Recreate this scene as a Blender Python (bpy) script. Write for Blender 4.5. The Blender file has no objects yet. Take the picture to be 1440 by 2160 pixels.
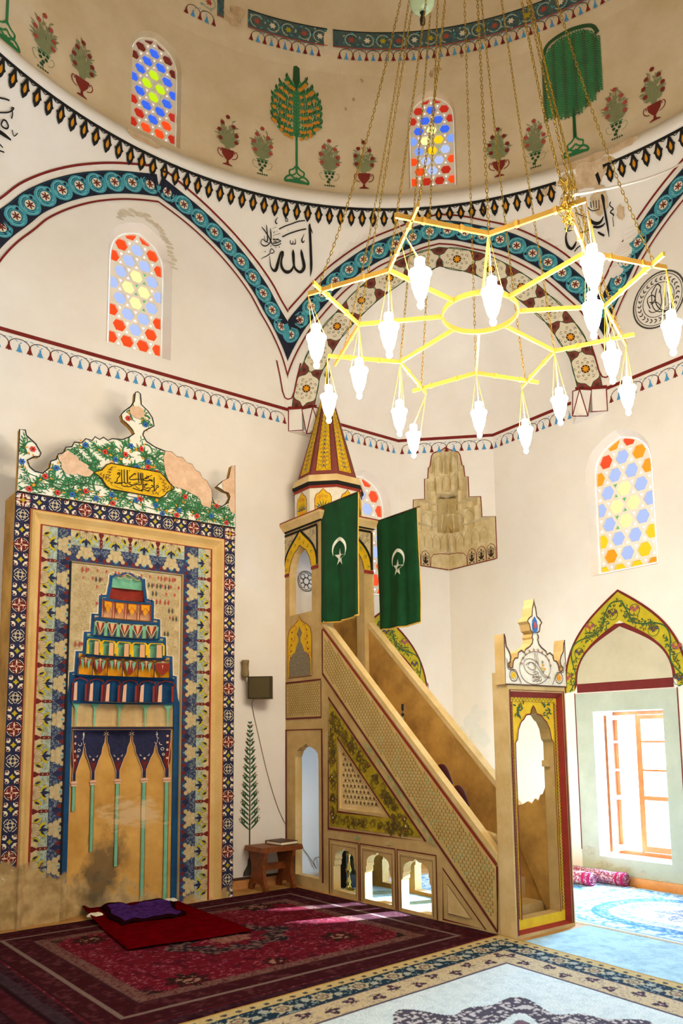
import bpy, bmesh, math, random
import numpy as np
from mathutils import Vector, Matrix
from mathutils.geometry import tessellate_polygon, delaunay_2d_cdt
random.seed(7)
PI = math.pi
sc = bpy.context.scene
COL = sc.collection
L = 4.773            # half width of the square hall
XM, YF, XR = -2.945, -3.682, -2.13   # minbar: left side plane, front plane, right side plane
YT = -0.80           # minbar kiosk front
MP = -0.378          # mihrab front plane
ZB = 6.11            # painted belt / springing of the octagon

# ------------------------------------------------------------------ helpers
def lin(c):
    if isinstance(c, str):
        c = tuple(int(c[i:i+2], 16)/255 for i in (0, 2, 4))
    return tuple(x/12.92 if x <= .04045 else ((x+.055)/1.055)**2.4 for x in c)

MATS = {}
def mat(name, col, rough=.85, var=0.0, scale=6.0, metal=0.0, bump=0.0, bscale=40.0, col2=None, thr=None, spec=.3, sheen=0):
    """plain procedural paint / plaster: base colour broken up by noise"""
    m = bpy.data.materials.new(name); m.use_nodes = True
    nt = m.node_tree; N = nt.nodes; Lk = nt.links
    b = N['Principled BSDF']; b.inputs['Roughness'].default_value = rough
    b.inputs['Metallic'].default_value = metal
    b.inputs['Specular IOR Level'].default_value = spec
    c = lin(col)
    b.inputs['Base Color'].default_value = (*c, 1)
    if var > 0 or col2:
        g = N.new('ShaderNodeNewGeometry')
        n = N.new('ShaderNodeTexNoise'); n.inputs['Scale'].default_value = scale
        n.inputs['Detail'].default_value = 6; n.inputs['Roughness'].default_value = .65
        Lk.new(g.outputs['Position'], n.inputs['Vector'])
        r = N.new('ShaderNodeValToRGB')
        c2 = lin(col2) if col2 else tuple(x*(1-var) for x in c)
        lo, hi = thr if thr else (.35, .68)
        r.color_ramp.elements[0].position = lo; r.color_ramp.elements[0].color = (*c2, 1)
        r.color_ramp.elements[1].position = hi; r.color_ramp.elements[1].color = (*c, 1)
        Lk.new(n.outputs['Fac'], r.inputs['Fac']); Lk.new(r.outputs['Color'], b.inputs['Base Color'])
    if bump > 0:
        g2 = N.new('ShaderNodeNewGeometry')
        n2 = N.new('ShaderNodeTexNoise'); n2.inputs['Scale'].default_value = bscale; n2.inputs['Detail'].default_value = 4
        Lk.new(g2.outputs['Position'], n2.inputs['Vector'])
        bp = N.new('ShaderNodeBump'); bp.inputs['Strength'].default_value = bump; bp.inputs['Distance'].default_value = .01
        Lk.new(n2.outputs['Fac'], bp.inputs['Height']); Lk.new(bp.outputs['Normal'], b.inputs['Normal'])
    MATS[name] = m
    return m

def emis(name, col, strength, base=None):
    m = bpy.data.materials.new(name); m.use_nodes = True
    b = m.node_tree.nodes['Principled BSDF']
    b.inputs['Base Color'].default_value = (*lin(base or col), 1)
    b.inputs['Emission Color'].default_value = (*lin(col), 1)
    b.inputs['Emission Strength'].default_value = strength
    b.inputs['Roughness'].default_value = .3
    MATS[name] = m
    return m

class MB:
    def __init__(s): s.v = []; s.f = []; s.m = []; s.names = []; s.sm = []
    def mi(s, name):
        if name not in s.names: s.names.append(name)
        return s.names.index(name)
    def add(s, vs, fs, mt, smooth=False):
        o = len(s.v); s.v.extend(tuple(v) for v in vs); k = s.mi(mt)
        for f in fs:
            s.f.append(tuple(i+o for i in f)); s.m.append(k); s.sm.append(smooth)
    def box(s, a, b, mt):
        x0, y0, z0 = a; x1, y1, z1 = b
        if x0 > x1: x0, x1 = x1, x0
        if y0 > y1: y0, y1 = y1, y0
        if z0 > z1: z0, z1 = z1, z0
        v = [(x0,y0,z0),(x1,y0,z0),(x1,y1,z0),(x0,y1,z0),(x0,y0,z1),(x1,y0,z1),(x1,y1,z1),(x0,y1,z1)]
        s.add(v, [(0,3,2,1),(4,5,6,7),(0,1,5,4),(1,2,6,5),(2,3,7,6),(3,0,4,7)], mt)
    def obox(s, o, ax, ay, az, mt):
        """box from origin corner and three edge vectors"""
        o = Vector(o); ax = Vector(ax); ay = Vector(ay); az = Vector(az)
        v = [o, o+ax, o+ax+ay, o+ay]; v += [p+az for p in v]
        s.add(v, [(0,3,2,1),(4,5,6,7),(0,1,5,4),(1,2,6,5),(2,3,7,6),(3,0,4,7)], mt)
    def prism(s, poly, f0, f1, mt, side=None, holes=()):
        """extrude a 2-D polygon between mapping f0 (front) and f1 (back)"""
        loops = [list(poly)] + [list(h) for h in holes]
        flat = [p for l in loops for p in l]
        tris = tessellate_polygon([[Vector((p[0], p[1], 0)) for p in l] for l in loops])
        s.add([f0(*p) for p in flat], tris, mt)
        s.add([f1(*p) for p in flat], [t[::-1] for t in tris], mt)
        for l in loops:
            n = len(l); vs = [f0(*p) for p in l] + [f1(*p) for p in l]
            s.add(vs, [(i, (i+1) % n, (i+1) % n+n, i+n) for i in range(n)], side or mt)
    def tube(s, pts, r, mt, n=8, caps=True, closed=False):
        pts = [Vector(p) for p in pts]; rs = r if isinstance(r, (list, tuple)) else [r]*len(pts)
        up = None; rings = []
        for i, p in enumerate(pts):
            a = pts[i-1] if i else (pts[-1] if closed else p); b = pts[(i+1) % len(pts)] if (i < len(pts)-1 or closed) else p
            t = (b-a).normalized()
            if up is None:
                up = Vector((0,0,1)) if abs(t.z) < .9 else Vector((1,0,0))
            x = t.cross(up)
            if x.length < 1e-6: x = t.orthogonal()
            x.normalize(); y = x.cross(t).normalized(); up = y
            rings.append([p+(x*math.cos(2*PI*k/n)+y*math.sin(2*PI*k/n))*rs[i] for k in range(n)])
        vs = [q for rg in rings for q in rg]; fs = []
        m = len(pts)
        for i in range(m if closed else m-1):
            j = (i+1) % m
            for k in range(n): fs.append((i*n+k, i*n+(k+1) % n, j*n+(k+1) % n, j*n+k))
        if caps and not closed: fs += [tuple(range(n))[::-1], tuple((m-1)*n+k for k in range(n))]
        s.add(vs, fs, mt, True)
    def lathe(s, prof, c, mt, n=24, a0=0, a1=2*PI, smooth=True):
        full = abs(a1-a0-2*PI) < 1e-6; cols = n if full else n+1
        vs = []; fs = []
        for i in range(cols):
            a = a0+(a1-a0)*i/n
            for r, z in prof: vs.append((c[0]+r*math.cos(a), c[1]+r*math.sin(a), c[2]+z))
        m = len(prof)
        for i in range(n):
            j = (i+1) % cols
            for k in range(m-1): fs.append((i*m+k, j*m+k, j*m+k+1, i*m+k+1))
        s.add(vs, fs, mt, smooth)
    def build(s, name, parent=None, kind=None, loc=None):
        me = bpy.data.meshes.new(name); me.from_pydata(s.v, [], s.f)
        for n in s.names: me.materials.append(MATS[n])
        me.polygons.foreach_set('material_index', s.m)
        me.polygons.foreach_set('use_smooth', s.sm)
        me.update()
        o = bpy.data.objects.new(name, me); COL.objects.link(o)
        if loc is not None:
            me.transform(Matrix.Translation(-Vector(loc))); o.location = loc
        if parent is not None:
            o.parent = parent; o.matrix_parent_inverse = Matrix.Translation(-Vector(parent.location))
        if kind: o['kind'] = kind
        return o

def tag(o, label, cat, group=None):
    o['label'] = label; o['category'] = cat
    if group: o['group'] = group
    return o
def thing(name, label, cat, loc=(0,0,0), group=None):
    o = bpy.data.objects.new(name, None); COL.objects.link(o); o.location = loc
    o.empty_display_size = .1
    return tag(o, label, cat, group)

def inpoly(x, y, P):
    c = False; n = len(P); j = n-1
    for i in range(n):
        xi, yi = P[i]; xj, yj = P[j]
        if (yi > y) != (yj > y) and x < (xj-xi)*(y-yi)/(yj-yi)+xi: c = not c
        j = i
    return c

def sheet(mb, f, outline, holes, mt, du=None, dv=None, us=None, smooth=False):
    """triangulated surface patch with holes: f(u,v)->xyz"""
    pts = []; edges = []
    def loop(P):
        o = len(pts); n = len(P)
        for p in P: pts.append(Vector((p[0], p[1])))
        for i in range(n): edges.append((o+i, o+(i+1) % n))
    def dens(P, d):
        o = []
        for i in range(len(P)):
            a, b = P[i], P[(i+1) % len(P)]; k = max(1, int(math.hypot(b[0]-a[0], b[1]-a[1])/d)) if d else 1
            for j in range(k): o.append((a[0]+(b[0]-a[0])*j/k, a[1]+(b[1]-a[1])*j/k))
        return o
    loop(dens(outline, min(du, dv) if du else None))
    for h in holes: loop(h)
    if du or us:
        u0 = min(p[0] for p in outline); u1 = max(p[0] for p in outline)
        v0 = min(p[1] for p in outline); v1 = max(p[1] for p in outline)
        U = us if us else [u0+(u1-u0)*i/max(1, int((u1-u0)/du)) for i in range(max(1, int((u1-u0)/du))+1)]
        nv = max(1, int((v1-v0)/dv))
        for u in U:
            for j in range(nv+1):
                v = v0+(v1-v0)*j/nv
                if inpoly(u+1e-5, v+1e-5, outline) and not any(inpoly(u, v, h) for h in holes): pts.append(Vector((u, v)))
    r = delaunay_2d_cdt(pts, edges, [], 0, 1e-6)
    V, F = r[0], r[2]
    fs = []
    for t in F:
        cx = sum(V[i][0] for i in t)/len(t); cy = sum(V[i][1] for i in t)/len(t)
        if inpoly(cx, cy, outline) and not any(inpoly(cx, cy, h) for h in holes): fs.append(tuple(t))
    mb.add([f(v[0], v[1]) for v in V], fs, mt, smooth)

class Paint:
    """flat painted ornament laid on a surface; f(u,v,off)->xyz, every layer a hair above the last"""
    K = 0
    def __init__(s, mb, f, base=.003, step=.0012, T=None): s.mb = mb; s.f = f; s.b = base; s.st = step; s.T = T or (lambda u, v: (u, v)); s.j = 0
    def at(s, T): return Paint(s.mb, s.f, s.b, s.st, T)
    def _p(s, p, l):
        u, v = s.T(p[0], p[1]); return s.f(u, v, s.b+l*s.st+s.j*.000022)
    def fill(s, P, mt, l=0, sub=None):
        Paint.K += 1; s.j = Paint.K % 47
        if len(P) < 3: return
        if sub:
            o = []
            for i in range(len(P)):
                a, b = P[i], P[(i+1) % len(P)]; k = max(1, int(math.hypot(b[0]-a[0], b[1]-a[1])/sub))
                for j in range(k): o.append((a[0]+(b[0]-a[0])*j/k, a[1]+(b[1]-a[1])*j/k))
            P = o
        t = tessellate_polygon([[Vector((p[0], p[1], 0)) for p in P]])
        s.mb.add([s._p(p, l) for p in P], t, mt)
    def fan(s, P, mt, l=0):
        Paint.K += 1; s.j = Paint.K % 47
        cx = sum(p[0] for p in P)/len(P); cy = sum(p[1] for p in P)/len(P); n = len(P)
        s.mb.add([s._p(p, l) for p in P]+[s._p((cx, cy), l)], [(i, (i+1) % n, n) for i in range(n)], mt)
    def disc(s, x, y, r, mt, l=0, n=12, ry=None, a=0):
        ry = ry or r; ca, sa = math.cos(a), math.sin(a)
        P = []
        for k in range(n):
            p, q = r*math.cos(2*PI*k/n), ry*math.sin(2*PI*k/n); P.append((x+p*ca-q*sa, y+p*sa+q*ca))
        s.fan(P, mt, l)
    def ring(s, x, y, r, w, mt, l=0, n=16, a0=0, a1=2*PI):
        s.line([(x+r*math.cos(a0+(a1-a0)*k/n), y+r*math.sin(a0+(a1-a0)*k/n)) for k in range(n+1)], w, mt, l)
    def line(s, P, w, mt, l=0, closed=False):
        P = [tuple(p) for p in P]
        if closed: P = P+[P[0]]
        n = len(P)
        if n < 2: return
        Paint.K += 1; s.j = Paint.K % 47
        ws = w if isinstance(w, (list, tuple)) else [w]*n
        vs = []
        for i in range(n):
            a = P[max(0, i-1)]; b = P[min(n-1, i+1)]
            if closed and i in (0, n-1): a = P[n-2]; b = P[1]
            dx, dy = b[0]-a[0], b[1]-a[1]; d = math.hypot(dx, dy) or 1
            nx, ny = -dy/d*ws[i]/2, dx/d*ws[i]/2
            vs += [s._p((P[i][0]+nx, P[i][1]+ny), l), s._p((P[i][0]-nx, P[i][1]-ny), l)]
        s.mb.add(vs, [(2*i, 2*i+1, 2*i+3, 2*i+2) for i in range(n-1)], mt)
    def leaf(s, x, y, a, ln, w, mt, l=0, bend=0):
        """pointed leaf / petal from (x,y) in direction a"""
        P = []
        for t in (0, .25, .5, .75, 1): P.append((t, math.sin(PI*t**.8)*.5))
        ca, sa = math.cos(a), math.sin(a)
        Q = [(p[0]*ln, p[1]*w+bend*p[0]*p[0]*ln) for p in P]+[(p[0]*ln, -p[1]*w+bend*p[0]*p[0]*ln) for p in P[-2:0:-1]]
        s.fan([(x+p*ca-q*sa, y+p*sa+q*ca) for p, q in Q], mt, l)
    def flower(s, x, y, r, n, mt, l=0, w=None, a=0, cm=None, cr=.25):
        for k in range(n): s.leaf(x, y, a+2*PI*k/n, r, w or r*.55, mt, l)
        if cm: s.disc(x, y, r*cr, cm, l+1, 8)

def smooth_curve(P, n=6, closed=False):
    out = []; m = len(P)
    rng = range(m) if closed else range(m-1)
    g = lambda i: P[i % m] if closed else P[max(0, min(m-1, i))]
    for i in rng:
        p0, p1, p2, p3 = g(i-1), g(i), g(i+1), g(i+2)
        for k in range(n):
            t = k/n
            out.append(tuple(.5*((2*p1[j])+(-p0[j]+p2[j])*t+(2*p0[j]-5*p1[j]+4*p2[j]-p3[j])*t*t+(-p0[j]+3*p1[j]-3*p2[j]+p3[j])*t**3) for j in range(len(p1))))
    if not closed: out.append(tuple(P[-1]))
    return out

def ogive(c, hw, zs, za, n=14, slope=.62, k=.6):
    """pointed arch outline: right springing -> apex -> left springing"""
    h = za-zs; P = []
    p0, p1, p2, p3 = (hw, zs), (hw, zs+k*h), (hw*.5, za-hw*.5*slope), (0, za)
    for i in range(n+1):
        t = i/n; a = (1-t)**3; b = 3*t*(1-t)**2; d = 3*t*t*(1-t); e = t**3
        P.append((a*p0[0]+b*p1[0]+d*p2[0]+e*p3[0], a*p0[1]+b*p1[1]+d*p2[1]+e*p3[1]))
    return [(c+x, z) for x, z in P]+[(c-x, z) for x, z in P[-2::-1]]

def clip_half(P, ax, lim, keep_less=True):
    out = []; n = len(P); sg = 1 if keep_less else -1
    for i in range(n):
        a, b = P[i], P[(i+1) % n]; ia = sg*(lim-a[ax]) >= 0; ib = sg*(lim-b[ax]) >= 0
        if ia: out.append(a)
        if ia != ib:
            t = (lim-a[ax])/(b[ax]-a[ax]); out.append(tuple(a[j]+(b[j]-a[j])*t for j in range(2)))
    return out
def clip_convex(P, C):
    """clip polygon P by convex CCW polygon C"""
    out = P
    for i in range(len(C)):
        a, b = C[i], C[(i+1) % len(C)]
        sd = lambda p: (b[0]-a[0])*(p[1]-a[1])-(b[1]-a[1])*(p[0]-a[0])
        src = out; out = []
        for j in range(len(src)):
            p, q = src[j], src[(j+1) % len(src)]; sp, sq = sd(p), sd(q)
            if sp >= 0: out.append(p)
            if (sp >= 0) != (sq >= 0):
                t = sp/(sp-sq); out.append((p[0]+(q[0]-p[0])*t, p[1]+(q[1]-p[1])*t))
        if not out: return []
    return out
def offset_line(P, d):
    out = []; n = len(P)
    for i in range(n):
        a = P[max(0, i-1)]; b = P[min(n-1, i+1)]; dx, dy = b[0]-a[0], b[1]-a[1]; l = math.hypot(dx, dy) or 1
        out.append((P[i][0]-dy/l*d, P[i][1]+dx/l*d))
    return out
def resample(P, step):
    d = [0]
    for i in range(1, len(P)): d.append(d[-1]+math.hypot(P[i][0]-P[i-1][0], P[i][1]-P[i-1][1]))
    n = max(1, int(round(d[-1]/step))); out = []; j = 0
    for k in range(n+1):
        t = d[-1]*k/n
        while j < len(d)-2 and d[j+1] < t: j += 1
        f = (t-d[j])/((d[j+1]-d[j]) or 1)
        x = P[j][0]+(P[j+1][0]-P[j][0])*f; y = P[j][1]+(P[j+1][1]-P[j][1])*f
        out.append((x, y, math.atan2(P[j+1][1]-P[j][1], P[j+1][0]-P[j][0])))
    return out
def blob(x, y, rx, ry, n=26, k=.22, seed=0):
    rd = random.Random(seed); a = [rd.uniform(-1, 1) for _ in range(8)]; b = [rd.uniform(0, 6.28) for _ in range(8)]
    P = []
    for i in range(n):
        t = 2*PI*i/n; r = 1+k*sum(a[j]*math.sin((j+2)*t+b[j])/(1+.45*j) for j in range(8))
        P.append((x+rx*r*math.cos(t), y+ry*r*math.sin(t)))
    return P

# ------------------------------------------------------------------ hall surface
def octR(th):
    r = 1e9
    for k in range(8):
        a = 4.773 if k % 2 == 0 else 4.699
        c = math.cos(math.radians(th-45*k))
        if c > .3: r = min(r, a/c)
    return r
def PRz(z): return 5.135-.445*max(0, (z-7.1)/1.67)**1.5
def hallp(th, z, off=0):
    r = min(octR(th), PRz(z))-off; a = math.radians(th)
    return (-L+r*math.cos(a), -L+r*math.sin(a), z)
def drumR(z): return 4.95 if z < 11.0 else 4.95-.05*min(1, (z-11.0)/.35)
def drump(th, z, off=0):
    r = drumR(z)-off; a = math.radians(th)
    return (-L+r*math.cos(a), -L+r*math.sin(a), z)
def qib(u, v, off=0): return (u, -off, v)          # qibla wall, u = x
def rgt(u, v, off=0): return (-off, u, v)          # right wall, u = y
S2 = math.sqrt(.5)
def diag(t, v, off=0):                             # diagonal plane of the corner squinch
    # x+y=-2.9 ; t=(x-y)/sqrt2
    cx = -1.45+t*S2; cy = -1.45-t*S2
    return (cx-off*S2, cy-off*S2, v)
def chamf(t, v, off=0):
    cx = -.485+t*S2; cy = -.485-t*S2
    return (cx-off*S2, cy-off*S2, v)
def mih(u, v, off=0): return (u, MP-off, v)
def mside(u, v, off=0): return (XM-off, u, v)      # minbar left side, u = y
def mfront(u, v, off=0): return (u, YF-off, v)     # minbar portal front, u = x
def th_of(x, y): return math.degrees(math.atan2(y+L, x+L))

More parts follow.
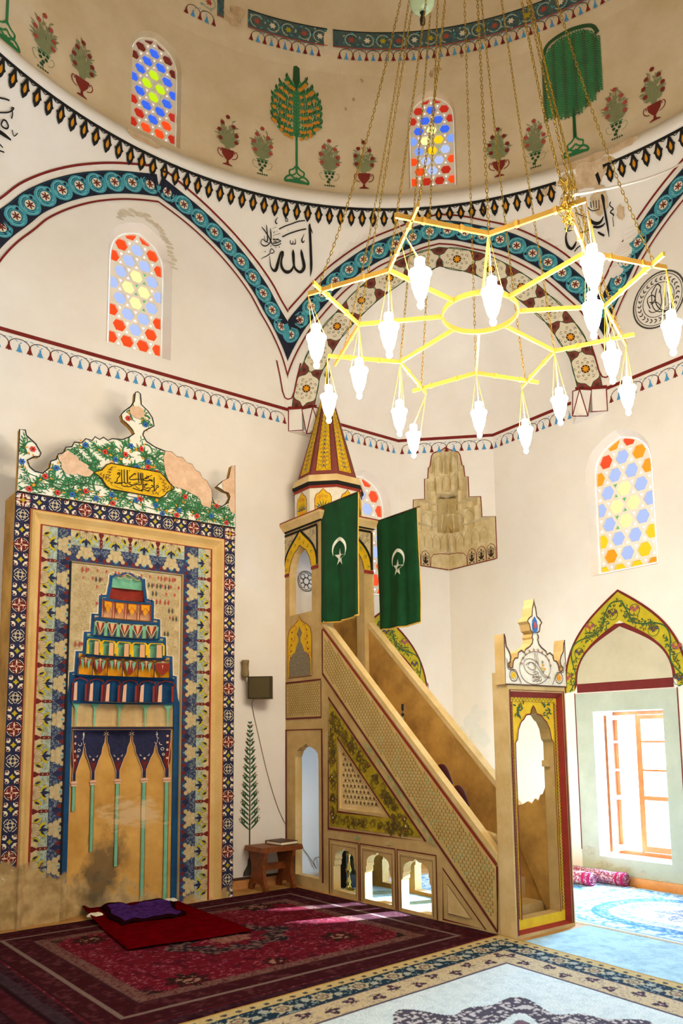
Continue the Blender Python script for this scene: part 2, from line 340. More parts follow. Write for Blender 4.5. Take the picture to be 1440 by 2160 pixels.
LAMP = 120
EXPO = 0.0
DATA = {"allah":[[[65.844,8.545,0.5],[65.845,8.52,4.25],[65.758,8.452,5.25],[65.57,8.315,5.0],[65.409,8.176,5.25],[65.302,8.07,5.25],[65.288,7.991,3.75],[65.381,7.917,0.5]],[[65.668,8.501,1.0],[65.478,8.461,2.25],[65.303,8.429,0.5]],[[67.027,8.23,1.0],[66.905,8.189,5.25],[66.752,8.141,5.62],[66.525,8.079,6.25],[66.399,8.023,6.25],[66.651,7.976,5.75],[67.06,7.957,5.5],[67.534,7.972,4.75],[67.899,8.004,4.25],[68.05,8.049,4.5],[68.14,8.112,5.5],[68.231,8.175,5.25],[68.281,8.217,0.75]],[[67.994,8.035,2.5],[68.198,7.99,3.75],[68.5,7.953,4.75],[68.998,7.933,6.25],[69.468,7.942,5.75],[69.867,7.98,5.25],[70.026,8.032,4.25],[69.99,8.082,3.5],[69.889,8.133,5.25],[69.87,8.169,3.25],[70.184,8.151,3.25],[70.371,8.092,4.25],[70.546,8.018,5.5],[70.728,7.951,6.0],[70.986,7.924,5.25],[71.368,7.938,3.5],[71.628,7.974,2.25],[71.793,8.029,1.5],[71.893,8.092,0.75]],[[70.708,8.422,2.0],[69.799,8.468,2.0],[68.692,8.51,2.0],[67.67,8.548,2.0],[66.631,8.569,2.0]],[[70.109,8.339,2.25],[69.156,8.387,2.25],[68.234,8.422,2.25],[67.306,8.453,2.25],[66.367,8.475,2.25]],[[66.657,8.415,1.0],[66.821,8.379,1.5],[66.984,8.343,2.5],[66.869,8.315,3.0],[66.637,8.322,1.75],[66.605,8.343,1.0]],[[71.03,8.553,0.75],[71.301,8.519,1.75],[71.348,8.491,2.5],[71.144,8.479,2.0],[71.04,8.489,1.0]],[[69.589,8.569,1.38],[69.791,8.54,1.38],[69.613,8.524,1.38],[69.387,8.538,1.38],[69.587,8.567,1.38]],[[68.767,8.319,1.0],[68.789,8.288,1.75],[68.541,8.273,2.0],[68.39,8.285,1.75],[68.414,8.316,1.0]],[[68.362,8.286,1.25],[68.119,8.278,2.0],[67.945,8.297,1.75],[68.027,8.342,0.75]],[[73.442,8.405,1.5],[72.929,8.369,2.0],[72.309,8.316,2.0],[71.831,8.261,2.25],[71.759,8.234,1.5]],[[72.741,8.44,1.25],[72.611,8.381,2.25],[72.455,8.321,2.25],[72.401,8.267,2.25],[72.634,8.246,1.75],[72.821,8.264,1.25],[72.966,8.313,0.75]],[[72.075,8.413,1.0],[71.952,8.356,2.5],[71.864,8.295,2.25],[72.003,8.245,1.75],[72.391,8.208,2.0],[72.894,8.195,2.25],[73.331,8.211,1.75],[73.405,8.237,1.25],[73.183,8.269,1.25],[72.811,8.253,1.25],[72.043,8.237,1.0]],[[71.578,8.293,1.75],[70.97,8.298,1.75],[70.283,8.29,1.75],[70.935,8.26,1.75],[71.579,8.244,1.75],[71.372,8.222,1.75],[70.725,8.235,1.75],[70.231,8.262,1.75]],[[71.413,8.267,1.5],[71.047,8.279,1.5],[71.115,8.25,1.5],[71.493,8.252,1.5]],[[71.525,8.286,1.25],[70.698,8.31,1.25]],[[70.524,8.22,2.0],[70.423,8.212,2.0]],[[71.056,8.206,2.0],[70.959,8.202,2.0]],[[71.832,8.212,2.0],[71.734,8.208,2.0]],[[72.695,8.133,2.0],[72.615,8.127,2.0]],[[71.801,8.178,1.5],[71.517,8.175,1.5],[71.236,8.154,1.5],[71.388,8.134,1.5],[71.754,8.126,1.5],[71.911,8.144,1.5],[71.748,8.171,1.5]],[[71.889,8.12,2.0],[72.236,8.09,1.5],[72.725,8.064,1.25],[73.212,8.036,0.5]],[[71.745,8.414,0.5],[71.106,8.44,0.5]],[[71.571,8.334,0.62],[70.475,8.377,0.62]],[[71.614,8.378,0.75],[71.507,8.366,0.75],[71.38,8.382,0.75],[71.344,8.392,0.75]],[[71.066,8.4,0.75],[70.959,8.388,0.75]],[[69.291,8.433,0.88],[69.261,8.42,0.88]]],"calR":[[[19.801,8.471,1.94],[19.676,8.427,5.83],[19.655,8.322,3.5],[19.6,8.195,3.89],[19.523,8.076,3.11],[19.521,7.974,0.97]],[[22.046,8.272,1.56],[21.725,8.216,5.06],[21.112,8.175,5.83],[20.437,8.176,4.67],[19.926,8.225,1.56]],[[21.551,8.153,3.89],[20.916,8.127,4.28],[20.244,8.128,3.5],[19.836,8.149,1.56]],[[20.161,8.008,3.5],[20.642,8.043,3.89],[20.998,8.074,2.72]],[[24.58,8.271,1.17],[25.295,8.202,1.94],[25.645,8.124,3.5],[25.521,8.029,5.06],[24.976,7.976,5.06],[24.458,8.01,4.28],[24.206,8.047,1.56]],[[23.5,8.117,1.94],[23.077,8.128,3.11],[22.539,8.125,2.72],[22.102,8.146,3.11]],[[24.622,7.935,1.94],[24.106,7.969,2.33],[23.475,7.986,1.56]],[[21.508,8.435,1.56],[21.492,8.362,1.56]],[[21.097,8.435,1.56],[21.149,8.363,1.56]],[[20.696,8.429,1.56],[20.774,8.343,1.56]],[[20.296,8.423,1.56],[20.392,8.327,1.56]],[[22.001,8.386,1.56],[21.411,8.328,1.56],[20.336,8.32,1.56]],[[25.716,8.297,1.75],[25.271,8.319,1.75],[24.818,8.298,1.75],[25.195,8.275,1.75],[24.691,8.242,1.75]],[[25.667,8.232,1.75],[25.175,8.189,1.75],[24.483,8.194,1.75]],[[24.44,8.321,1.75],[24.1,8.27,1.75],[24.543,8.249,1.75]],[[18.65,8.356,1.75],[18.874,8.321,1.75],[18.398,8.271,1.75]],[[18.406,8.266,2.33],[18.914,8.244,2.33],[18.51,8.206,2.33],[18.607,8.188,2.33]],[[18.688,8.18,1.17],[18.702,8.074,1.17]],[[23.816,8.369,1.75],[23.067,8.319,1.75],[22.309,8.278,1.75]]],"calL":[[[113.915,8.401,2.33],[113.308,8.419,2.33],[112.816,8.438,2.33],[112.249,8.453,2.33]],[[113.247,8.28,2.0],[112.589,8.314,2.0],[112.033,8.347,2.0],[111.614,8.388,2.0],[111.496,8.418,2.0],[111.769,8.4,2.0],[111.483,8.367,2.0],[111.46,8.312,2.0]],[[112.465,8.247,2.33],[112.065,8.26,2.33],[111.632,8.231,2.33],[111.742,8.197,2.33],[112.259,8.186,2.33],[112.526,8.2,2.33],[112.453,8.244,2.33]],[[113.138,8.119,5.0],[112.279,8.125,6.0],[111.625,8.127,5.0],[110.898,8.124,2.33]],[[111.043,8.222,1.5],[110.673,8.176,1.5],[110.278,8.227,1.5]],[[112.278,8.02,2.0],[111.691,8.006,2.0]],[[112.089,7.956,2.0],[111.376,7.973,2.0]],[[113.944,7.962,1.67],[113.643,8.139,5.0],[113.922,8.282,6.67],[114.315,8.418,3.33]]],"cart":[[[-5.352,4.608,1.71],[-5.335,4.629,1.71],[-5.319,4.624,1.71],[-5.335,4.609,1.71],[-5.351,4.609,1.71]],[[-5.323,4.614,1.71],[-5.326,4.588,1.71],[-5.349,4.559,1.71],[-5.349,4.533,1.71],[-5.368,4.514,1.71],[-5.384,4.505,1.71]],[[-5.305,4.665,1.9],[-5.302,4.593,1.9],[-5.299,4.525,1.9],[-5.322,4.51,1.9],[-5.349,4.511,1.9]],[[-5.379,4.506,1.52],[-5.339,4.505,1.52],[-5.314,4.524,1.52]],[[-5.275,4.674,1.9],[-5.272,4.599,1.9],[-5.268,4.534,1.9],[-5.254,4.519,1.9]],[[-5.241,4.676,2.09],[-5.238,4.605,2.09],[-5.233,4.533,2.09]],[[-5.294,4.492,1.71],[-5.3,4.51,1.71],[-5.284,4.528,1.71],[-5.254,4.525,1.71],[-5.232,4.525,1.71]],[[-5.293,4.49,1.71],[-5.263,4.487,1.71],[-5.238,4.498,1.71]],[[-5.239,4.506,1.71],[-5.231,4.489,1.71],[-5.2,4.499,1.71],[-5.18,4.515,1.71],[-5.209,4.52,1.71],[-5.222,4.533,1.71],[-5.197,4.546,1.71]],[[-5.213,4.523,1.9],[-5.187,4.518,1.9],[-5.152,4.524,1.9],[-5.125,4.539,1.9],[-5.109,4.534,1.9],[-5.082,4.543,1.9]],[[-5.163,4.547,1.33],[-5.16,4.529,1.33]],[[-5.142,4.554,1.33],[-5.141,4.532,1.33]],[[-5.124,4.56,1.33],[-5.122,4.538,1.33]],[[-5.149,4.655,1.9],[-5.165,4.644,1.9],[-5.199,4.607,1.9],[-5.213,4.592,1.9],[-5.206,4.575,1.9],[-5.163,4.583,1.9],[-5.112,4.598,1.9],[-5.06,4.599,1.9],[-5.019,4.595,1.9],[-4.977,4.608,1.9],[-4.945,4.6,1.9]],[[-5.116,4.672,1.9],[-5.112,4.62,1.9],[-5.105,4.547,1.9]],[[-5.083,4.676,1.9],[-5.081,4.615,1.9],[-5.077,4.542,1.9]],[[-5.064,4.675,1.9],[-5.061,4.588,1.9],[-5.057,4.495,1.9]],[[-5.096,4.666,1.14],[-5.093,4.608,1.14]],[[-5.058,4.605,1.71],[-5.023,4.632,1.71],[-4.999,4.652,1.71],[-4.996,4.64,1.71],[-5.031,4.614,1.71]],[[-5.003,4.645,1.33],[-4.955,4.673,1.33]],[[-4.99,4.627,1.52],[-4.979,4.608,1.52],[-4.967,4.625,1.52],[-4.956,4.606,1.52],[-4.95,4.624,1.52]],[[-5.065,4.534,1.71],[-5.038,4.552,1.71],[-5.005,4.562,1.71],[-5.03,4.543,1.71],[-5.048,4.519,1.71],[-5.017,4.512,1.71],[-4.983,4.525,1.71]],[[-5.029,4.492,1.9],[-5.056,4.493,1.9],[-5.076,4.477,1.9],[-5.058,4.474,1.9],[-5.099,4.473,1.9],[-5.151,4.48,1.9],[-5.174,4.488,1.9]],[[-5.141,4.512,1.33],[-5.124,4.497,1.33],[-5.095,4.49,1.33]],[[-4.932,4.654,2.09],[-4.929,4.572,2.09],[-4.926,4.494,2.09]],[[-4.963,4.549,1.71],[-4.948,4.558,1.71],[-4.942,4.541,1.71],[-4.971,4.523,1.71],[-4.983,4.496,1.71],[-5.016,4.482,1.71]],[[-4.906,4.554,1.71],[-4.885,4.568,1.71],[-4.876,4.553,1.71],[-4.899,4.538,1.71],[-4.92,4.501,1.71],[-4.955,4.491,1.71]],[[-5.029,4.492,1.71],[-5.016,4.484,1.71],[-4.985,4.483,1.71]],[[-5.155,4.652,1.33],[-5.148,4.641,1.33],[-5.142,4.654,1.33]],[[-5.338,4.658,1.33],[-5.326,4.651,1.33]],[[-5.222,4.667,1.33],[-5.211,4.678,1.33]],[[-5.172,4.506,1.33],[-5.168,4.503,1.33]],[[-5.02,4.648,1.33],[-5.014,4.657,1.33]],[[-4.971,4.642,1.33],[-4.967,4.648,1.33]],[[-5.048,4.529,1.14],[-5.044,4.526,1.14]],[[-4.891,4.584,1.14],[-4.887,4.581,1.14]],[[-4.879,4.59,1.14],[-4.874,4.586,1.14]]],"cartleaf":[[[-5.423,4.665,0.57],[-5.437,4.617,0.57],[-5.445,4.565,0.57],[-5.434,4.517,0.57],[-5.398,4.464,0.57]],[[-5.563,4.572,0.57],[-5.504,4.554,0.57],[-5.454,4.538,0.57]],[[-5.364,4.687,0.57],[-5.408,4.668,0.57],[-5.437,4.642,0.57]],[[-4.825,4.487,0.57],[-4.805,4.543,0.57],[-4.806,4.595,0.57],[-4.828,4.643,0.57],[-4.883,4.685,0.57]],[[-4.686,4.57,0.57],[-4.762,4.562,0.57],[-4.826,4.524,0.57]],[[-4.963,4.457,0.57],[-4.91,4.467,0.57],[-4.847,4.515,0.57]],[[-5.283,4.455,0.57],[-5.333,4.461,0.57],[-5.383,4.472,0.57]],[[-5.423,4.665,0.47],[-5.399,4.682,0.47]],[[-5.427,4.649,0.47],[-5.449,4.636,0.47]],[[-5.432,4.638,0.47],[-5.405,4.649,0.47]],[[-5.438,4.616,0.47],[-5.462,4.608,0.47]],[[-5.441,4.606,0.47],[-5.414,4.619,0.47]],[[-5.446,4.585,0.47],[-5.471,4.58,0.47]],[[-5.444,4.57,0.47],[-5.419,4.585,0.47]],[[-5.442,4.551,0.47],[-5.467,4.55,0.47]],[[-5.439,4.536,0.47],[-5.414,4.547,0.47]],[[-5.434,4.517,0.47],[-5.457,4.511,0.47]],[[-5.424,4.499,0.47],[-5.4,4.504,0.47]],[[-5.533,4.563,0.47],[-5.524,4.586,0.47]],[[-5.504,4.554,0.47],[-5.493,4.58,0.47]],[[-5.504,4.554,0.47],[-5.505,4.532,0.47]],[[-5.474,4.544,0.47],[-5.467,4.568,0.47]],[[-5.474,4.544,0.47],[-5.473,4.523,0.47]],[[-4.815,4.51,0.47],[-4.787,4.521,0.47]],[[-4.808,4.532,0.47],[-4.836,4.531,0.47]],[[-4.803,4.559,0.47],[-4.775,4.573,0.47]],[[-4.803,4.575,0.47],[-4.831,4.576,0.47]],[[-4.806,4.595,0.47],[-4.778,4.615,0.47]],[[-4.812,4.615,0.47],[-4.84,4.614,0.47]],[[-4.823,4.634,0.47],[-4.797,4.655,0.47]],[[-4.839,4.651,0.47],[-4.865,4.649,0.47]],[[-4.719,4.567,0.47],[-4.728,4.585,0.47]],[[-4.719,4.567,0.47],[-4.731,4.55,0.47]],[[-4.751,4.564,0.47],[-4.758,4.583,0.47]],[[-4.762,4.559,0.47],[-4.775,4.54,0.47]],[[-4.931,4.46,0.47],[-4.94,4.473,0.47]],[[-4.9,4.47,0.47],[-4.904,4.486,0.47]],[[-4.879,4.486,0.47],[-4.881,4.469,0.47]]],"tugra":[[[-2.345,2.3,0.83],[-2.412,2.313,0.83],[-2.457,2.345,0.83],[-2.501,2.399,0.83],[-2.546,2.441,0.83],[-2.619,2.462,0.83],[-2.684,2.452,0.83],[-2.715,2.42,0.83],[-2.711,2.378,0.83],[-2.673,2.337,0.83],[-2.628,2.317,0.83],[-2.582,2.313,0.83]],[[-2.346,2.291,0.83],[-2.432,2.3,0.83],[-2.486,2.344,0.83],[-2.539,2.398,0.83],[-2.593,2.429,0.83],[-2.649,2.423,0.83],[-2.692,2.397,0.83]],[[-2.66,2.401,0.83],[-2.621,2.431,0.83],[-2.576,2.414,0.83],[-2.55,2.379,0.83],[-2.588,2.359,0.83],[-2.634,2.369,0.83],[-2.665,2.389,0.83]],[[-2.562,2.52,0.69],[-2.558,2.465,0.69],[-2.527,2.435,0.69],[-2.496,2.412,0.69]],[[-2.541,2.524,0.69],[-2.537,2.46,0.69],[-2.505,2.424,0.69]],[[-2.517,2.523,0.69],[-2.514,2.467,0.69],[-2.499,2.437,0.69]],[[-2.551,2.434,0.69],[-2.559,2.372,0.69],[-2.568,2.31,0.69]],[[-2.59,2.334,0.69],[-2.542,2.348,0.69],[-2.515,2.331,0.69],[-2.572,2.316,0.69],[-2.601,2.297,0.69],[-2.536,2.299,0.69],[-2.488,2.307,0.69]],[[-2.607,2.284,0.83],[-2.564,2.298,0.83],[-2.508,2.288,0.83],[-2.47,2.302,0.83]],[[-2.603,2.266,0.97],[-2.586,2.251,0.97],[-2.557,2.265,0.97],[-2.539,2.25,0.97],[-2.51,2.266,0.97],[-2.492,2.255,0.97],[-2.471,2.283,0.97]],[[-2.583,2.285,0.69],[-2.547,2.268,0.69],[-2.499,2.282,0.69]],[[-2.553,2.323,0.69],[-2.537,2.275,0.69]],[[-2.524,2.343,0.69],[-2.509,2.276,0.69]]],"circle":[[[-2.335,2.388,0.97],[-2.339,2.363,0.97],[-2.35,2.338,0.97],[-2.366,2.314,0.97],[-2.387,2.292,0.97],[-2.412,2.273,0.97],[-2.441,2.256,0.97],[-2.473,2.242,0.97],[-2.507,2.232,0.97],[-2.542,2.226,0.97],[-2.577,2.224,0.97],[-2.612,2.226,0.97],[-2.645,2.232,0.97],[-2.676,2.241,0.97],[-2.704,2.254,0.97],[-2.728,2.27,0.97],[-2.747,2.289,0.97],[-2.762,2.31,0.97],[-2.771,2.333,0.97],[-2.776,2.357,0.97],[-2.774,2.381,0.97],[-2.767,2.405,0.97],[-2.755,2.429,0.97],[-2.738,2.452,0.97],[-2.716,2.472,0.97],[-2.69,2.491,0.97],[-2.66,2.506,0.97],[-2.628,2.519,0.97],[-2.594,2.528,0.97],[-2.558,2.532,0.97],[-2.523,2.533,0.97],[-2.488,2.53,0.97],[-2.455,2.523,0.97],[-2.424,2.512,0.97],[-2.397,2.498,0.97],[-2.374,2.48,0.97],[-2.356,2.46,0.97],[-2.343,2.437,0.97],[-2.336,2.413,0.97],[-2.335,2.388,0.97]]],"med":[[[-3.554,6.852,2.72],[-3.523,6.949,2.72],[-3.539,7.001,2.72],[-3.595,7.005,2.72],[-3.628,6.948,2.72],[-3.588,6.907,2.72],[-3.553,6.935,2.72]],[[-3.584,7.039,2.72],[-3.637,7.097,2.72],[-3.669,7.111,2.72],[-3.707,7.051,2.72],[-3.679,6.994,2.72]],[[-3.659,7.062,2.72],[-3.63,6.982,2.72],[-3.635,6.874,2.72],[-3.689,6.778,2.72],[-3.77,6.73,2.72],[-3.831,6.76,2.72],[-3.846,6.903,2.72]],[[-3.694,7.034,2.33],[-3.707,6.864,2.33],[-3.666,6.789,2.33],[-3.58,6.787,2.33],[-3.534,6.837,2.33]],[[-3.585,7.051,2.33],[-3.586,6.873,2.33],[-3.641,6.777,2.33],[-3.746,6.729,2.33]],[[-3.751,6.983,1.94],[-3.75,6.797,1.94]],[[-3.785,6.956,1.94],[-3.797,6.787,1.94],[-3.748,6.763,1.94]],[[-3.563,6.895,1.94],[-3.636,6.897,1.94],[-3.692,6.824,1.94]]],"inn":[[-5.071,-5.551],[-5.312,-4.915],[-5.052,-4.271],[-4.429,-4.006],[-3.798,-4.226],[-3.579,-4.847],[-3.82,-5.472],[-4.45,-5.779]],"out":[[-5.536,-5.429],[-5.548,-4.466],[-4.854,-3.806],[-3.97,-3.747],[-3.354,-4.363],[-3.379,-5.302],[-4.012,-5.965],[-4.921,-5.999]],"bar":[[[-5.071,-5.551],[-5.633,-5.347]],[[-5.312,-4.915],[-5.587,-5.498]],[[-5.312,-4.915],[-5.572,-4.384]],[[-5.052,-4.271],[-5.623,-4.515]],[[-5.052,-4.271],[-4.821,-3.661]],[[-4.429,-4.006],[-4.959,-3.749]],[[-4.429,-4.006],[-3.872,-3.701]],[[-3.798,-4.226],[-3.991,-3.662]],[[-3.798,-4.226],[-3.241,-4.411]],[[-3.579,-4.847],[-3.283,-4.266]],[[-3.579,-4.847],[-3.302,-5.367]],[[-3.82,-5.472],[-3.219,-5.239]],[[-3.82,-5.472],[-4.044,-6.06]],[[-4.45,-5.779],[-3.896,-5.986]],[[-4.45,-5.779],[-4.961,-6.014]],[[-5.071,-5.551],[-4.86,-6.084]]],"lamp":[[-5.477,-5.381],[-4.999,-5.495],[-4.78,-6.049],[-4.371,-5.752],[-3.767,-5.924],[-3.724,-5.441],[-3.149,-5.183],[-3.416,-4.75],[-3.143,-4.17],[-3.742,-4.189],[-3.863,-3.518],[-4.295,-3.828],[-4.926,-3.717],[-5.009,-4.209],[-5.534,-4.421],[-5.237,-4.816]],"globe":[-4.71,-4.654,7.2],"cable":[4.09,8.409]}
# ------------------------------------------------------------------ materials
mat('plaster', 'efebe4', .9, col2='e6dfd5', scale=1.3, thr=(.3, .75), bump=.12, bscale=14)
mat('plaster_upper', 'e0cdb0', .92, col2='c9b08c', scale=1.6, thr=(.3, .72), bump=.15, bscale=10)
mat('plaster_dome', 'e2d3b6', .92, col2='cdb891', scale=1.1, thr=(.3, .7), bump=.15, bscale=9)
mat('bare', 'd9c2a2', .95, col2='b89c78', scale=9, bump=.3, bscale=30)
mat('bare_pink', 'e3c3a4', .95, col2='d0a988', scale=14, bump=.3, bscale=40)
mat('damp', 'a98f6a', .95, col2='c3aa86', scale=12)
mat('salt', 'b4b3a2', .95, col2='9aa08f', scale=22)
mat('wood_win', 'a0602f', .5, col2='8c5026', scale=9)
mat('olive_line', '5c5212', .85)
mat('stone', 'ccad72', .88, col2='ab8c54', scale=3.2, thr=(.28, .7), bump=.15, bscale=30)
mat('stone_light', 'e0c48e', .88, col2='cbab6c', scale=4, bump=.12, bscale=30)
mat('stone_dirty', 'c89a4c', .9, col2='8c6430', scale=2.2, thr=(.3, .62), bump=.25, bscale=18)
mat('muq', 'ddcda6', .9, col2='c4ae7c', scale=7, bump=.2, bscale=25)
mat('muq_dark', 'b8a270', .95, col2='9c8656', scale=9)
mat('muq_shade', 'c4ae78', .95, col2='b09a66', scale=8)
mat('wall_grey', 'e3e3dc', .9, var=.06)
mat('greenish', 'b4bdb0', .9, col2='a3ad9e', scale=2.5, bump=.1)
mat('white_reveal', 'f2f2ee', .9, var=.05)
mat('red', '7d2018', .8, var=.25, scale=20)
mat('red_faded', '8d3a30', .85, var=.2, scale=9)
mat('maroon', '6e1f1a', .85, var=.25, scale=8)
mat('maroon_soft', '844038', .85, var=.2, scale=14)
mat('brick_red', '932a16', .75, var=.25, scale=10)
mat('navy', '1b2033', .8, var=.2, scale=12)
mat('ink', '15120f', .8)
mat('brown_ink', '3b2316', .85, var=.2)
mat('brown_line', '5c3a24', .85, var=.3, scale=30)
mat('teal', '4aa0b0', .85, col2='3c8ea0', scale=10)
mat('teal_light', '7cc0c8', .85)
mat('teal_dark', '1c5566', .85)
mat('cyan', '3aa6d6', .85, var=.2)
mat('blue_tassel', '4a93c9', .85)
mat('sky_blue', 'a6bdb4', .85, col2='a2a483', scale=22)
mat('royal', '0f4a78', .8, col2='0b3c66', scale=5)
mat('indigo', '292b4c', .85, col2='1c1e38', scale=30)
mat('indigo_dark', '212a48', .85, col2='3a4666', scale=60)
mat('cream', 'e6dcc4', .85, var=.12, scale=18)
mat('cream_soft', 'cdbb92', .88, col2='b8a273', scale=25)
mat('beige_mould', 'dcb878', .8, col2='cba25c', scale=3)
mat('white_ivy', 'eee9d8', .85, var=.08, scale=20)
mat('orange_dot', 'c98510', .8)
mat('orange_fruit', 'd08a28', .8)
mat('orange', 'e79a10', .8, var=.12)
mat('yellow', 'e2b90f', .75, col2='d2a30c', scale=9)
mat('ochre', 'c2a81c', .8, col2='a39a1e', scale=7)
mat('olive_yellow', 'bfa21a', .8, col2='8c7a14', scale=12)
mat('gold_leaf', 'b08a1c', .8)
mat('green', '34844f', .85, var=.2)
mat('green_dark', '1f5a30', .85, var=.2)
mat('leaf_dark', '2f5230', .85)
mat('tympanum', 'c3bba2', .9, col2='b4ac92', scale=2)
mat('mint', '7fbf98', .85, col2='6aa98a', scale=12)
mat('mint_pale', 'a5cfae', .85)
mat('sage', '8a8f66', .85, var=.15)
mat('pot_red', '7e2a20', .85)
mat('rose', 'a8493c', .85)
mat('flower_red', 'c8352a', .8)
mat('flower_blue', '2a63a8', .8)
mat('peach', 'd9a67a', .85)
mat('pink_light', 'e0b090', .85)
mat('grey_soot', '6f6150', .95, col2='a08a66', scale=5, thr=(.35, .6))
mat('soot', '544a3e', .95, col2='8d7857', scale=4, thr=(.4, .62))
mat('stucco', 'cdbb92', .9, col2='b09a6c', scale=30, bump=.5, bscale=60)
mat('grey_paint', '8f836a', .9, col2='6f6450', scale=40)
mat('flag', '0b4a24', .85, col2='083a1b', scale=4, bump=.1)
mat('flag_white', 'e8ead8', .85)
mat('fringe_gold', 'd0a040', .7)
mat('brass', 'd2a245', .4, metal=.4)
mat('belt', '35505c', .9, col2='55665f', scale=14)
mat('brass_dark', 'a8862a', .4, metal=.9)
mat('brass_candle', 'b8a860', .25, metal=1)
mat('gold_paint', 'e0b02a', .45, var=.1)
mat('wood', '8a4a1c', .5, col2='6c3412', scale=14)
mat('wood_dark', '4a2412', .5)
mat('wood_light', 'd39a62', .5, col2='bd8048', scale=7)
mat('wood_floor', 'b88a4c', .6, col2='9a6c34', scale=6)
mat('skirting', '4f3420', .7)
mat('paper', 'efe2c0', .8)
mat('speaker', '3d3420', .8, var=.2, scale=60)
mat('speaker_side', '8a7650', .7)
mat('speaker_grille', '5a4e30', .9, var=.35, scale=200)
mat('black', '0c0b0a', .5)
mat('chrome', 'c8c4bc', .25, metal=1)
mat('cable', '8a7354', .6)
mat('white_cable', 'e9dfd0', .5)
mat('white_cloth', 'ded3bb', .9)
mat('purple', '2c1444', 1, col2='4c2c6c', scale=16, spec=.0)
mat('mat_red', '5c0207', 1, col2='450205', scale=12, spec=.0)
mat('rug_roll', '8a3a50', .95, col2='c9b8b8', scale=45, thr=(.42, .52))
mat('rug_magenta', 'a0124a', .95)
mat('lattice', 'efe6d8', .9)
mat('stair_carpet', '3c0f0b', .95)
mat('green_patina', '869c68', .9, col2='c4ac74', scale=9, thr=(.42, .55))
mat('carved', 'c4a05a', .9, col2='d2b676', scale=5, bump=.1)
mat('carved_dark', 'a58a4e', .95, col2='8f7438', scale=8)
mat('grime', 'd6cbb8', .95, col2='c6b9a2', scale=14)
mat('green_fleck', '8a9a62', .9)
mat('grey_line', '4a463c', .85)
mat('ext_white', 'ffffff', .9)
for n_, c_, s_ in (('g_blue', '2c66f0', 1.0), ('g_blue2', '7aa2ff', 1.0), ('g_pale', 'b8ccff', .95), ('g_ylw', 'fbffa0', 1.2), ('g_lime', 'c8f000', 1.0),
                   ('g_org', 'ff4a0a', .95), ('g_amb', 'ffa000', 1.05), ('g_red', 'd0200c', .8), ('g_dred', '6a0c08', .8), ('g_grn', '3ad060', .9), ('g_wht', 'f4faff', 1.5), ('g_yel', 'ffd200', 1.05)):
    emis(n_, c_, s_, '202020')
emis('sky_glow', 'f4f8ff', 1.6, 'ffffff')
emis('lamp_glass', 'ffefd4', 14, 'ffffff')
emis('bulb', 'fff0c8', 30, 'ffffff')

# ------------------------------------------------------------------ camera
cd = bpy.data.cameras.new('camera'); cam = bpy.data.objects.new('camera', cd); COL.objects.link(cam)
yaw, pit, rol = -0.653, 0.125, -0.012
cy_, sy_, cp_, sp_ = math.cos(yaw), math.sin(yaw), math.cos(pit), math.sin(pit)
fw = Vector((-sy_*cp_, cy_*cp_, sp_)); rt = Vector((cy_, sy_, 0)); up = rt.cross(fw)
cr_, sr_ = math.cos(rol), math.sin(rol)
rt2 = rt*cr_+up*sr_; up2 = -rt*sr_+up*cr_
M3 = Matrix((rt2, up2, -fw)).transposed()
cam.matrix_world = Matrix.Translation((-8.425, -8.537, 1.751)) @ M3.to_4x4()
cd.sensor_fit = 'VERTICAL'; cd.sensor_height = 36; cd.lens = 1684.08/2160*36
cd.shift_x = (720-739.48)/2160; cd.shift_y = (1345.46-1080)/2160
cd.clip_start = .05; cd.clip_end = 100
sc.camera = cam

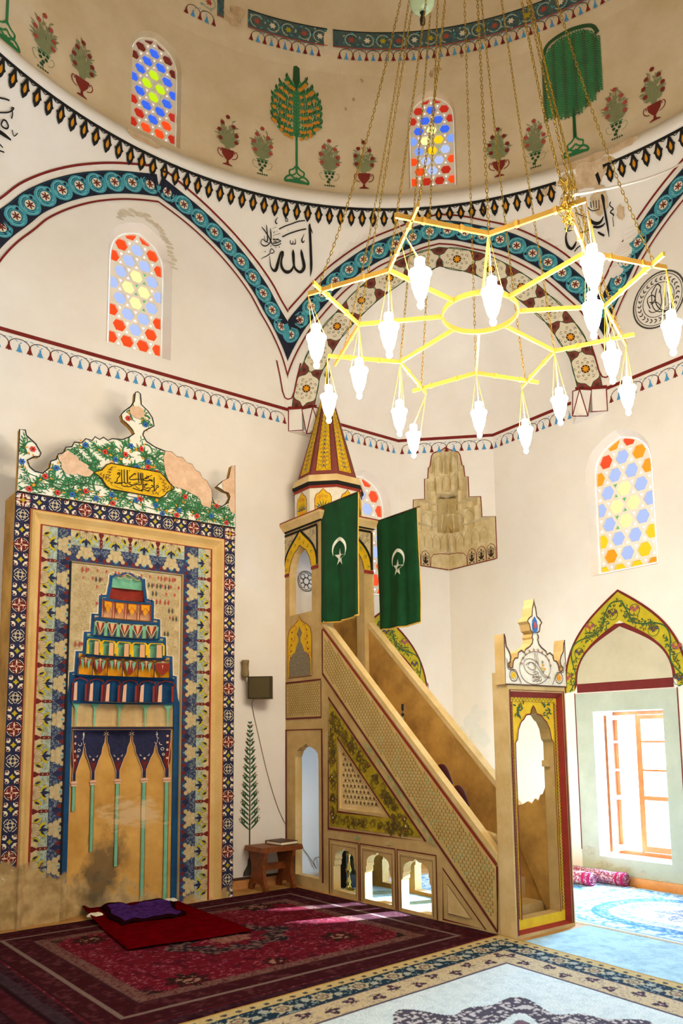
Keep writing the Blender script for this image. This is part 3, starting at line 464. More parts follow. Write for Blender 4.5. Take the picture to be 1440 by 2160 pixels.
# ------------------------------------------------------------------ stained-glass window
def in_convex(p, C):
    for i in range(len(C)):
        a, b = C[i], C[(i+1) % len(C)]
        if (b[0]-a[0])*(p[1]-a[1])-(b[1]-a[1])*(p[0]-a[0]) < 0: return False
    return True
def win_outline(c, hw, z0, z1, head):
    P = ogive(c, hw, z1-head, z1, n=9, slope=.26, k=.68)
    return [(c-hw, z0), (c+hw, z0)]+P          # CCW when u grows to the right
def stained(name, f, c, hw, z0, z1, head, depth, scheme, label, wallname='plaster', flare=.07, usc=1.0):
    """f(u,v,off). recess reveal + pierced plaster screen + coloured panes. returns hole outline"""
    G = win_outline(c, hw, z0, z1, head)
    H = win_outline(c, hw+flare, z0-flare*.6, z1+flare, head+flare*.5)
    root = MB()
    n = len(G)
    vs = [f(*p, 0) for p in H]+[f(*p, -depth) for p in G]
    root.add(vs, [(i, (i+1) % n, (i+1) % n+n, i+n) for i in range(n)], wallname)
    # lattice
    sp = (2*hw)/3.36; rowh = sp*.866; holes = []; panes = []
    ztop = z1-.25*(sp/.235)
    R = sp*.415
    inner = win_outline(c, hw-.012, z0+.012, z1-.012, head)
    for row in range(-2, 12):
        zr = ztop-row*rowh
        for k in range(-3, 4):
            col = k+(.5 if row % 2 else 0); x = c+col*sp
            hexa = [(x+R*math.cos(PI/3*i), zr+R*math.sin(PI/3*i)) for i in range(6)]
            h = clip_convex(hexa, inner)
            if len(h) >= 3:
                A = abs(sum(h[i][0]*h[(i+1) % len(h)][1]-h[(i+1) % len(h)][0]*h[i][1] for i in range(len(h))))/2
                if A > .0012*(sp/.235)**2:
                    d = math.hypot(col, (row-3)*.866)
                    rr = random.Random(row*31+k*7+int(c*10))
                    if d < .95: key = 'y'
                    elif d < 2.7 and not (abs(col) > 1.4 and row in (1, 5)): key = 'b'
                    else: key = 'o'
                    lowkey = row >= scheme.get('lowrow', 99)
                    cands = scheme[key+'2'] if (lowkey and key+'2' in scheme) else scheme[key]
                    holes.append(h); panes.append((h, rr.choice(cands)))
            # six small triangles' share: one up, one down per cell
            for dx, dz, up_ in ((sp/2, rowh/3, 1), (sp/2, -rowh/3, 0)):
                tx, tz = x+dx, zr+dz; r_ = sp*.145
                a0 = PI/2 if not up_ else -PI/2
                tri = [(tx+r_*math.cos(a0+2*PI*i/3), tz+r_*math.sin(a0+2*PI*i/3)) for i in range(3)]
                if all(in_convex(q, inner) for q in tri):
                    d = math.hypot((tx-c)/sp, (tz-(ztop-3*rowh))/sp)
                    holes.append(tri); panes.append((tri, 'g_grn' if (d < 1.35 and (row+k) % 2 == 0) else 'g_wht'))
    sheet(root, lambda u, v: f(u, v, -depth+.012), G, holes, 'lattice')
    for h in holes:
        m = len(h); vs = [f(*p, -depth+.012) for p in h]+[f(*p, -depth-.02) for p in h]
        root.add(vs, [(i, (i+1) % m, (i+1) % m+m, i+m) for i in range(m)], 'lattice')
    o = root.build(name, kind='structure')
    if label: o['label'] = label
    pm = MB()
    for h, m_ in panes: pm.add([f(*p, -depth-.012) for p in h], [tuple(range(len(h)))], m_)
    pm.build('stained_glass', o)
    return H

SCH_PALE = dict(y=['g_ylw'], b=['g_pale'], o=['g_org'])
SCH_AMB = dict(y=['g_ylw'], b=['g_pale'], o=['g_org', 'g_amb', 'g_amb'], lowrow=5, o2=['g_amb', 'g_yel', 'g_yel'])
SCH_D1 = dict(y=['g_lime'], b=['g_blue'], o=['g_dred'], lowrow=5, b2=['g_blue2', 'g_blue'], o2=['g_red', 'g_org'])
SCH_D2 = dict(y=['g_ylw', 'g_yel'], b=['g_blue'], o=['g_red'], lowrow=3, b2=['g_blue2', 'g_pale'], o2=['g_org', 'g_red'])

# ------------------------------------------------------------------ lower walls
def rect(a, b, c, d): return [(a, b), (c, b), (c, d), (a, d)]
h1 = stained('window_1', qib, -1.60, .395, 3.775, 5.45, .45, .12, SCH_PALE, None)
h2 = stained('window_2', rgt, -2.985, .395, 3.775, 5.44, .45, .12, SCH_AMB, None)
h3 = stained('window_3', rgt, -6.5, .395, 3.775, 5.44, .45, .12, SCH_AMB, None)
WQ = rect(-1.85, .30, -.90, 2.04); WR = rect(-3.40, .30, -2.45, 2.04); WR2 = rect(-7.1, .30, -6.15, 2.04)
mb = MB(); sheet(mb, lambda u, v: qib(u, v), rect(-2*L, 0, 0, ZB), [h1, WQ], 'plaster', .8, .8)
pq = Paint(mb, qib)
def fringe(p, u0, u1, vt, sp=.108, line=True, ph=0, lw=.045, red='red', nosplit=None):
    if line: p.line([(u0+(u1-u0)*i/24, vt-lw/2) for i in range(25)], lw, red, 0)
    s = 1 if u1 > u0 else -1; n = int(abs(u1-u0)/sp)
    for k in range(n+1):
        u = u0+s*(k+.5)*sp
        if (u-u1)*s > 0: break
        isr = (k+ph) % 2 == 0; c = red if isr else 'blue_tassel'
        lc = 'brown_ink' if isr else 'blue_tassel'
        arc = [(u+s*sp*(1-math.cos(PI*j/10)), vt-.16+.075*math.sin(PI*j/10)) for j in range(11)]
        if (arc[-1][0]-u1)*s <= 0.001:
            if isr: p.line(arc, .008, lc, 1)
            else:
                for j in range(0, 10, 2): p.line(arc[j:j+2], .008, lc, 1)
        p.disc(u, vt-.158, .011, c, 2, 8)
        p.fill([(u-.007, vt-.165), (u+.007, vt-.165), (u+.022, vt-.205), (u+.034, vt-.232), (u+.012, vt-.226), (u, vt-.238), (u-.012, vt-.226), (u-.034, vt-.232), (u-.022, vt-.205)], c, 2)
fringe(pq, -2.9, -8.9, ZB)
fringe(pq, -2.2, -.97, ZB, ph=1)
# painted cypress beside the mihrab
def cypress(p, x, z0, z1, w=.17, mt='leaf_dark', flip=1):
    p.line([(x, z0+.12), (x, z1-.12)], [.022]+[.008], 'grey_line', 1)
    p.fill([(x-.09, z0), (x+.09, z0), (x+.08, z0+.05), (x+.03, z0+.12), (x+.025, z0+.2), (x-.02, z0+.2), (x-.03, z0+.12), (x-.08, z0+.05)], 'grey_line', 2)
    n = 24; zs = z0+.53
    for k in range(n):
        t = k/n; z = zs+(z1-zs-.05)*t; ln = w*(1-t)**.75+.02
        for s in (-1, 1):
            a = PI/2-s*.85
            p.leaf(x, z, a, ln, .022, mt, 2)
            if k % 2 == 0:
                p.leaf(x+s*ln*.45, z+ln*.38, a+s*.45, ln*.5, .018, mt, 2)
                p.leaf(x+s*ln*.4, z+ln*.34, PI/2, ln*.45, .018, mt, 2)
                p.disc(x+s*ln*.72, z+ln*.72, .009, 'rose', 3, 6)
cypress(pq, -3.46, .14, 2.05)
# yellow pointed band round the qibla-wall window
def yellow_arch(p, c, zs=2.29, sg=1):
    out = ogive(c, .845, zs, 3.50, 16, .66, .55); inn = ogive(c, .70, zs+.02, 3.13, 16, .55, .6)
    n = len(out)
    for i in range(n-1): p.fill([out[i], out[i+1], inn[i+1], inn[i]], 'ochre', 0)
    p.line(out, .03, 'maroon', 2)
    tym = ogive(c, .655, zs+.1, 3.06, 14, .5, .6)
    p.line([(c-.66, zs+.05), (c+.66, zs+.05)], .11, 'maroon', 2)
    for i in range(len(tym)-1): p.fill([inn[min(i*n//len(tym), n-1)], inn[min((i+1)*n//len(tym), n-1)], tym[i+1], tym[i]], 'maroon', 2)
    # scrolling vine
    mid = [((out[i][0]+inn[i][0])/2, (out[i][1]+inn[i][1])/2) for i in range(n)]
    rs = resample(mid, .035); rd = random.Random(5)
    vine = []; BANDP = ogive(c, .80, zs, 3.44, 16, .66, .55)+ogive(c, .72, zs+.02, 3.17, 16, .55, .6)[::-1]
    for i, (x, z, a) in enumerate(rs):
        o = .085*math.sin(i*.30); vine.append((x-math.sin(a)*o, z+math.cos(a)*o))
    p.line(vine, .016, 'green_dark', 3)
    for i in range(1, len(vine)-1):
        x, z = vine[i]
        for q in range(8):
            a = rd.uniform(0, 2*PI); r = rd.uniform(.02, .10)
            X, Z = x+r*math.cos(a), z+r*math.sin(a)*.8
            if not (inpoly(X, Z, BANDP) and inpoly(X+(X-c)*.03, Z+.045, BANDP)): continue
            p.leaf(X, Z, rd.uniform(0, 2*PI), rd.uniform(.03, .05), .017, 'leaf_dark' if q % 3 else 'olive_line', 3)
        if i % 10 == 5:
            x0, z0, a0 = rs[i]; o = -.04*math.copysign(1, math.sin(i*.3)); X, Z = x0-math.sin(a0)*o, z0+math.cos(a0)*o
            p.ring(X, Z, .07, .007, 'leaf_dark', 4, 14)
            for dx, dz in ((0, 0), (.04, .03), (-.04, .025)): p.flower(X+dx, Z+dz, .032, 5, 'rose' if i % 20 == 5 else 'brown_line', 5, cm='flower_blue')
    return tym
ty = yellow_arch(pq, -1.355)
pq.fill(ty+[(-1.355-.655, 2.35), (-1.355+.655, 2.35)], 'greenish', 1)
for r_, w_ in ((.135, .008), (.122, .005), (.05, .006)): pq.ring(-2.62, 3.80, r_, w_, 'ink', 2, 30)
for k in range(8):
    a = PI/4*k; pq.ring(-2.62+.075*math.cos(a), 3.80+.075*math.sin(a), .036, .006, 'ink', 3, 12)
wall_q = mb.build('wall_north', kind='structure')

mb = MB(); sheet(mb, lambda u, v: rgt(u, v), rect(-2*L, 0, 0, ZB), [h2, h3, WR, WR2], 'plaster', .8, .8)
pr_ = Paint(mb, rgt)
fringe(pr_, -.97, -2.35, ZB, ph=1); fringe(pr_, -2.9, -8.9, ZB, ph=0)
for c in (-2.895, -6.6):
    ty = yellow_arch(pr_, c)
    pr_.fill(ty+[(c-.655, 2.35), (c+.655, 2.35)], 'tympanum', 1)
    # recessed grey-green panel around the window, drawn as paint on the wall
    W_ = WR if c > -4 else WR2
    a, b = c-.70, c+.70
    for P in (rect(a, .0, W_[0][0], 2.27), rect(W_[1][0], 0, b, 2.27), rect(W_[0][0], 2.04, W_[1][0], 2.27), rect(W_[0][0], 0, W_[1][0], .30)):
        pr_.fill(P, 'greenish', 1)
    for x in (a, b): pr_.line([(x, .35), (x, 2.28)], .014, 'maroon', 3)
for k, (x, z) in enumerate(((-2.5, .2), (-2.75, .16), (-3.0, .12), (-2.3, .35), (-3.25, .1), (-2.62, .1), (-2.9, .07))):
    pr_.fill(blob(x, z, .11, .045, k=.38, n=50, seed=k), 'salt', 4+k*.3)
for k, (x, z, r) in enumerate(((-.42, 2.0, .2), (-.55, 1.75, .16), (-.25, 1.7, .15))):
    pr_.fill(blob(x, z, r, r*.8, k=.33, n=60, seed=k+20), 'wall_grey', k)
wall_r = mb.build('wall_east', kind='structure')

# the two walls behind the camera
mb = MB(); mb.box((-2*L-.2, -2*L, 0), (-2*L, 0, ZB), 'plaster'); mb.build('wall_west', kind='structure')
mb = MB(); mb.box((-2*L-.2, -2*L-.2, 0), (.6, -2*L, ZB), 'plaster'); mb.build('wall_south', kind='structure')

# ------------------------------------------------------------------ chamfered corner with muqarnas niche
OUT = [(0, 5.945), (.06, 5.905), (.135, 5.885), (.185, 5.862), (.207, 5.82), (.232, 5.665), (.255, 5.65), (.268, 5.49), (.315, 5.487), (.318, 5.185), (.485, 5.182), (.495, 4.88), (.684, 4.878), (.686, 4.262)]
RH = OUT+[(-x, z) for x, z in OUT[::-1][:-1]]
def hwid(z):
    for i in range(len(OUT)-1):
        if OUT[i][1] >= z >= OUT[i+1][1]:
            (x0, a), (x1, b) = OUT[i], OUT[i+1]
            return x0+(x1-x0)*((a-z)/(a-b) if a != b else 0)
    return .686
mb = MB()
sheet(mb, lambda u, v: chamf(u, v), rect(-.686, 4.262, .686, ZB), [[(x, z-.02 if z < 4.3 else z) for x, z in RH]], 'plaster')
pc = Paint(mb, chamf)
fringe(pc, -.686, .686, ZB, ph=0)
pc.line([(x, z) for x, z in OUT], .014, 'red', 2); pc.line([(-x, z) for x, z in OUT], .014, 'red', 2)
wall_c = mb.build('wall_corner', kind='structure')
mb = MB()
NT, NZ = 92, 150
def mdepth(t, z):
    hw = hwid(z); at = abs(t)
    if at >= hw-.004: return .001 if z > 4.5 else max(.001, .686-at-.004)
    if z < 4.53: return .686-at-.004
    tiers = [(4.53, .60, .115), (4.80, .50, .155), (5.08, .36, .145), (5.34, .25, .12), (5.60, .15, .09), (5.95, .04, .08)]
    for i in range(5):
        z0, d0, w0 = tiers[i]; z1, d1, w1 = tiers[i+1]
        if z <= z1: break
    f = (z-z0)/(z1-z0); d = d0-(d0-d1)*(f**2.6)
    cell = abs(math.sin(PI*(t/w0+(.5 if i % 2 else 0)))); d = d*(1-(at/hw)**1.7)+.085*(cell-.6)*(1-f*.4)
    if at < .155 and 4.80 < z < 5.30: d += .13*math.sqrt(max(0, 1-(at/.155)**2))
    if at < .155 and z > 5.30: d = d*.6+.05*math.cos(at/.155*PI/2)
    return max(.003, min(d, .686-at-.006))
g = [[chamf(-.686+1.372*i/NT, 4.262+(5.95-4.262)*j/NZ, -mdepth(-.686+1.372*i/NT, 4.262+(5.95-4.262)*j/NZ)) for i in range(NT+1)] for j in range(NZ+1)]
fs = []
for j in range(NZ):
    z = 4.262+(5.95-4.262)*(j+.5)/NZ
    for i in range(NT):
        t = -.686+1.372*(i+.5)/NT
        if abs(t) < hwid(z)+.012: fs.append((j*(NT+1)+i, j*(NT+1)+i+1, (j+1)*(NT+1)+i+1, (j+1)*(NT+1)+i))
mb.add([p for r in g for p in r], fs, 'muq')
# painted arches with palmettes on the lowest course (follows the two walls into the corner)
for f_, s in ((qib, 1), (rgt, 1)):
    p = Paint(mb, f_, base=.009)
    p.line([(-.97, 4.262), (-.02, 4.262)], .014, 'red', 2)
    for c0 in (-.87, -.68, -.49):
        w = .085
        p.line([(c0-w-.008, 4.27), (c0-w, 4.42), (c0-w*.7, 4.47), (c0, 4.50), (c0+w*.7, 4.47), (c0+w, 4.42), (c0+w+.008, 4.27)], .009, 'red', 2)
        p.leaf(c0, 4.30, PI/2, .12, .04, 'brown_ink', 3)
        for s2 in (-1, 1):
            p.leaf(c0, 4.30, PI/2-s2*.7, .09, .03, 'brown_ink', 3)
            p.ring(c0+s2*.035, 4.40, .022, .009, 'brown_ink', 3, 10)
            p.leaf(c0+s2*.02, 4.285, PI/2-s2*1.3, .045, .02, 'brown_ink', 3)
        p.leaf(c0, 4.42, PI/2, .045, .025, 'brown_ink', 3)
    p.line([(-.39, 4.27), (-.38, 4.40), (-.33, 4.46), (-.2, 4.49), (0, 4.51)], .009, 'red', 2)
pc2 = Paint(mb, lambda u, v, o=0: chamf(u, v, -mdepth(u, v)+o+.004), base=.002)
pc2.fan([(-.14+.28*i/8, 4.82) for i in range(9)]+[(.14, 4.9+.35*j/4) for j in range(5)]+[(0, 5.29)]+[(-.14, 5.25-.35*j/4) for j in range(5)], 'muq_shade', 0)  # deep central niche filled darker, its shade put into the colour
for z0_, z1_, w0_, hw_, ph_ in ((4.56, 4.78, .115, .60, .5), (4.82, 5.06, .155, .44, 0), (5.10, 5.32, .145, .28, .5), (5.36, 5.58, .12, .24, 0), (5.62, 5.86, .11, .17, 0)):
    for k_ in range(-6, 7):
        t_ = (k_+ph_)*w0_
        if abs(t_)+w0_*.5 < hw_:
            w2 = w0_*.47
            pts = [(t_-w2, z0_), (t_-w2, z0_+(z1_-z0_)*.5), (t_-w2*.8, z0_+(z1_-z0_)*.75), (t_, z1_), (t_+w2*.8, z0_+(z1_-z0_)*.75), (t_+w2, z0_+(z1_-z0_)*.5), (t_+w2, z0_)]
            pc2.line([q[:2] for q in resample(pts, .02)], .005, 'muq_dark', 1)
m_ = mb.build('muqarnas_corbel'); tag(m_, 'carved stone muqarnas corbel with red outline in the room corner above the pulpit', 'corbel')

# ------------------------------------------------------------------ upper octagon with squinch openings
SQ = [(1.675, 6.09), (1.63, 6.35), (1.57, 6.58), (1.45, 6.83), (1.30, 7.06), (1.09, 7.29), (.85, 7.50), (.64, 7.65), (.42, 7.78), (.2, 7.875), (0, 7.93)]
SQc = smooth_curve(SQ, 3)
KU = 4.9*PI/180
def hs(u, v): return hallp(u/KU, v)
def diag_th(t, v=0): x, y, _ = diag(t, v); return th_of(x, y)
hu = stained('window_4', lambda u, v, o=0: (u, -o, v), -4.97, .33, 6.33, 7.84, .42, .14, SCH_PALE, None)
mb = MB()
for k in range(4):
    # each quarter: wall bay centred 90-90k and diagonal bay centred 45-90k
    a0, a1 = (22.5-90*k), (112.5-90*k)
    holes = [[((diag_th(t)-90*k)*KU, z) for t, z in SQc+[(-t, z) for t, z in SQc[-2::-1]]]]
    if k == 0: holes.append([(th_of(x, 0)*KU, z) for x, z in hu])
    us = sorted(set([a*KU for a in np.arange(a0, a1+.01, .75)]+[(68.57-90*k)*KU, (21.43-90*k)*KU, (111.43-90*k)*KU]))
    us = [u for u in us if a0*KU-1e-6 <= u <= a1*KU+1e-6]
    O = [(a0*KU, ZB), (a1*KU, ZB), (a1*KU, 8.80), (a0*KU, 8.80)]
    sheet(mb, hs, [(u, ZB) for u in us]+[(u, 8.80) for u in us[::-1]], holes, 'plaster', .09, .1, us=us)
    # squinch vault
    c4, s4 = round(math.cos(PI/2*k)), -round(math.sin(PI/2*k))
    sec = [(-1.675, 0), (-1.675, .375), (-1.34, .71), (-1.0, 1.05), (-.686, 1.365), (-.34, 1.365), (0, 1.365), (.34, 1.365), (.686, 1.365), (1.0, 1.05), (1.34, .71), (1.675, .375), (1.675, 0)]
    vs = []; prof = SQc[1:]; prof = [(1.675, ZB)]+prof
    for w, z in prof:
        s = max(w/1.675, .002)
        for t, n_ in sec:
            x, y, zz = diag(t*s, z, -n_*s**.8)
            dx, dy = x+L, y+L
            vs.append((-L+dx*c4-dy*s4, -L+dx*s4+dy*c4, zz))
    m = len(sec)
    mb.add(vs, [(j*m+i, j*m+i+1, (j+1)*m+i+1, (j+1)*m+i) for j in range(len(prof)-1) for i in range(m-1)], 'plaster', True)
# caps over the square's corners behind the octagon
for k in range(4):
    c4, s4 = round(math.cos(PI/2*k)), -round(math.sin(PI/2*k))
    def rot(p):
        dx, dy = p[0]+L, p[1]+L; return (-L+dx*c4-dy*s4, -L+dx*s4+dy*c4, p[2])
    e = .97 if k == 0 else .97
    mb.add([rot(p) for p in ((0, 0, ZB), (-.97, 0, ZB), (0, -.97, ZB), (.02, .02, ZB))], [(0, 1, 2)], 'plaster')
    for s in (-1, 1):
        pts = [diag(s*2.05, ZB, 0), diag(s*1.675, ZB, 0), diag(s*1.675, ZB, -.375)]
        z0 = 5.78 if k == 0 else 6.09
        bot = [(p[0], p[1], z0) for p in pts]
        v = [rot(p) for p in pts+bot]
        mb.add(v, [(0, 1, 2), (5, 4, 3), (0, 1, 4, 3), (1, 2, 5, 4), (2, 0, 3, 5)], 'plaster')
# ---- corbel lines of the visible squinch
for s in (-1, 1):
    p = Paint(mb, diag)
    p.line([(s*2.04, 6.08), (s*2.04, 5.79), (s*1.84, 5.79)], .014, 'red', 1)
    # faceted bracket
    a = diag(s*1.86, 6.08, 0); b = diag(s*1.63, 6.08, .0); c = diag(s*1.80, 5.74, .0); d = diag(s*1.70, 6.06, .09); e = diag(s*1.63, 5.80, -.12); f2 = diag(s*1.86, 5.8, 0)
    mb.add([a, d, b, e, c, f2], [(0, 1, 4), (1, 2, 3), (1, 3, 4), (0, 4, 5)], 'plaster')
    for q in ((a, d), (d, b), (d, c), (a, c), (c, e), (b, e), (d, e)):
        mb.tube([q[0], q[1]], .007, 'red', 5)
    p.line([(s*2.05, 6.105), (s*1.66, 6.105)], .045, 'red', 2)

def wallmap(kind):
    """ornament plane -> true hall surface. kind: 'q' u=x on the qibla wall, 'r' u=y, 'd' u=t on the diagonal"""
    if kind == 'q': return lambda u, v, o=0: hallp(th_of(u, 0), v, o)
    if kind == 'r': return lambda u, v, o=0: hallp(th_of(0, u), v, o)
    return lambda u, v, o=0: hallp(diag_th(u), v, o)
STAR = [(0, 8.475), (.25, 8.40), (.49, 8.31), (.70, 8.21), (.91, 8.09), (1.11, 7.95), (1.29, 7.80), (1.46, 7.63), (1.60, 7.44), (1.75, 7.25), (1.873, 7.06), (1.975, 6.86), (2.06, 6.62), (2.13, 6.36)]
STARD = [(0, 8.445), (.25, 8.40), (.5, 8.32), (.80, 8.22), (1.0, 8.12), (1.19, 8.0), (1.39, 7.853), (1.58, 7.67), (1.74, 7.495), (1.91, 7.30), (2.05, 7.075), (2.16, 6.86), (2.25, 6.62), (2.31, 6.36)]
def arch_band(kind, c, half, P0):
    base = smooth_curve(P0, 4)
    for s in (-1, 1):
        p = Paint(mb, wallmap(kind), base=.012)
        def cl(Q):
            Q = clip_half(Q, 0, half) if s > 0 else clip_half(Q, 0, -half, False)
            return (clip_half(Q, 0, 0, False) if s > 0 else clip_half(Q, 0, 0, True)) if len(Q) >= 3 else Q
        ln = [(s*x, z) for x, z in base]
        off = lambda d: [(x, z) for x, z in offset_line(ln, d*s)]
        put = lambda Q: [(c+x, z) for x, z in Q]
        def ribbon(d0, d1, m_, l, z_min=0):
            A, B = off(d0), off(d1)
            for i in range(len(A)-1):
                Q = cl([A[i], A[i+1], B[i+1], B[i]])
                if len(Q) >= 3 and min(q[1] for q in Q) > z_min: p.fan(put(Q), m_, l)
        ribbon(.135, -.135, 'navy', 0)
        ribbon(.203, .227, 'red', 1); ribbon(-.19, -.212, 'red', 1, 6.25)
        ribbon(.117, .122, 'teal_dark', 1)
        # star medallions inside curling teal leaves
        RS = resample(ln, .1185)
        for x, z, a in RS[1::2]:
            if abs(x) > half-.03: break
            X = c+x
            ok = lambda q, r: abs(q-c) < half-r*.4
            p.disc(X, z, .122, 'teal', 1, 20, ry=.116)
            for q in range(5): p.leaf(X+.118*math.cos(a), z+.118*math.sin(a), a+PI*.5+q*.8+.4, .1, .035, 'teal', 1) if ok(X+.14*math.cos(a), .06) else None
            p.ring(X, z, .098, .007, 'teal_light', 2, 18, .9, 5.8); p.ring(X, z, .084, .007, 'teal_dark', 2, 18, .5, 5.2)
            for q in range(7): p.leaf(X+.076*math.cos(a+q), z+.076*math.sin(a+q), a+q+1.3, .035, .010, 'teal_dark' if q % 2 else 'teal_light', 3)
            p.ring(X, z, .066, .006, 'teal_dark', 2, 14)
            p.disc(X, z, .056, 'cream', 3, 14)
            p.flower(X, z, .056, 6, 'maroon', 4, w=.018, a=a)
            p.disc(X-.075*math.cos(a)+.05*math.sin(a), z-.075*math.sin(a)-.05*math.cos(a), .018, 'navy', 3, 7)
        # tip leaf at the foot of the V
arch_band('q', -L, 1.873, STAR); arch_band('r', -L, 1.873, STAR); arch_band('d', 0, 2.05, STARD)
# closing U of the inner line at the two visible feet
for kind, c, half in (('q', -L, 1.873), ('r', -L, 1.873), ('d', 0, 2.05)):
    p = Paint(mb, wallmap(kind), base=.012)
    for s in (-1, 1):
        h_ = half if kind != 'd' else 2.05
        if kind == 'q' and s < 0: continue
        p.line([(c+s*(h_-.175), 6.72), (c+s*(h_-.125), 6.52), (c+s*(h_-.085), 6.32), (c+s*(h_-.05), 6.24), (c+s*h_, 6.225)], .02, 'red', 1)
# flower band on the diagonal arch face
outer = smooth_curve([(1.99, 6.125), (1.94, 6.42), (1.845, 6.70), (1.63, 7.10), (1.44, 7.34), (1.06, 7.73), (.54, 8.06), (0, 8.195)], 4)
inner = smooth_curve([(1.685, 6.125), (1.645, 6.35), (1.575, 6.60), (1.30, 7.07), (1.15, 7.22), (.85, 7.50), (.42, 7.78), (0, 7.925)], 4)
p = Paint(mb, diag, base=.006)
for s in (-1, 1):
    n = len(outer)
    for i in range(n-1):
        p.fan([(s*outer[i][0], outer[i][1]), (s*outer[i+1][0], outer[i+1][1]), (s*inner[i+1][0], inner[i+1][1]), (s*inner[i][0], inner[i][1])], 'maroon_soft', 0)
    p.line([(s*x, z) for x, z in outer], .012, 'leaf_dark', 2); p.line([(s*x, z) for x, z in inner], .012, 'leaf_dark', 2)
    mid = [(s*(a[0]+b[0])/2, (a[1]+b[1])/2) for a, b in zip(outer, inner)]
    for j, (x, z, a) in enumerate(resample(mid, .2325)):
        if j % 2 == 1:
            T = lambda u, v, x=x, z=z, a=a: (x+u*math.cos(a)-v*math.sin(a), z+u*math.sin(a)+v*math.cos(a))
            q = p.at(T)
            P = smooth_curve([(.25, 0), (.19, .05), (.17, .10), (.13, .145), (0, .158), (-.13, .145), (-.17, .10), (-.19, .05), (-.25, 0), (-.19, -.05), (-.17, -.10), (-.13, -.145), (0, -.158), (.13, -.145), (.17, -.10), (.19, -.05)], 3, True)
            q.fan(P, 'cream', 1); q.line(P, .009, 'leaf_dark', 2, closed=True)
            for k in range(16):
                r = .085+.045*(k % 2); aa = 2*PI*k/16
                q.leaf(r*math.cos(aa)*1.05, r*math.sin(aa), aa+1.2, .035, .014, 'sage', 2)
                q.ring(r*math.cos(aa+.2), r*math.sin(aa+.2), .014, .005, 'grey_line', 3, 6, aa, aa+4)
            q.disc(0, 0, .056, 'brown_ink', 3, 14); q.flower(0, 0, .056, 8, 'orange', 4, w=.018)
        else:
            for s2 in (-1, 1):
                X, Z = x-math.sin(a)*s2*.095, z+math.cos(a)*s2*.095
                p.flower(X, Z, .05, 10, 'brown_ink', 2, w=.007)
# daggers round the rim (at the head of the wall)
pz = Paint(mb, lambda u, v, o=0: hallp(u, v, o), base=.018)
rd = random.Random(3)
k = 0
th = 64.48-1.78*40
KD = PI/180*4.69
while th < 64.48+1.78*45:
    gone = 18.8 < th < 25.4
    q = pz.at(lambda u, v, th=th: (th-u/KD, v))
    h_ = 1.78*KD/2
    if not gone:
        q.fill([(-h_, 8.775), (h_, 8.775), (h_, 8.745), (-h_, 8.745)], 'ink', 0)
        q.fill([(-.014, 8.75), (.014, 8.75), (.026, 8.715), (.040, 8.68), (.058, 8.66), (.044, 8.645), (.034, 8.60), (0, 8.553), (-.034, 8.60), (-.044, 8.645), (-.058, 8.66), (-.040, 8.68), (-.026, 8.715)], 'ink', 1)
        for s in (-1, 1): q.line([(s*.012, 8.752), (s*.045, 8.745), (s*.07, 8.728)], .010, 'ink', 1)
        q.fan([(0, 8.70), (.017, 8.66), (.017, 8.63), (0, 8.605), (-.017, 8.63), (-.017, 8.66)], 'orange_dot', 2)
    elif rd.random() < .35:
        q.fill([(-.03, 8.70), (.01, 8.72), (.03, 8.62), (0, 8.57)], 'ink', 1)
    th += 1.78; k += 1
# bare patches round the damaged stretch
for k, (t, z, a, b) in enumerate(((21.5, 8.72, 2.6, .15), (18.9, 8.78, 1.6, .07), (24.6, 8.76, 1.4, .06), (27.6, 8.7, 1.3, .05), (20.2, 8.42, 1.2, .16), (17.5, 8.2, .6, .08))):
    pz.fill(blob(t, z, a, b, seed=k+40), 'bare', -4+k)
# calligraphy on the pendentives
for nm in ('allah', 'calR', 'calL'):
    for S_ in DATA[nm]:
        pts = smooth_curve([(a, z, w) for a, z, w in S_], 3)
        cosl = .0058
        pz.line([(a, z) for a, z, w in pts], [w*cosl*1.0 for a, z, w in pts], 'ink', 1) if False else None
        # stroke width is metric: work in metres around the first point
        a0 = pts[0][0]; q = pz.at(lambda u, v, a0=a0: (a0-u/(4.95*PI/180), v))
        q.line([(-(a-a0)*4.95*PI/180, z) for a, z, w in pts], [w*cosl*1.15 for a, z, w in pts], 'ink', 1)
# round calligraphic medallion on the right wall
p = Paint(mb, wallmap('r'), base=.006)
for r, w in ((.335, .02), (.305, .008), (.205, .008)): p.ring(-3.665, 6.915, r, w, 'grey_line', 1, 36)
for k in range(26):
    a = 2*PI*k/26
    for d in (-.6, .6): p.leaf(-3.665+.25*math.cos(a), 6.915+.25*math.sin(a), a+PI/2+d, .05, .016, 'grey_line', 1)
for S_ in DATA['med']:
    pts = smooth_curve([tuple(q) for q in S_], 3); p.line([(a, z) for a, z, w in pts], [w*.0042 for a, z, w in pts], 'ink', 2)
# damage on the right arch band
for k, (y, z, a, b) in enumerate(((-3.36, 7.93, .1, .17), (-3.24, 7.72, .12, .14), (-3.12, 7.55, .08, .1))):
    p.fill(blob(y, z, a, b, seed=k+60), 'plaster', 5+k)
p = Paint(mb, wallmap('q'), base=.006)
for k in range(26):
    a = PI*(.02+.75*k/26); rr_ = random.Random(k).uniform(.97, 1.08)
    p.fill(blob(-4.97-.40*math.cos(a)*rr_*-1, 7.45+.55*math.sin(a)*rr_, .05, .012+.010*abs(math.sin(k)), n=12, seed=k+300), 'grime', k*.2)
wall_o = mb.build('wall_octagon', kind='structure')

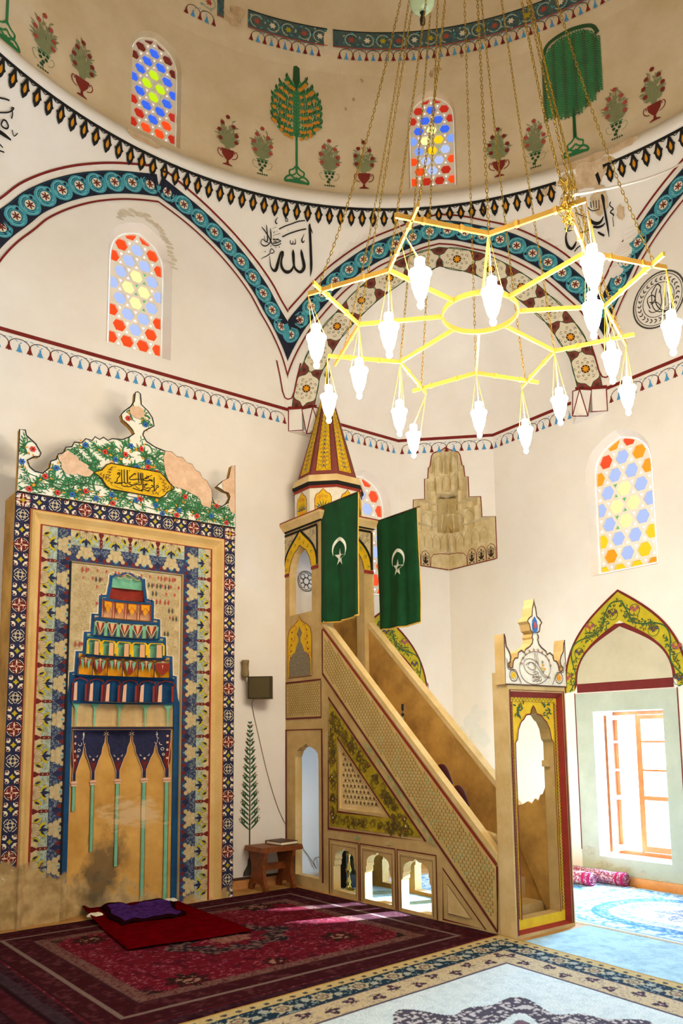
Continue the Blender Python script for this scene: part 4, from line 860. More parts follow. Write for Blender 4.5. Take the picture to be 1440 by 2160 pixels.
# ------------------------------------------------------------------ cornice, drum, dome
def ring_mesh(prof, mt, a0=0, a1=2*PI, n=240, smooth=True):
    m = MB(); m.lathe([(r, z) for r, z in prof], (-L, -L, 0), mt, n, smooth=smooth); return m
mb = ring_mesh([(4.69, 8.775), (4.672, 8.79), (4.655, 8.84), (4.66, 8.90), (4.70, 8.96), (4.76, 9.03), (4.85, 9.10), (4.93, 9.13), (4.99, 9.135)], 'plaster')
for k, (t, rz) in enumerate(((93, .10), (20.5, .09), (16, .08), (24, .07))):
    P = blob(0, 0, 2.2 if k else 2.6, .055, seed=80+k)
    mb.add([(-L+(4.70+.0-.05)*math.cos(math.radians(t+a)), -L+(4.65)*math.sin(math.radians(t+a)), 8.90+b) for a, b in P], [tuple(range(len(P)))], 'bare')
mb.build('trim_1', kind='structure')

mb = MB()
hd = []
KD2 = 4.95*PI/180
for k in range(8):
    th0 = 89.7-44*(k) if k < 2 else 89.7-44-45*(k-1)
    if k < 2:
        f = lambda u, v, o=0: drump(u/KD2, v, o)
        # columns run with increasing angle: u grows to the left, so mirror the local axis
        fm = lambda u, v, o=0, th0=th0: drump(th0-u/KD2, v, o)
        H = stained('window_%d' % (5+k), fm, 0, .30, 9.27, 10.69, .38, .10, SCH_D1 if k == 0 else SCH_D2, None, 'plaster_dome', flare=.03)
        hd.append([(th0*KD2-x, z) for x, z in H])
us = [a*KD2 for a in np.arange(-180, 180.1, 1.5)]
for s0 in range(-180, 180, 60):
    a0, a1 = s0*KD2, (s0+60)*KD2
    uu = [u for u in us if a0-1e-6 <= u <= a1+1e-6]
    O = [(u, 9.12) for u in uu]+[(u, 11.66) for u in uu[::-1]]
    hh = [h for h in hd if any(a0 < q[0] < a1 for q in h)]
    if s0 == 60 or s0 == 0: pass
    sheet(mb, lambda u, v: drump(u/KD2, v), O, hh, 'plaster_dome', .14, .16, us=uu)
pd = Paint(mb, lambda u, v, o=0: drump(u, v, o), base=.008)
def loc(th): return lambda u, v: (th-u/KD2, v)
def urn(q, mt, z=9.255, line=None):
    q.fill([(-.07, z), (.07, z), (.06, z+.015), (.02, z+.03), (.012, z+.07), (.04, z+.10), (.075, z+.15), (.09, z+.23), (-.09, z+.23), (-.075, z+.15), (-.04, z+.10), (-.012, z+.07), (-.02, z+.03), (-.06, z+.015)], mt, 1)
    for s in (-1, 1):
        q.line(smooth_curve([(s*.06, z+.10), (s*.11, z+.12), (s*.135, z+.17), (s*.12, z+.215), (s*.095, z+.205), (s*.10, z+.18)], 4), .011, mt, 1)
def bouquet(q, z, flower, leafm, seed):
    rd = random.Random(seed)
    for k in range(60):
        a = PI/2+rd.uniform(-.95, .95); ln = rd.uniform(.15, .50)*(1-.45*abs(a-PI/2))
        x1, z1 = ln*.62*math.cos(a), z+ln*math.sin(a)
        q.line([(rd.uniform(-.03, .03), z), (x1*.5, z+(z1-z)*.55), (x1, z1)], .006, leafm, 1)
        for j in range(3):
            t = .45+.25*j; q.leaf(x1*t, z+(z1-z)*t, a+rd.choice((-.6, .6)), .065, .018, leafm, 1)
    for x, zz in ((0, .46), (-.075, .36), (.08, .34), (-.115, .25), (.12, .22), (-.10, .13), (.115, .12)):
        q.flower(x, z+zz, .034, 9, flower, 3, w=.022, cm=flower, cr=.75)
for i, th in enumerate((78.5, 56.7, 35.3, 100.9, 12.1)):
    q = pd.at(loc(th)); urn(q, 'pot_red'); bouquet(q, 9.49, 'pot_red', 'sage', i)
for i, th in enumerate((73.0, 62.25, 29.7, 17.55, 106.6)):
    q = pd.at(loc(th)); bouquet(q, 9.47, 'rose', 'sage', 10+i)
    for s in (-1, 1): q.line(smooth_curve([(s*.06, 9.34), (s*.11, 9.36), (s*.135, 9.42), (s*.11, 9.45), (s*.09, 9.43)], 4), .006, 'sage', 1)
    q.line([(-.085, 9.475), (.085, 9.475)], .012, 'green', 2)
    for x, zz in ((-.05, .19), (0, .19), (.05, .19), (-.035, .14), (.035, .14), (0, .10), (-.02, .06)): q.disc(x, 9.255+zz, .022, 'leaf_dark', 2, 7)
    q.line([(0, 9.27), (0, 9.34)], .012, 'sage', 1)
    for x in (-.06, -.03, 0, .03, .06): q.disc(x, 9.262, .013, 'leaf_dark', 2, 6)
def foot(q, z=9.235):
    for s in (-1, 1):
        q.line(smooth_curve([(0, z+.26), (s*.05, z+.20), (s*.10, z+.17), (s*.09, z+.11), (s*.04, z+.12), (0, z+.16)], 4), .022, 'green', 1)
        q.line(smooth_curve([(s*.02, z+.06), (s*.09, z+.10), (s*.15, z+.06), (s*.16, z+.01), (s*.1, z+.02), (s*.07, z+.05)], 4), .026, 'green', 1)
        q.fill([(0, z), (s*.17, z), (s*.16, z+.03), (s*.06, z+.05), (0, z+.09)], 'green', 1)
def orange_tree(th):
    q = pd.at(loc(th)); foot(q)
    q.line([(0, 9.4), (0, 9.95), (0, 10.8)], [.03, .03, .02], 'green', 1)
    rd = random.Random(9)
    q.fan([(-.05, 10.78), (-.04, 10.98), (0, 11.0), (.045, 10.97), (.05, 10.78), (0, 10.62)], 'leaf_dark', 2)
    for z in np.arange(9.93, 10.75, .055):
        for s in (-1, 1):
            q.leaf(0, z, PI/2-s*.6, .10, .035, 'green', 2)
    for j in range(8):
        zb = 9.93+j*.105; ln = (.24, .33, .34, .34, .33, .29, .23, .14)[j]
        for s in (-1, 1):
            pts = smooth_curve([(0, zb), (s*ln*.5, zb+.03), (s*ln, zb+.12)], 6)
            q.line(pts, .014, 'green', 1)
            for m_, (x, z) in enumerate(pts[3:]):
                q.leaf(x, z, PI/2-s*rd.uniform(-.1, .5), .085, .026, 'leaf_dark' if m_ % 2 else 'green', 2)
                q.leaf(x, z, -PI/2+s*.5, .06, .022, 'green', 2)
                if m_ % 3 == 1 or rd.random() < .25: q.disc(x+rd.uniform(-.01, .01), z-.045, .026, 'orange_fruit', 3, 10)
orange_tree(67.5)
q = pd.at(loc(111.9)); foot(q); q.line([(0, 9.45), (0, 10.1)], .03, 'green', 1)
def willow(th):
    q = pd.at(loc(th)); foot(q, 9.25)
    q.line([(0, 9.5), (0, 9.85), (0, 10.9)], [.045, .035, .02], 'green_dark', 1)
    for k in range(17):
        x = -.36+.72*k/16; top = 11.04-.20*abs(x/.36)**3; bot = 9.80+.22*max(0, (x/.36))**1.5+.10*max(0, -x/.36)+(.03 if k % 2 else 0)
        if abs(x) < .03: bot = 9.95
        q.line([(x*.75, top), (x, top-.12), (x, bot+.03)], .012, 'green', 1)
        z = top-.04
        while z > bot:
            for s in (-1, 1): q.leaf(x, z, -PI/2+s*.55, .06, .02, 'green' if k % 3 else 'leaf_dark', 2)
            z -= .036
    q.line(smooth_curve([(-.36, 10.84), (-.27, 10.99), (0, 11.05), (.27, 10.99), (.36, 10.84)], 5), .05, 'leaf_dark', 2)
willow(23.65)
# upper painted belt
th = -20.0
rd = random.Random(4)
while th < 84:
    if not (61.2 < th < 62.9 or 75.6 < th < 79.9 or th > 80.7):
        q = pd.at(loc(th)); w = .5*KD2*1.06
        q.fan([(-w, 11.34), (w, 11.34), (w, 11.615), (-w, 11.615)], 'belt', 0)
        q.line([(-w, 11.605), (w, 11.605)], .014, 'ink', 2); q.line([(-w, 11.348), (w, 11.348)], .012, 'rose', 2)
    th += 1.0
th = -19.5; k = 0
while th < 84:
    if not (60.6 < th < 63.6 or 74.6 < th < 80.2):
        q = pd.at(loc(th))
        q.ring(0, 11.475, .09, .016, 'sky_blue', 1, 14, .6+PI*(k % 2), 4.6+PI*(k % 2))
        q.flower(0, 11.475, .05, 6, ('rose', 'ochre', 'cream')[k % 3], 2)
        for a in (.5, 1.6, 2.7, 3.8, 4.9): q.leaf(.12*math.cos(a+k), 11.475+.10*math.sin(a+k), a, .05, .022, 'teal' if int(a*10) % 2 else 'sky_blue', 1)
    th += 2.6; k += 1
for a0, a1 in ((-18, 61), (63, 75.5), (80.5, 86)):
    n_ = int((a1-a0)/1.09)
    q = pd.at(lambda u, v: (u/KD2, v))
    fringe(q, a1*KD2, a0*KD2, 11.345+.07, .0955, line=False)
pd.fill(blob(77.7, 11.44, 1.7, .12, n=50, k=.3, seed=31), 'bare', 1); pd.fill(blob(62.5, 11.42, .5, .2, seed=32), 'plaster_dome', 2)
# stains on the drum
pd.fill(blob(44.6, 11.02, .9, .03, seed=33), 'damp', 1); pd.fill(blob(45.5, 10.97, .35, .06, seed=34), 'damp', 1)
for k, (t, z) in enumerate(((58.2, 10.6), (40.5, 11.16), (56.8, 10.9), (59.5, 10.45))): pd.fill(blob(t, z, .25, .03, seed=50+k), 'damp', 1)
# dome shell
prof = [(4.90, 11.655)]
R_ = 4.9; hgt = 3.9
for i in range(1, 33):
    a = PI/2*i/32; prof.append((max(.001, R_*math.cos(a)), 11.655+hgt*math.sin(a)))
mb.lathe(prof, (-L, -L, 0), 'plaster_dome', 96)
mb.build('ceiling', kind='structure')

# ------------------------------------------------------------------ floor and ledge
mb = MB(); mb.box((-2*L, -2*L, -.12), (.6, .5, 0), 'wood_floor'); mb.build('floor', kind='structure')
mb = MB(); mb.box((-3.885, -.025, 0), (-2.95, 0, .105), 'wood_light'); mb.box((-3.885, -.03, .105), (-2.95, 0, .132), 'skirting')
mb.build('baseboard_north', kind='structure')
mb = MB(); mb.box((-.03, -9.0, 0), (0, -.05, .10), 'wood_light'); mb.build('baseboard_east', kind='structure')

# ------------------------------------------------------------------ lower windows (deep reveals, casements)
def casement(n, f, c0, c1, z0, z1, depth, idx, openleaf=True):
    """opening c0..c1 along u; f(u,v,off) with off<0 going into the wall"""
    m = MB()
    a, b = (c0, c1)
    fl = .10
    O = rect(a, z0, b, z1); I = rect(a+fl*.4, z0, b-fl*.4, z1-.0)
    vs = [f(*p, 0) for p in O]+[f(*p, -depth) for p in I]
    m.add(vs, [(i, (i+1) % 4, (i+1) % 4+4, i+4) for i in range(4)], 'white_reveal')
    a2, b2 = a+fl*.4, b-fl*.4
    F = lambda u, v, o: f(u, v, -depth+o)
    def fb(u0, v0, u1, v1, d0, d1, mt):
        P = [F(u0, v0, d0), F(u1, v0, d0), F(u1, v1, d0), F(u0, v1, d0), F(u0, v0, d1), F(u1, v0, d1), F(u1, v1, d1), F(u0, v1, d1)]
        m.add(P, [(0, 1, 2, 3), (7, 6, 5, 4), (0, 4, 5, 1), (1, 5, 6, 2), (2, 6, 7, 3), (3, 7, 4, 0)], mt)
    t = .045
    for P in ((a2, z0, a2+t, z1), (b2-t, z0, b2, z1)): fb(*P, 0, .06, 'wood_win')
    for P in ((a2+t, z0, b2-t, z0+t), (a2+t, z1-t, b2-t, z1)): fb(*P, 0.002, .058, 'wood_win')
    mid = a2+(b2-a2)*.62
    fb(mid+.005, z0+t, mid+.03, z1-t, .0, .05, 'wood_win')
    o = m.build(n, kind='structure')
    # closed leaf (half nearer the camera) and open leaf, each a part
    def leafw(u0, u1, ff, nm):
        k = MB()
        def bar(x0, y0, x1, y1, mt='wood_win', d0=.0, d1=.04):
            P = [ff(x0, y0, d0), ff(x1, y0, d0), ff(x1, y1, d0), ff(x0, y1, d0), ff(x0, y0, d1), ff(x1, y0, d1), ff(x1, y1, d1), ff(x0, y1, d1)]
            k.add(P, [(0, 1, 2, 3), (7, 6, 5, 4), (0, 4, 5, 1), (1, 5, 6, 2), (2, 6, 7, 3), (3, 7, 4, 0)], mt)
        w = u1-u0
        for P in ((u0, z0+.05, u0+.05, z1-.05), (u1-.05, z0+.05, u1, z1-.05), (u0+.05, z0+.05, u1-.05, z0+.12), (u0+.05, z1-.10, u1-.05, z1-.05)): bar(*P)
        for zz in (.965, 1.31, 1.655): bar(u0+.05, zz, u1-.05, zz+(.05 if zz < 1 else .024))
        return k.build(nm, o)
    leafw(a2+.04, mid, lambda u, v, d: F(u, v, d+.02), 'casement_leaf')
    if openleaf:
        # hinged on the far jamb, swung inwards into the reveal
        hx = b2-.05
        leafw(0, b2-mid-.04, lambda u, v, d: F(hx-u*.04-d, v, .065+u*.99), 'casement_leaf')
    return o
fr = lambda u, v, o=0: (-o, u, v)
casement('window_7', fr, -3.40, -2.45, .30, 2.04, .42, 0)
casement('window_8', fr, -7.10, -6.15, .30, 2.04, .42, 1)
casement('window_9', lambda u, v, o=0: (u, -o, v), -1.85, -.90, .30, 2.04, .42, 2, openleaf=False)

# ------------------------------------------------------------------ mihrab
MX = -5.13
mir = thing('mihrab', 'tall painted plaster prayer niche with blue floral borders and flowered crest on the left wall', 'prayer niche', (MX, MP, 0))
def worn(m_name, new, base_col='bare'):
    """paint eaten away near the ground: mixes to bare plaster by height + noise"""
    m = MATS[m_name].copy(); m.name = new; MATS[new] = m
    nt = m.node_tree; N = nt.nodes; K = nt.links; b = N['Principled BSDF']
    src = b.inputs['Base Color'].links[0].from_socket if b.inputs['Base Color'].links else None
    g = N.new('ShaderNodeNewGeometry'); sx = N.new('ShaderNodeSeparateXYZ'); K.new(g.outputs['Position'], sx.inputs[0])
    n = N.new('ShaderNodeTexNoise'); n.inputs['Scale'].default_value = 4.5; n.inputs['Detail'].default_value = 7; n.inputs['Roughness'].default_value = .62; K.new(g.outputs['Position'], n.inputs['Vector'])
    mr = N.new('ShaderNodeMapRange'); mr.inputs['From Min'].default_value = -6.3; mr.inputs['From Max'].default_value = -4.6
    mr.inputs['To Min'].default_value = .62; mr.inputs['To Max'].default_value = .0; K.new(sx.outputs['X'], mr.inputs['Value'])
    s1 = N.new('ShaderNodeMath'); s1.operation = 'SUBTRACT'; K.new(sx.outputs['Z'], s1.inputs[0]); K.new(mr.outputs[0], s1.inputs[1])
    s2 = N.new('ShaderNodeMath'); s2.operation = 'MULTIPLY_ADD'; s2.inputs[1].default_value = 1.1; s2.inputs[2].default_value = -.55; K.new(n.outputs['Fac'], s2.inputs[0])
    s3 = N.new('ShaderNodeMath'); s3.operation = 'ADD'; K.new(s1.outputs[0], s3.inputs[0]); K.new(s2.outputs[0], s3.inputs[1])
    m2 = N.new('ShaderNodeMapRange'); m2.inputs['From Min'].default_value = -.04; m2.inputs['From Max'].default_value = .07; K.new(s3.outputs[0], m2.inputs['Value'])
    n3 = N.new('ShaderNodeTexNoise'); n3.inputs['Scale'].default_value = 9; n3.inputs['Detail'].default_value = 5; K.new(g.outputs['Position'], n3.inputs['Vector'])
    r = N.new('ShaderNodeValToRGB'); r.color_ramp.elements[0].position = .35; r.color_ramp.elements[0].color = (*lin('a08250'), 1); r.color_ramp.elements[1].position = .65; r.color_ramp.elements[1].color = (*lin('c8aa74'), 1)
    K.new(n3.outputs['Fac'], r.inputs['Fac'])
    mx = N.new('ShaderNodeMix'); mx.data_type = 'RGBA'; K.new(m2.outputs[0], mx.inputs['Factor'])
    K.new(r.outputs['Color'], mx.inputs['A'])
    if src: K.new(src, mx.inputs['B'])
    else: mx.inputs['B'].default_value = b.inputs['Base Color'].default_value
    K.new(mx.outputs['Result'], b.inputs['Base Color'])
for nm in ('indigo', 'maroon', 'cream', 'cream_soft', 'sky_blue', 'ochre', 'indigo_dark', 'royal', 'beige_mould', 'brick_red', 'stucco', 'grey_line', 'mint', 'rose', 'teal', 'pink_light', 'brown_line', 'gold_leaf', 'flower_red'):
    worn(nm, nm+'_w')
def patch(m, c, r, col, sc_, amt, stretch=(1, 1, 1)):
    """a stain with its own ragged outline around (x,z)=c"""
    nt = m.node_tree; N = nt.nodes; K = nt.links; b = N['Principled BSDF']
    src = b.inputs['Base Color'].links[0].from_socket
    g = N.new('ShaderNodeNewGeometry'); mp_ = N.new('ShaderNodeMapping'); mp_.vector_type = 'TEXTURE'
    mp_.inputs['Location'].default_value = (c[0], 0, c[1]); mp_.inputs['Scale'].default_value = (r[0], 1000, r[1]); K.new(g.outputs['Position'], mp_.inputs['Vector'])
    ln = N.new('ShaderNodeVectorMath'); ln.operation = 'LENGTH'; K.new(mp_.outputs[0], ln.inputs[0])
    st = N.new('ShaderNodeVectorMath'); st.operation = 'MULTIPLY'; st.inputs[1].default_value = stretch; K.new(g.outputs['Position'], st.inputs[0])
    n = N.new('ShaderNodeTexNoise'); n.inputs['Scale'].default_value = sc_; n.inputs['Detail'].default_value = 8; n.inputs['Roughness'].default_value = .6; K.new(st.outputs[0], n.inputs['Vector'])
    a = N.new('ShaderNodeMath'); a.operation = 'MULTIPLY_ADD'; a.inputs[1].default_value = 2.4; K.new(n.outputs['Fac'], a.inputs[0])
    neg = N.new('ShaderNodeMath'); neg.operation = 'MULTIPLY'; neg.inputs[1].default_value = -1.0; K.new(ln.outputs['Value'], neg.inputs[0]); K.new(neg.outputs[0], a.inputs[2])
    mr = N.new('ShaderNodeMapRange'); mr.inputs['From Min'].default_value = .35; mr.inputs['From Max'].default_value = .85; mr.inputs['To Max'].default_value = amt; K.new(a.outputs[0], mr.inputs['Value'])
    mx = N.new('ShaderNodeMix'); mx.data_type = 'RGBA'; K.new(mr.outputs[0], mx.inputs['Factor']); K.new(src, mx.inputs['A']); mx.inputs['B'].default_value = (*lin(col), 1)
    K.new(mx.outputs['Result'], b.inputs['Base Color'])
mat('stucco_line', 'a08655', .9); worn('stucco_line', 'stucco_line_w')
X0, X1, ZT = -6.375, -3.89, 4.235
# --- body: front skin with the recessed panel hole, moulding and sides
mb = MB()
PX0, PX1, PZ = -5.795, -4.535, 3.605         # recessed inner panel
mb.add([mih(X0, 0), (X0, -.001, 0), (X0, -.001, ZT), mih(X0, ZT)], [(0, 1, 2, 3)], 'stone_dirty')
mb.add([mih(X1, 0), (X1, -.001, 0), (X1, -.001, ZT), mih(X1, ZT)], [(0, 3, 2, 1)], 'stone')
mb.add([mih(X0, ZT), mih(X1, ZT), (X1, -.001, ZT), (X0, -.001, ZT)], [(0, 1, 2, 3)], 'stone')
def framequads(m, f, A, B, mt, fa=0, fb=0, bottom=False):
    """frame between outer rect A and inner rect B (x0,z0,x1,z1), open at the bottom"""
    (a0, c0, a1, c1), (b0, d0, b1, d1) = A, B
    m.add([f(a0, c0, fa), f(b0, c0, fb), f(b0, d1, fb), f(a0, c1, fa)], [(0, 1, 2, 3)], mt)
    m.add([f(a1, c0, fa), f(a1, c1, fa), f(b1, d1, fb), f(b1, c0, fb)], [(0, 1, 2, 3)], mt)
    m.add([f(a0, c1, fa), f(b0, d1, fb), f(b1, d1, fb), f(a1, c1, fa)], [(0, 1, 2, 3)], mt)
R0 = (X0, 0, X1, ZT); R1 = (-6.225, 0, -4.035, 4.085); R2 = (-6.105, 0, -4.185, 3.945); R3 = (PX0, 0, PX1, PZ)
framequads(mb, mih, R0, R1, 'indigo_w')
body = mb.build('border', mir)
# moulded beige frame
mb = MB()
prof = [(0, 0), (.12, .035), (.3, .045), (.45, .02), (.62, -.005), (.8, -.02), (1, -.03)]
prev = None
for t, o in prof:
    Rr = tuple(R1[i]+(R2[i]-R1[i])*t for i in range(4))
    if prev: framequads(mb, mih, prev[0], Rr, 'beige_mould_w', prev[1], o)
    prev = (Rr, o)
pp = Paint(mb, mih, base=.004)
for Rr, m_, w in ((R1, 'brick_red_w', .014),):
    pp.line([(Rr[0], 0), (Rr[0], Rr[3]), (Rr[2], Rr[3]), (Rr[2], 0)], w, m_, 1)
pq2 = Paint(mb, lambda u, v, o: mih(u, v, o-.03), base=.004)
pq2.line([(R2[0], 0), (R2[0], R2[3]), (R2[2], R2[3]), (R2[2], 0)], .022, 'brick_red_w', 1)
mb.build('moulding', mir)
# border ornament on the outer indigo band
mb = MB(); p = Paint(mb, mih, base=.003)
def qfoil(q, big):
    if big:
        for a in range(4): q.leaf(0, 0, a*PI/2, .082, .075, 'maroon_w', 1)
        q.disc(0, 0, .050, 'maroon_w', 1, 12)
        for a in range(4):
            aa = PI/4+a*PI/2
            q.ring(.032*math.cos(aa), .032*math.sin(aa), .02, .005, 'pink_light_w', 2, 9, aa, aa+4.6)
            q.ring(0, 0, .068, .005, 'cream_w', 2, 8, aa-.5, aa+.5); q.leaf(.028*math.cos(aa-PI/4), .028*math.sin(aa-PI/4), aa-PI/4, .04, .014, 'cream_w', 2)
    else:
        for a in range(4):
            aa = PI/4+a*PI/2
            q.leaf(.012*math.cos(aa), .012*math.sin(aa), aa, .035, .02, 'cream_soft_w', 2)
            q.ring(0, 0, .064, .006, 'cream_w', 2, 7, aa-.45, aa+.45); q.ring(.036*math.cos(aa-PI/4), .036*math.sin(aa-PI/4), .016, .005, 'cream_w', 2, 8)
def bandrun(p, P0, P1, step=.148):
    dx, dz = P1[0]-P0[0], P1[1]-P0[1]; ln = math.hypot(dx, dz); n = int(ln/step); st = ln/n; a = math.atan2(dz, dx)
    for k in range(n+1):
        x, z = P0[0]+dx*k/n, P0[1]+dz*k/n
        T = lambda u, v, x=x, z=z: (x+u*math.cos(a)-v*math.sin(a), z+u*math.sin(a)+v*math.cos(a))
        q = p.at(T); ph = k % 4
        if ph == 0: qfoil(q, True)
        elif ph == 2: qfoil(q, False)
        else:
            q.flower(0, 0, .028, 4, 'ochre_w', 2, w=.022)
            for s in (-1, 1):
                for s2 in (-1, 1):
                    q.leaf(s*.02, s2*.032, math.atan2(s2*.5, s*.4), .04, .024, 'cream_w', 2); q.leaf(s*.025, s2*.036, s2*1.4, .036, .018, 'cream_w', 2); q.leaf(s*.03, s2*.03, .2 if s > 0 else PI-.2, .035, .016, 'cream_w', 2); q.ring(s*.05, s2*.05, .014, .004, 'pink_light_w', 3, 7)
p.line([(PX0-.004, 0), (PX0-.004, PZ)], .001, 'ink', 0) if False else None
bandrun(p, (-6.30, .05), (-6.30, 4.16)); bandrun(p, (-6.30, 4.16), (-3.962, 4.16)); bandrun(p, (-3.962, 4.16), (-3.962, .05))
# inner ornamental strip: ground stripes and lace lobes, on a plane 3 cm behind the front
OFF = -.032
mi = lambda u, v, o=0: mih(u, v, OFF+o)
p2 = Paint(mb, mi, base=.002)
framequads(mb, lambda u, v, o: mi(u, v, 0), R2, R3, 'cream_soft_w')
def strip(p, P0, P1, sgn, W, n):
    """P0->P1 along the outer edge; v grows towards the panel"""
    dx, dz = P1[0]-P0[0], P1[1]-P0[1]; ln = math.hypot(dx, dz); ux, uz = dx/ln, dz/ln; nx, nz = -uz*sgn, ux*sgn
    T0 = lambda u, v: (P0[0]+ux*u+nx*v, P0[1]+uz*u+nz*v)
    q = p.at(T0)
    q.fan([(0, .0), (ln, .0), (ln, .075), (0, .075)], 'cream_soft_w', 1)
    q.fan([(0, .075), (ln, .075), (ln, .165), (0, .165)], 'sky_blue_w', 1)
    q.fan([(0, .165), (ln, .165), (ln, W), (0, W)], 'indigo_dark_w', 1)
    st = ln/n
    for k in range(n+1):
        T = lambda u, v, k=k: T0(k*st+u, v)
        q = p.at(T)
        if k < n:
            # lobe unit centred at +st/2
            T = lambda u, v, k=k: T0((k+.5)*st+u, v); q2 = p.at(T)
            q2.disc(0, .03, .075, 'cream_soft_w', 2, 16, ry=.06)
            for a in range(7): q2.line([(0, 0), (.07*math.cos(.3+a*.42), .028+.058*math.sin(.3+a*.42))], .003, 'brown_line_w', 3)
            q2.ring(0, .03, .072, .004, 'brown_line_w', 3, 16)
            for s in (-1, 1):
                q2.leaf(s*.01, .085, PI/2-s*.85, .09, .045, 'ochre_w', 3); q2.leaf(s*.012, .10, PI/2-s*.75, .055, .022, 'indigo_w', 4)
                q2.leaf(s*.07, .02, PI/2-s*.5, .10, .05, 'ochre_w', 2); q2.leaf(s*.085, .03, PI/2-s*.45, .06, .024, 'indigo_w', 3)
            q2.leaf(0, .08, PI/2, .10, .035, 'indigo_w', 4)
            for li, (x, v, r) in enumerate(((0, .205, .036), (-.05, .245, .034), (.05, .245, .034), (-.038, .19, .026), (.038, .19, .026), (0, .275, .032), (-.08, .285, .024), (.08, .285, .024), (0, .24, .03))):
                vv = min(v, W-r*.8)
                q2.disc(x, vv, r, 'cream_soft_w', 3+li*.5, 12); q2.ring(x, vv, r*.86, .0028, 'stucco_line_w', 3.3+li*.5, 12); q2.ring(x, vv, r*.45, .0025, 'stucco_line_w', 3.3+li*.5, 9)
            q2.disc(0, W-.03, .014, 'teal_w', 9, 4)
            for s in (-1, 1): q2.leaf(s*.085, W-.035, PI/2+s*.9, .045, .03, 'maroon_w', 4)
        # red bolt between lobes
        if 0 < k < n:
            q.fill([(-.016, .07), (.016, .07), (.016, .155), (0, .175), (-.016, .155)], 'maroon_w', 3)
            q.fill([(-.03, .02), (0, .08), (.03, .02), (.02, .005), (-.02, .005)], 'maroon_w', 2)
            q.disc(0, .10, .006, 'cream_soft_w', 4, 6); q.disc(0, .145, .006, 'cream_soft_w', 4, 6)
            q.leaf(0, W-.02, -PI/2, .09, .07, 'indigo_w', 3); q.leaf(-.05, W-.005, -PI/2+.3, .06, .04, 'maroon_w', 3); q.leaf(.05, W-.005, -PI/2-.3, .06, .04, 'maroon_w', 3)
    # fine scrollwork on both grounds
    rd = random.Random(11)
    q = p.at(T0)
    for k in range(int(ln/.015)):
        for v0, m_ in ((.10, 'grey_line_w'), (.14, 'grey_line_w'), (.20, 'sky_blue_w'), (.24, 'sky_blue_w')):
            q.ring(k*.015, v0+rd.uniform(-.025, .025), rd.uniform(.007, .013), .0028, m_, 2, 6, rd.uniform(0, 6), rd.uniform(0, 6)+4)
WS = .305
strip(p2, (R2[0], 0), (R2[0], R2[3]), -1, WS, 11)
strip(p2, (R2[2], 0), (R2[2], R2[3]), 1, .345, 11)
strip(p2, (R2[0]+.30, R2[3]), (R2[2]-.34, R2[3]), -1, .335, 4)
p2.line([(PX0-.006, .45), (PX0-.006, PZ)], .02, 'ink', 12)  # gap shadow along the panel's left edge, painted as a dark line
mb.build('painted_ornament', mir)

# --- recessed panel + niche
PD = OFF-.05
mp = lambda u, v, o=0: mih(u, v, PD+o)
SIL = [(-5.165, 3.54), (-5.05, 3.515), (-4.995, 3.49), (-4.985, 3.39), (-4.962, 3.27), (-4.885, 3.255), (-4.885, 3.055), (-4.81, 3.055), (-4.805, 2.86), (-4.738, 2.857), (-4.728, 2.65), (-4.657, 2.65), (-4.648, 2.435), (-4.60, 2.43), (-4.598, 2.30), (-4.585, 2.215)]
def sil(x): pass
right = SIL; left = [(-10.33-x, z) for x, z in SIL]
# opening: silhouette + straight jambs
OPN = [(-5.725, 0), (-4.60, 0), (-4.60, 2.215)]+[(x, z) for x, z in right[::-1][1:]]+[(x, z) for x, z in left[1:]][:-1]+[(-5.725, 2.215)]
mb = MB()
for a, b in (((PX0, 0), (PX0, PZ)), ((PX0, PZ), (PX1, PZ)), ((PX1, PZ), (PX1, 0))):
    mb.add([mi(*a), mi(*b), mp(*b), mp(*a)], [(0, 1, 2, 3)], 'black' if a[0] == PX0 and b[0] == PX0 else 'beige_mould_w')  # left reveal is black: the shade of the step put into its colour
sheet(mb, lambda u, v: mp(u, v), [(PX0, 0), (PX1, 0), (PX1, PZ), (PX0, PZ)], [[(x, z-.01 if z == 0 else z) for x, z in OPN]], 'cream_soft_w')
p = Paint(mb, mp, base=.002)
# lacework relief on the panel
rd = random.Random(21)
def inside(x, z): return inpoly(x, z, OPN) or not (PX0+.01 < x < PX1-.01 and z < PZ-.01)
for r_ in range(16):
    for c_ in range(13):
        z = 3.54-r_*.088; x = PX0+.06+c_*.098+(.049 if r_ % 2 else 0)
        if inside(x, z) or inside(x+.05, z) or inside(x-.05, z) or z < 2.2: continue
        p.ring(x, z, .05, .006, 'stucco_w', 1, 14); p.ring(x, z, .040, .003, 'stucco_line_w', 1, 12)
        for a in range(3):
            aa = PI/2+a*2*PI/3; p.ring(x+.018*math.cos(aa), z+.018*math.sin(aa), .013, .003, 'stucco_line_w', 2, 8)
        if rd.random() < .28:
            for s in (-1, 1): p.leaf(x+s*.02, z-.03, PI/2, .065, .022, 'grey_line_w' if r_ % 3 else 'rose_w', 2)
        if r_ < 2 or rd.random() < .2:
            p.leaf(x+.045, z+.03, -PI/2, .045, .03, 'rose_w', 1)
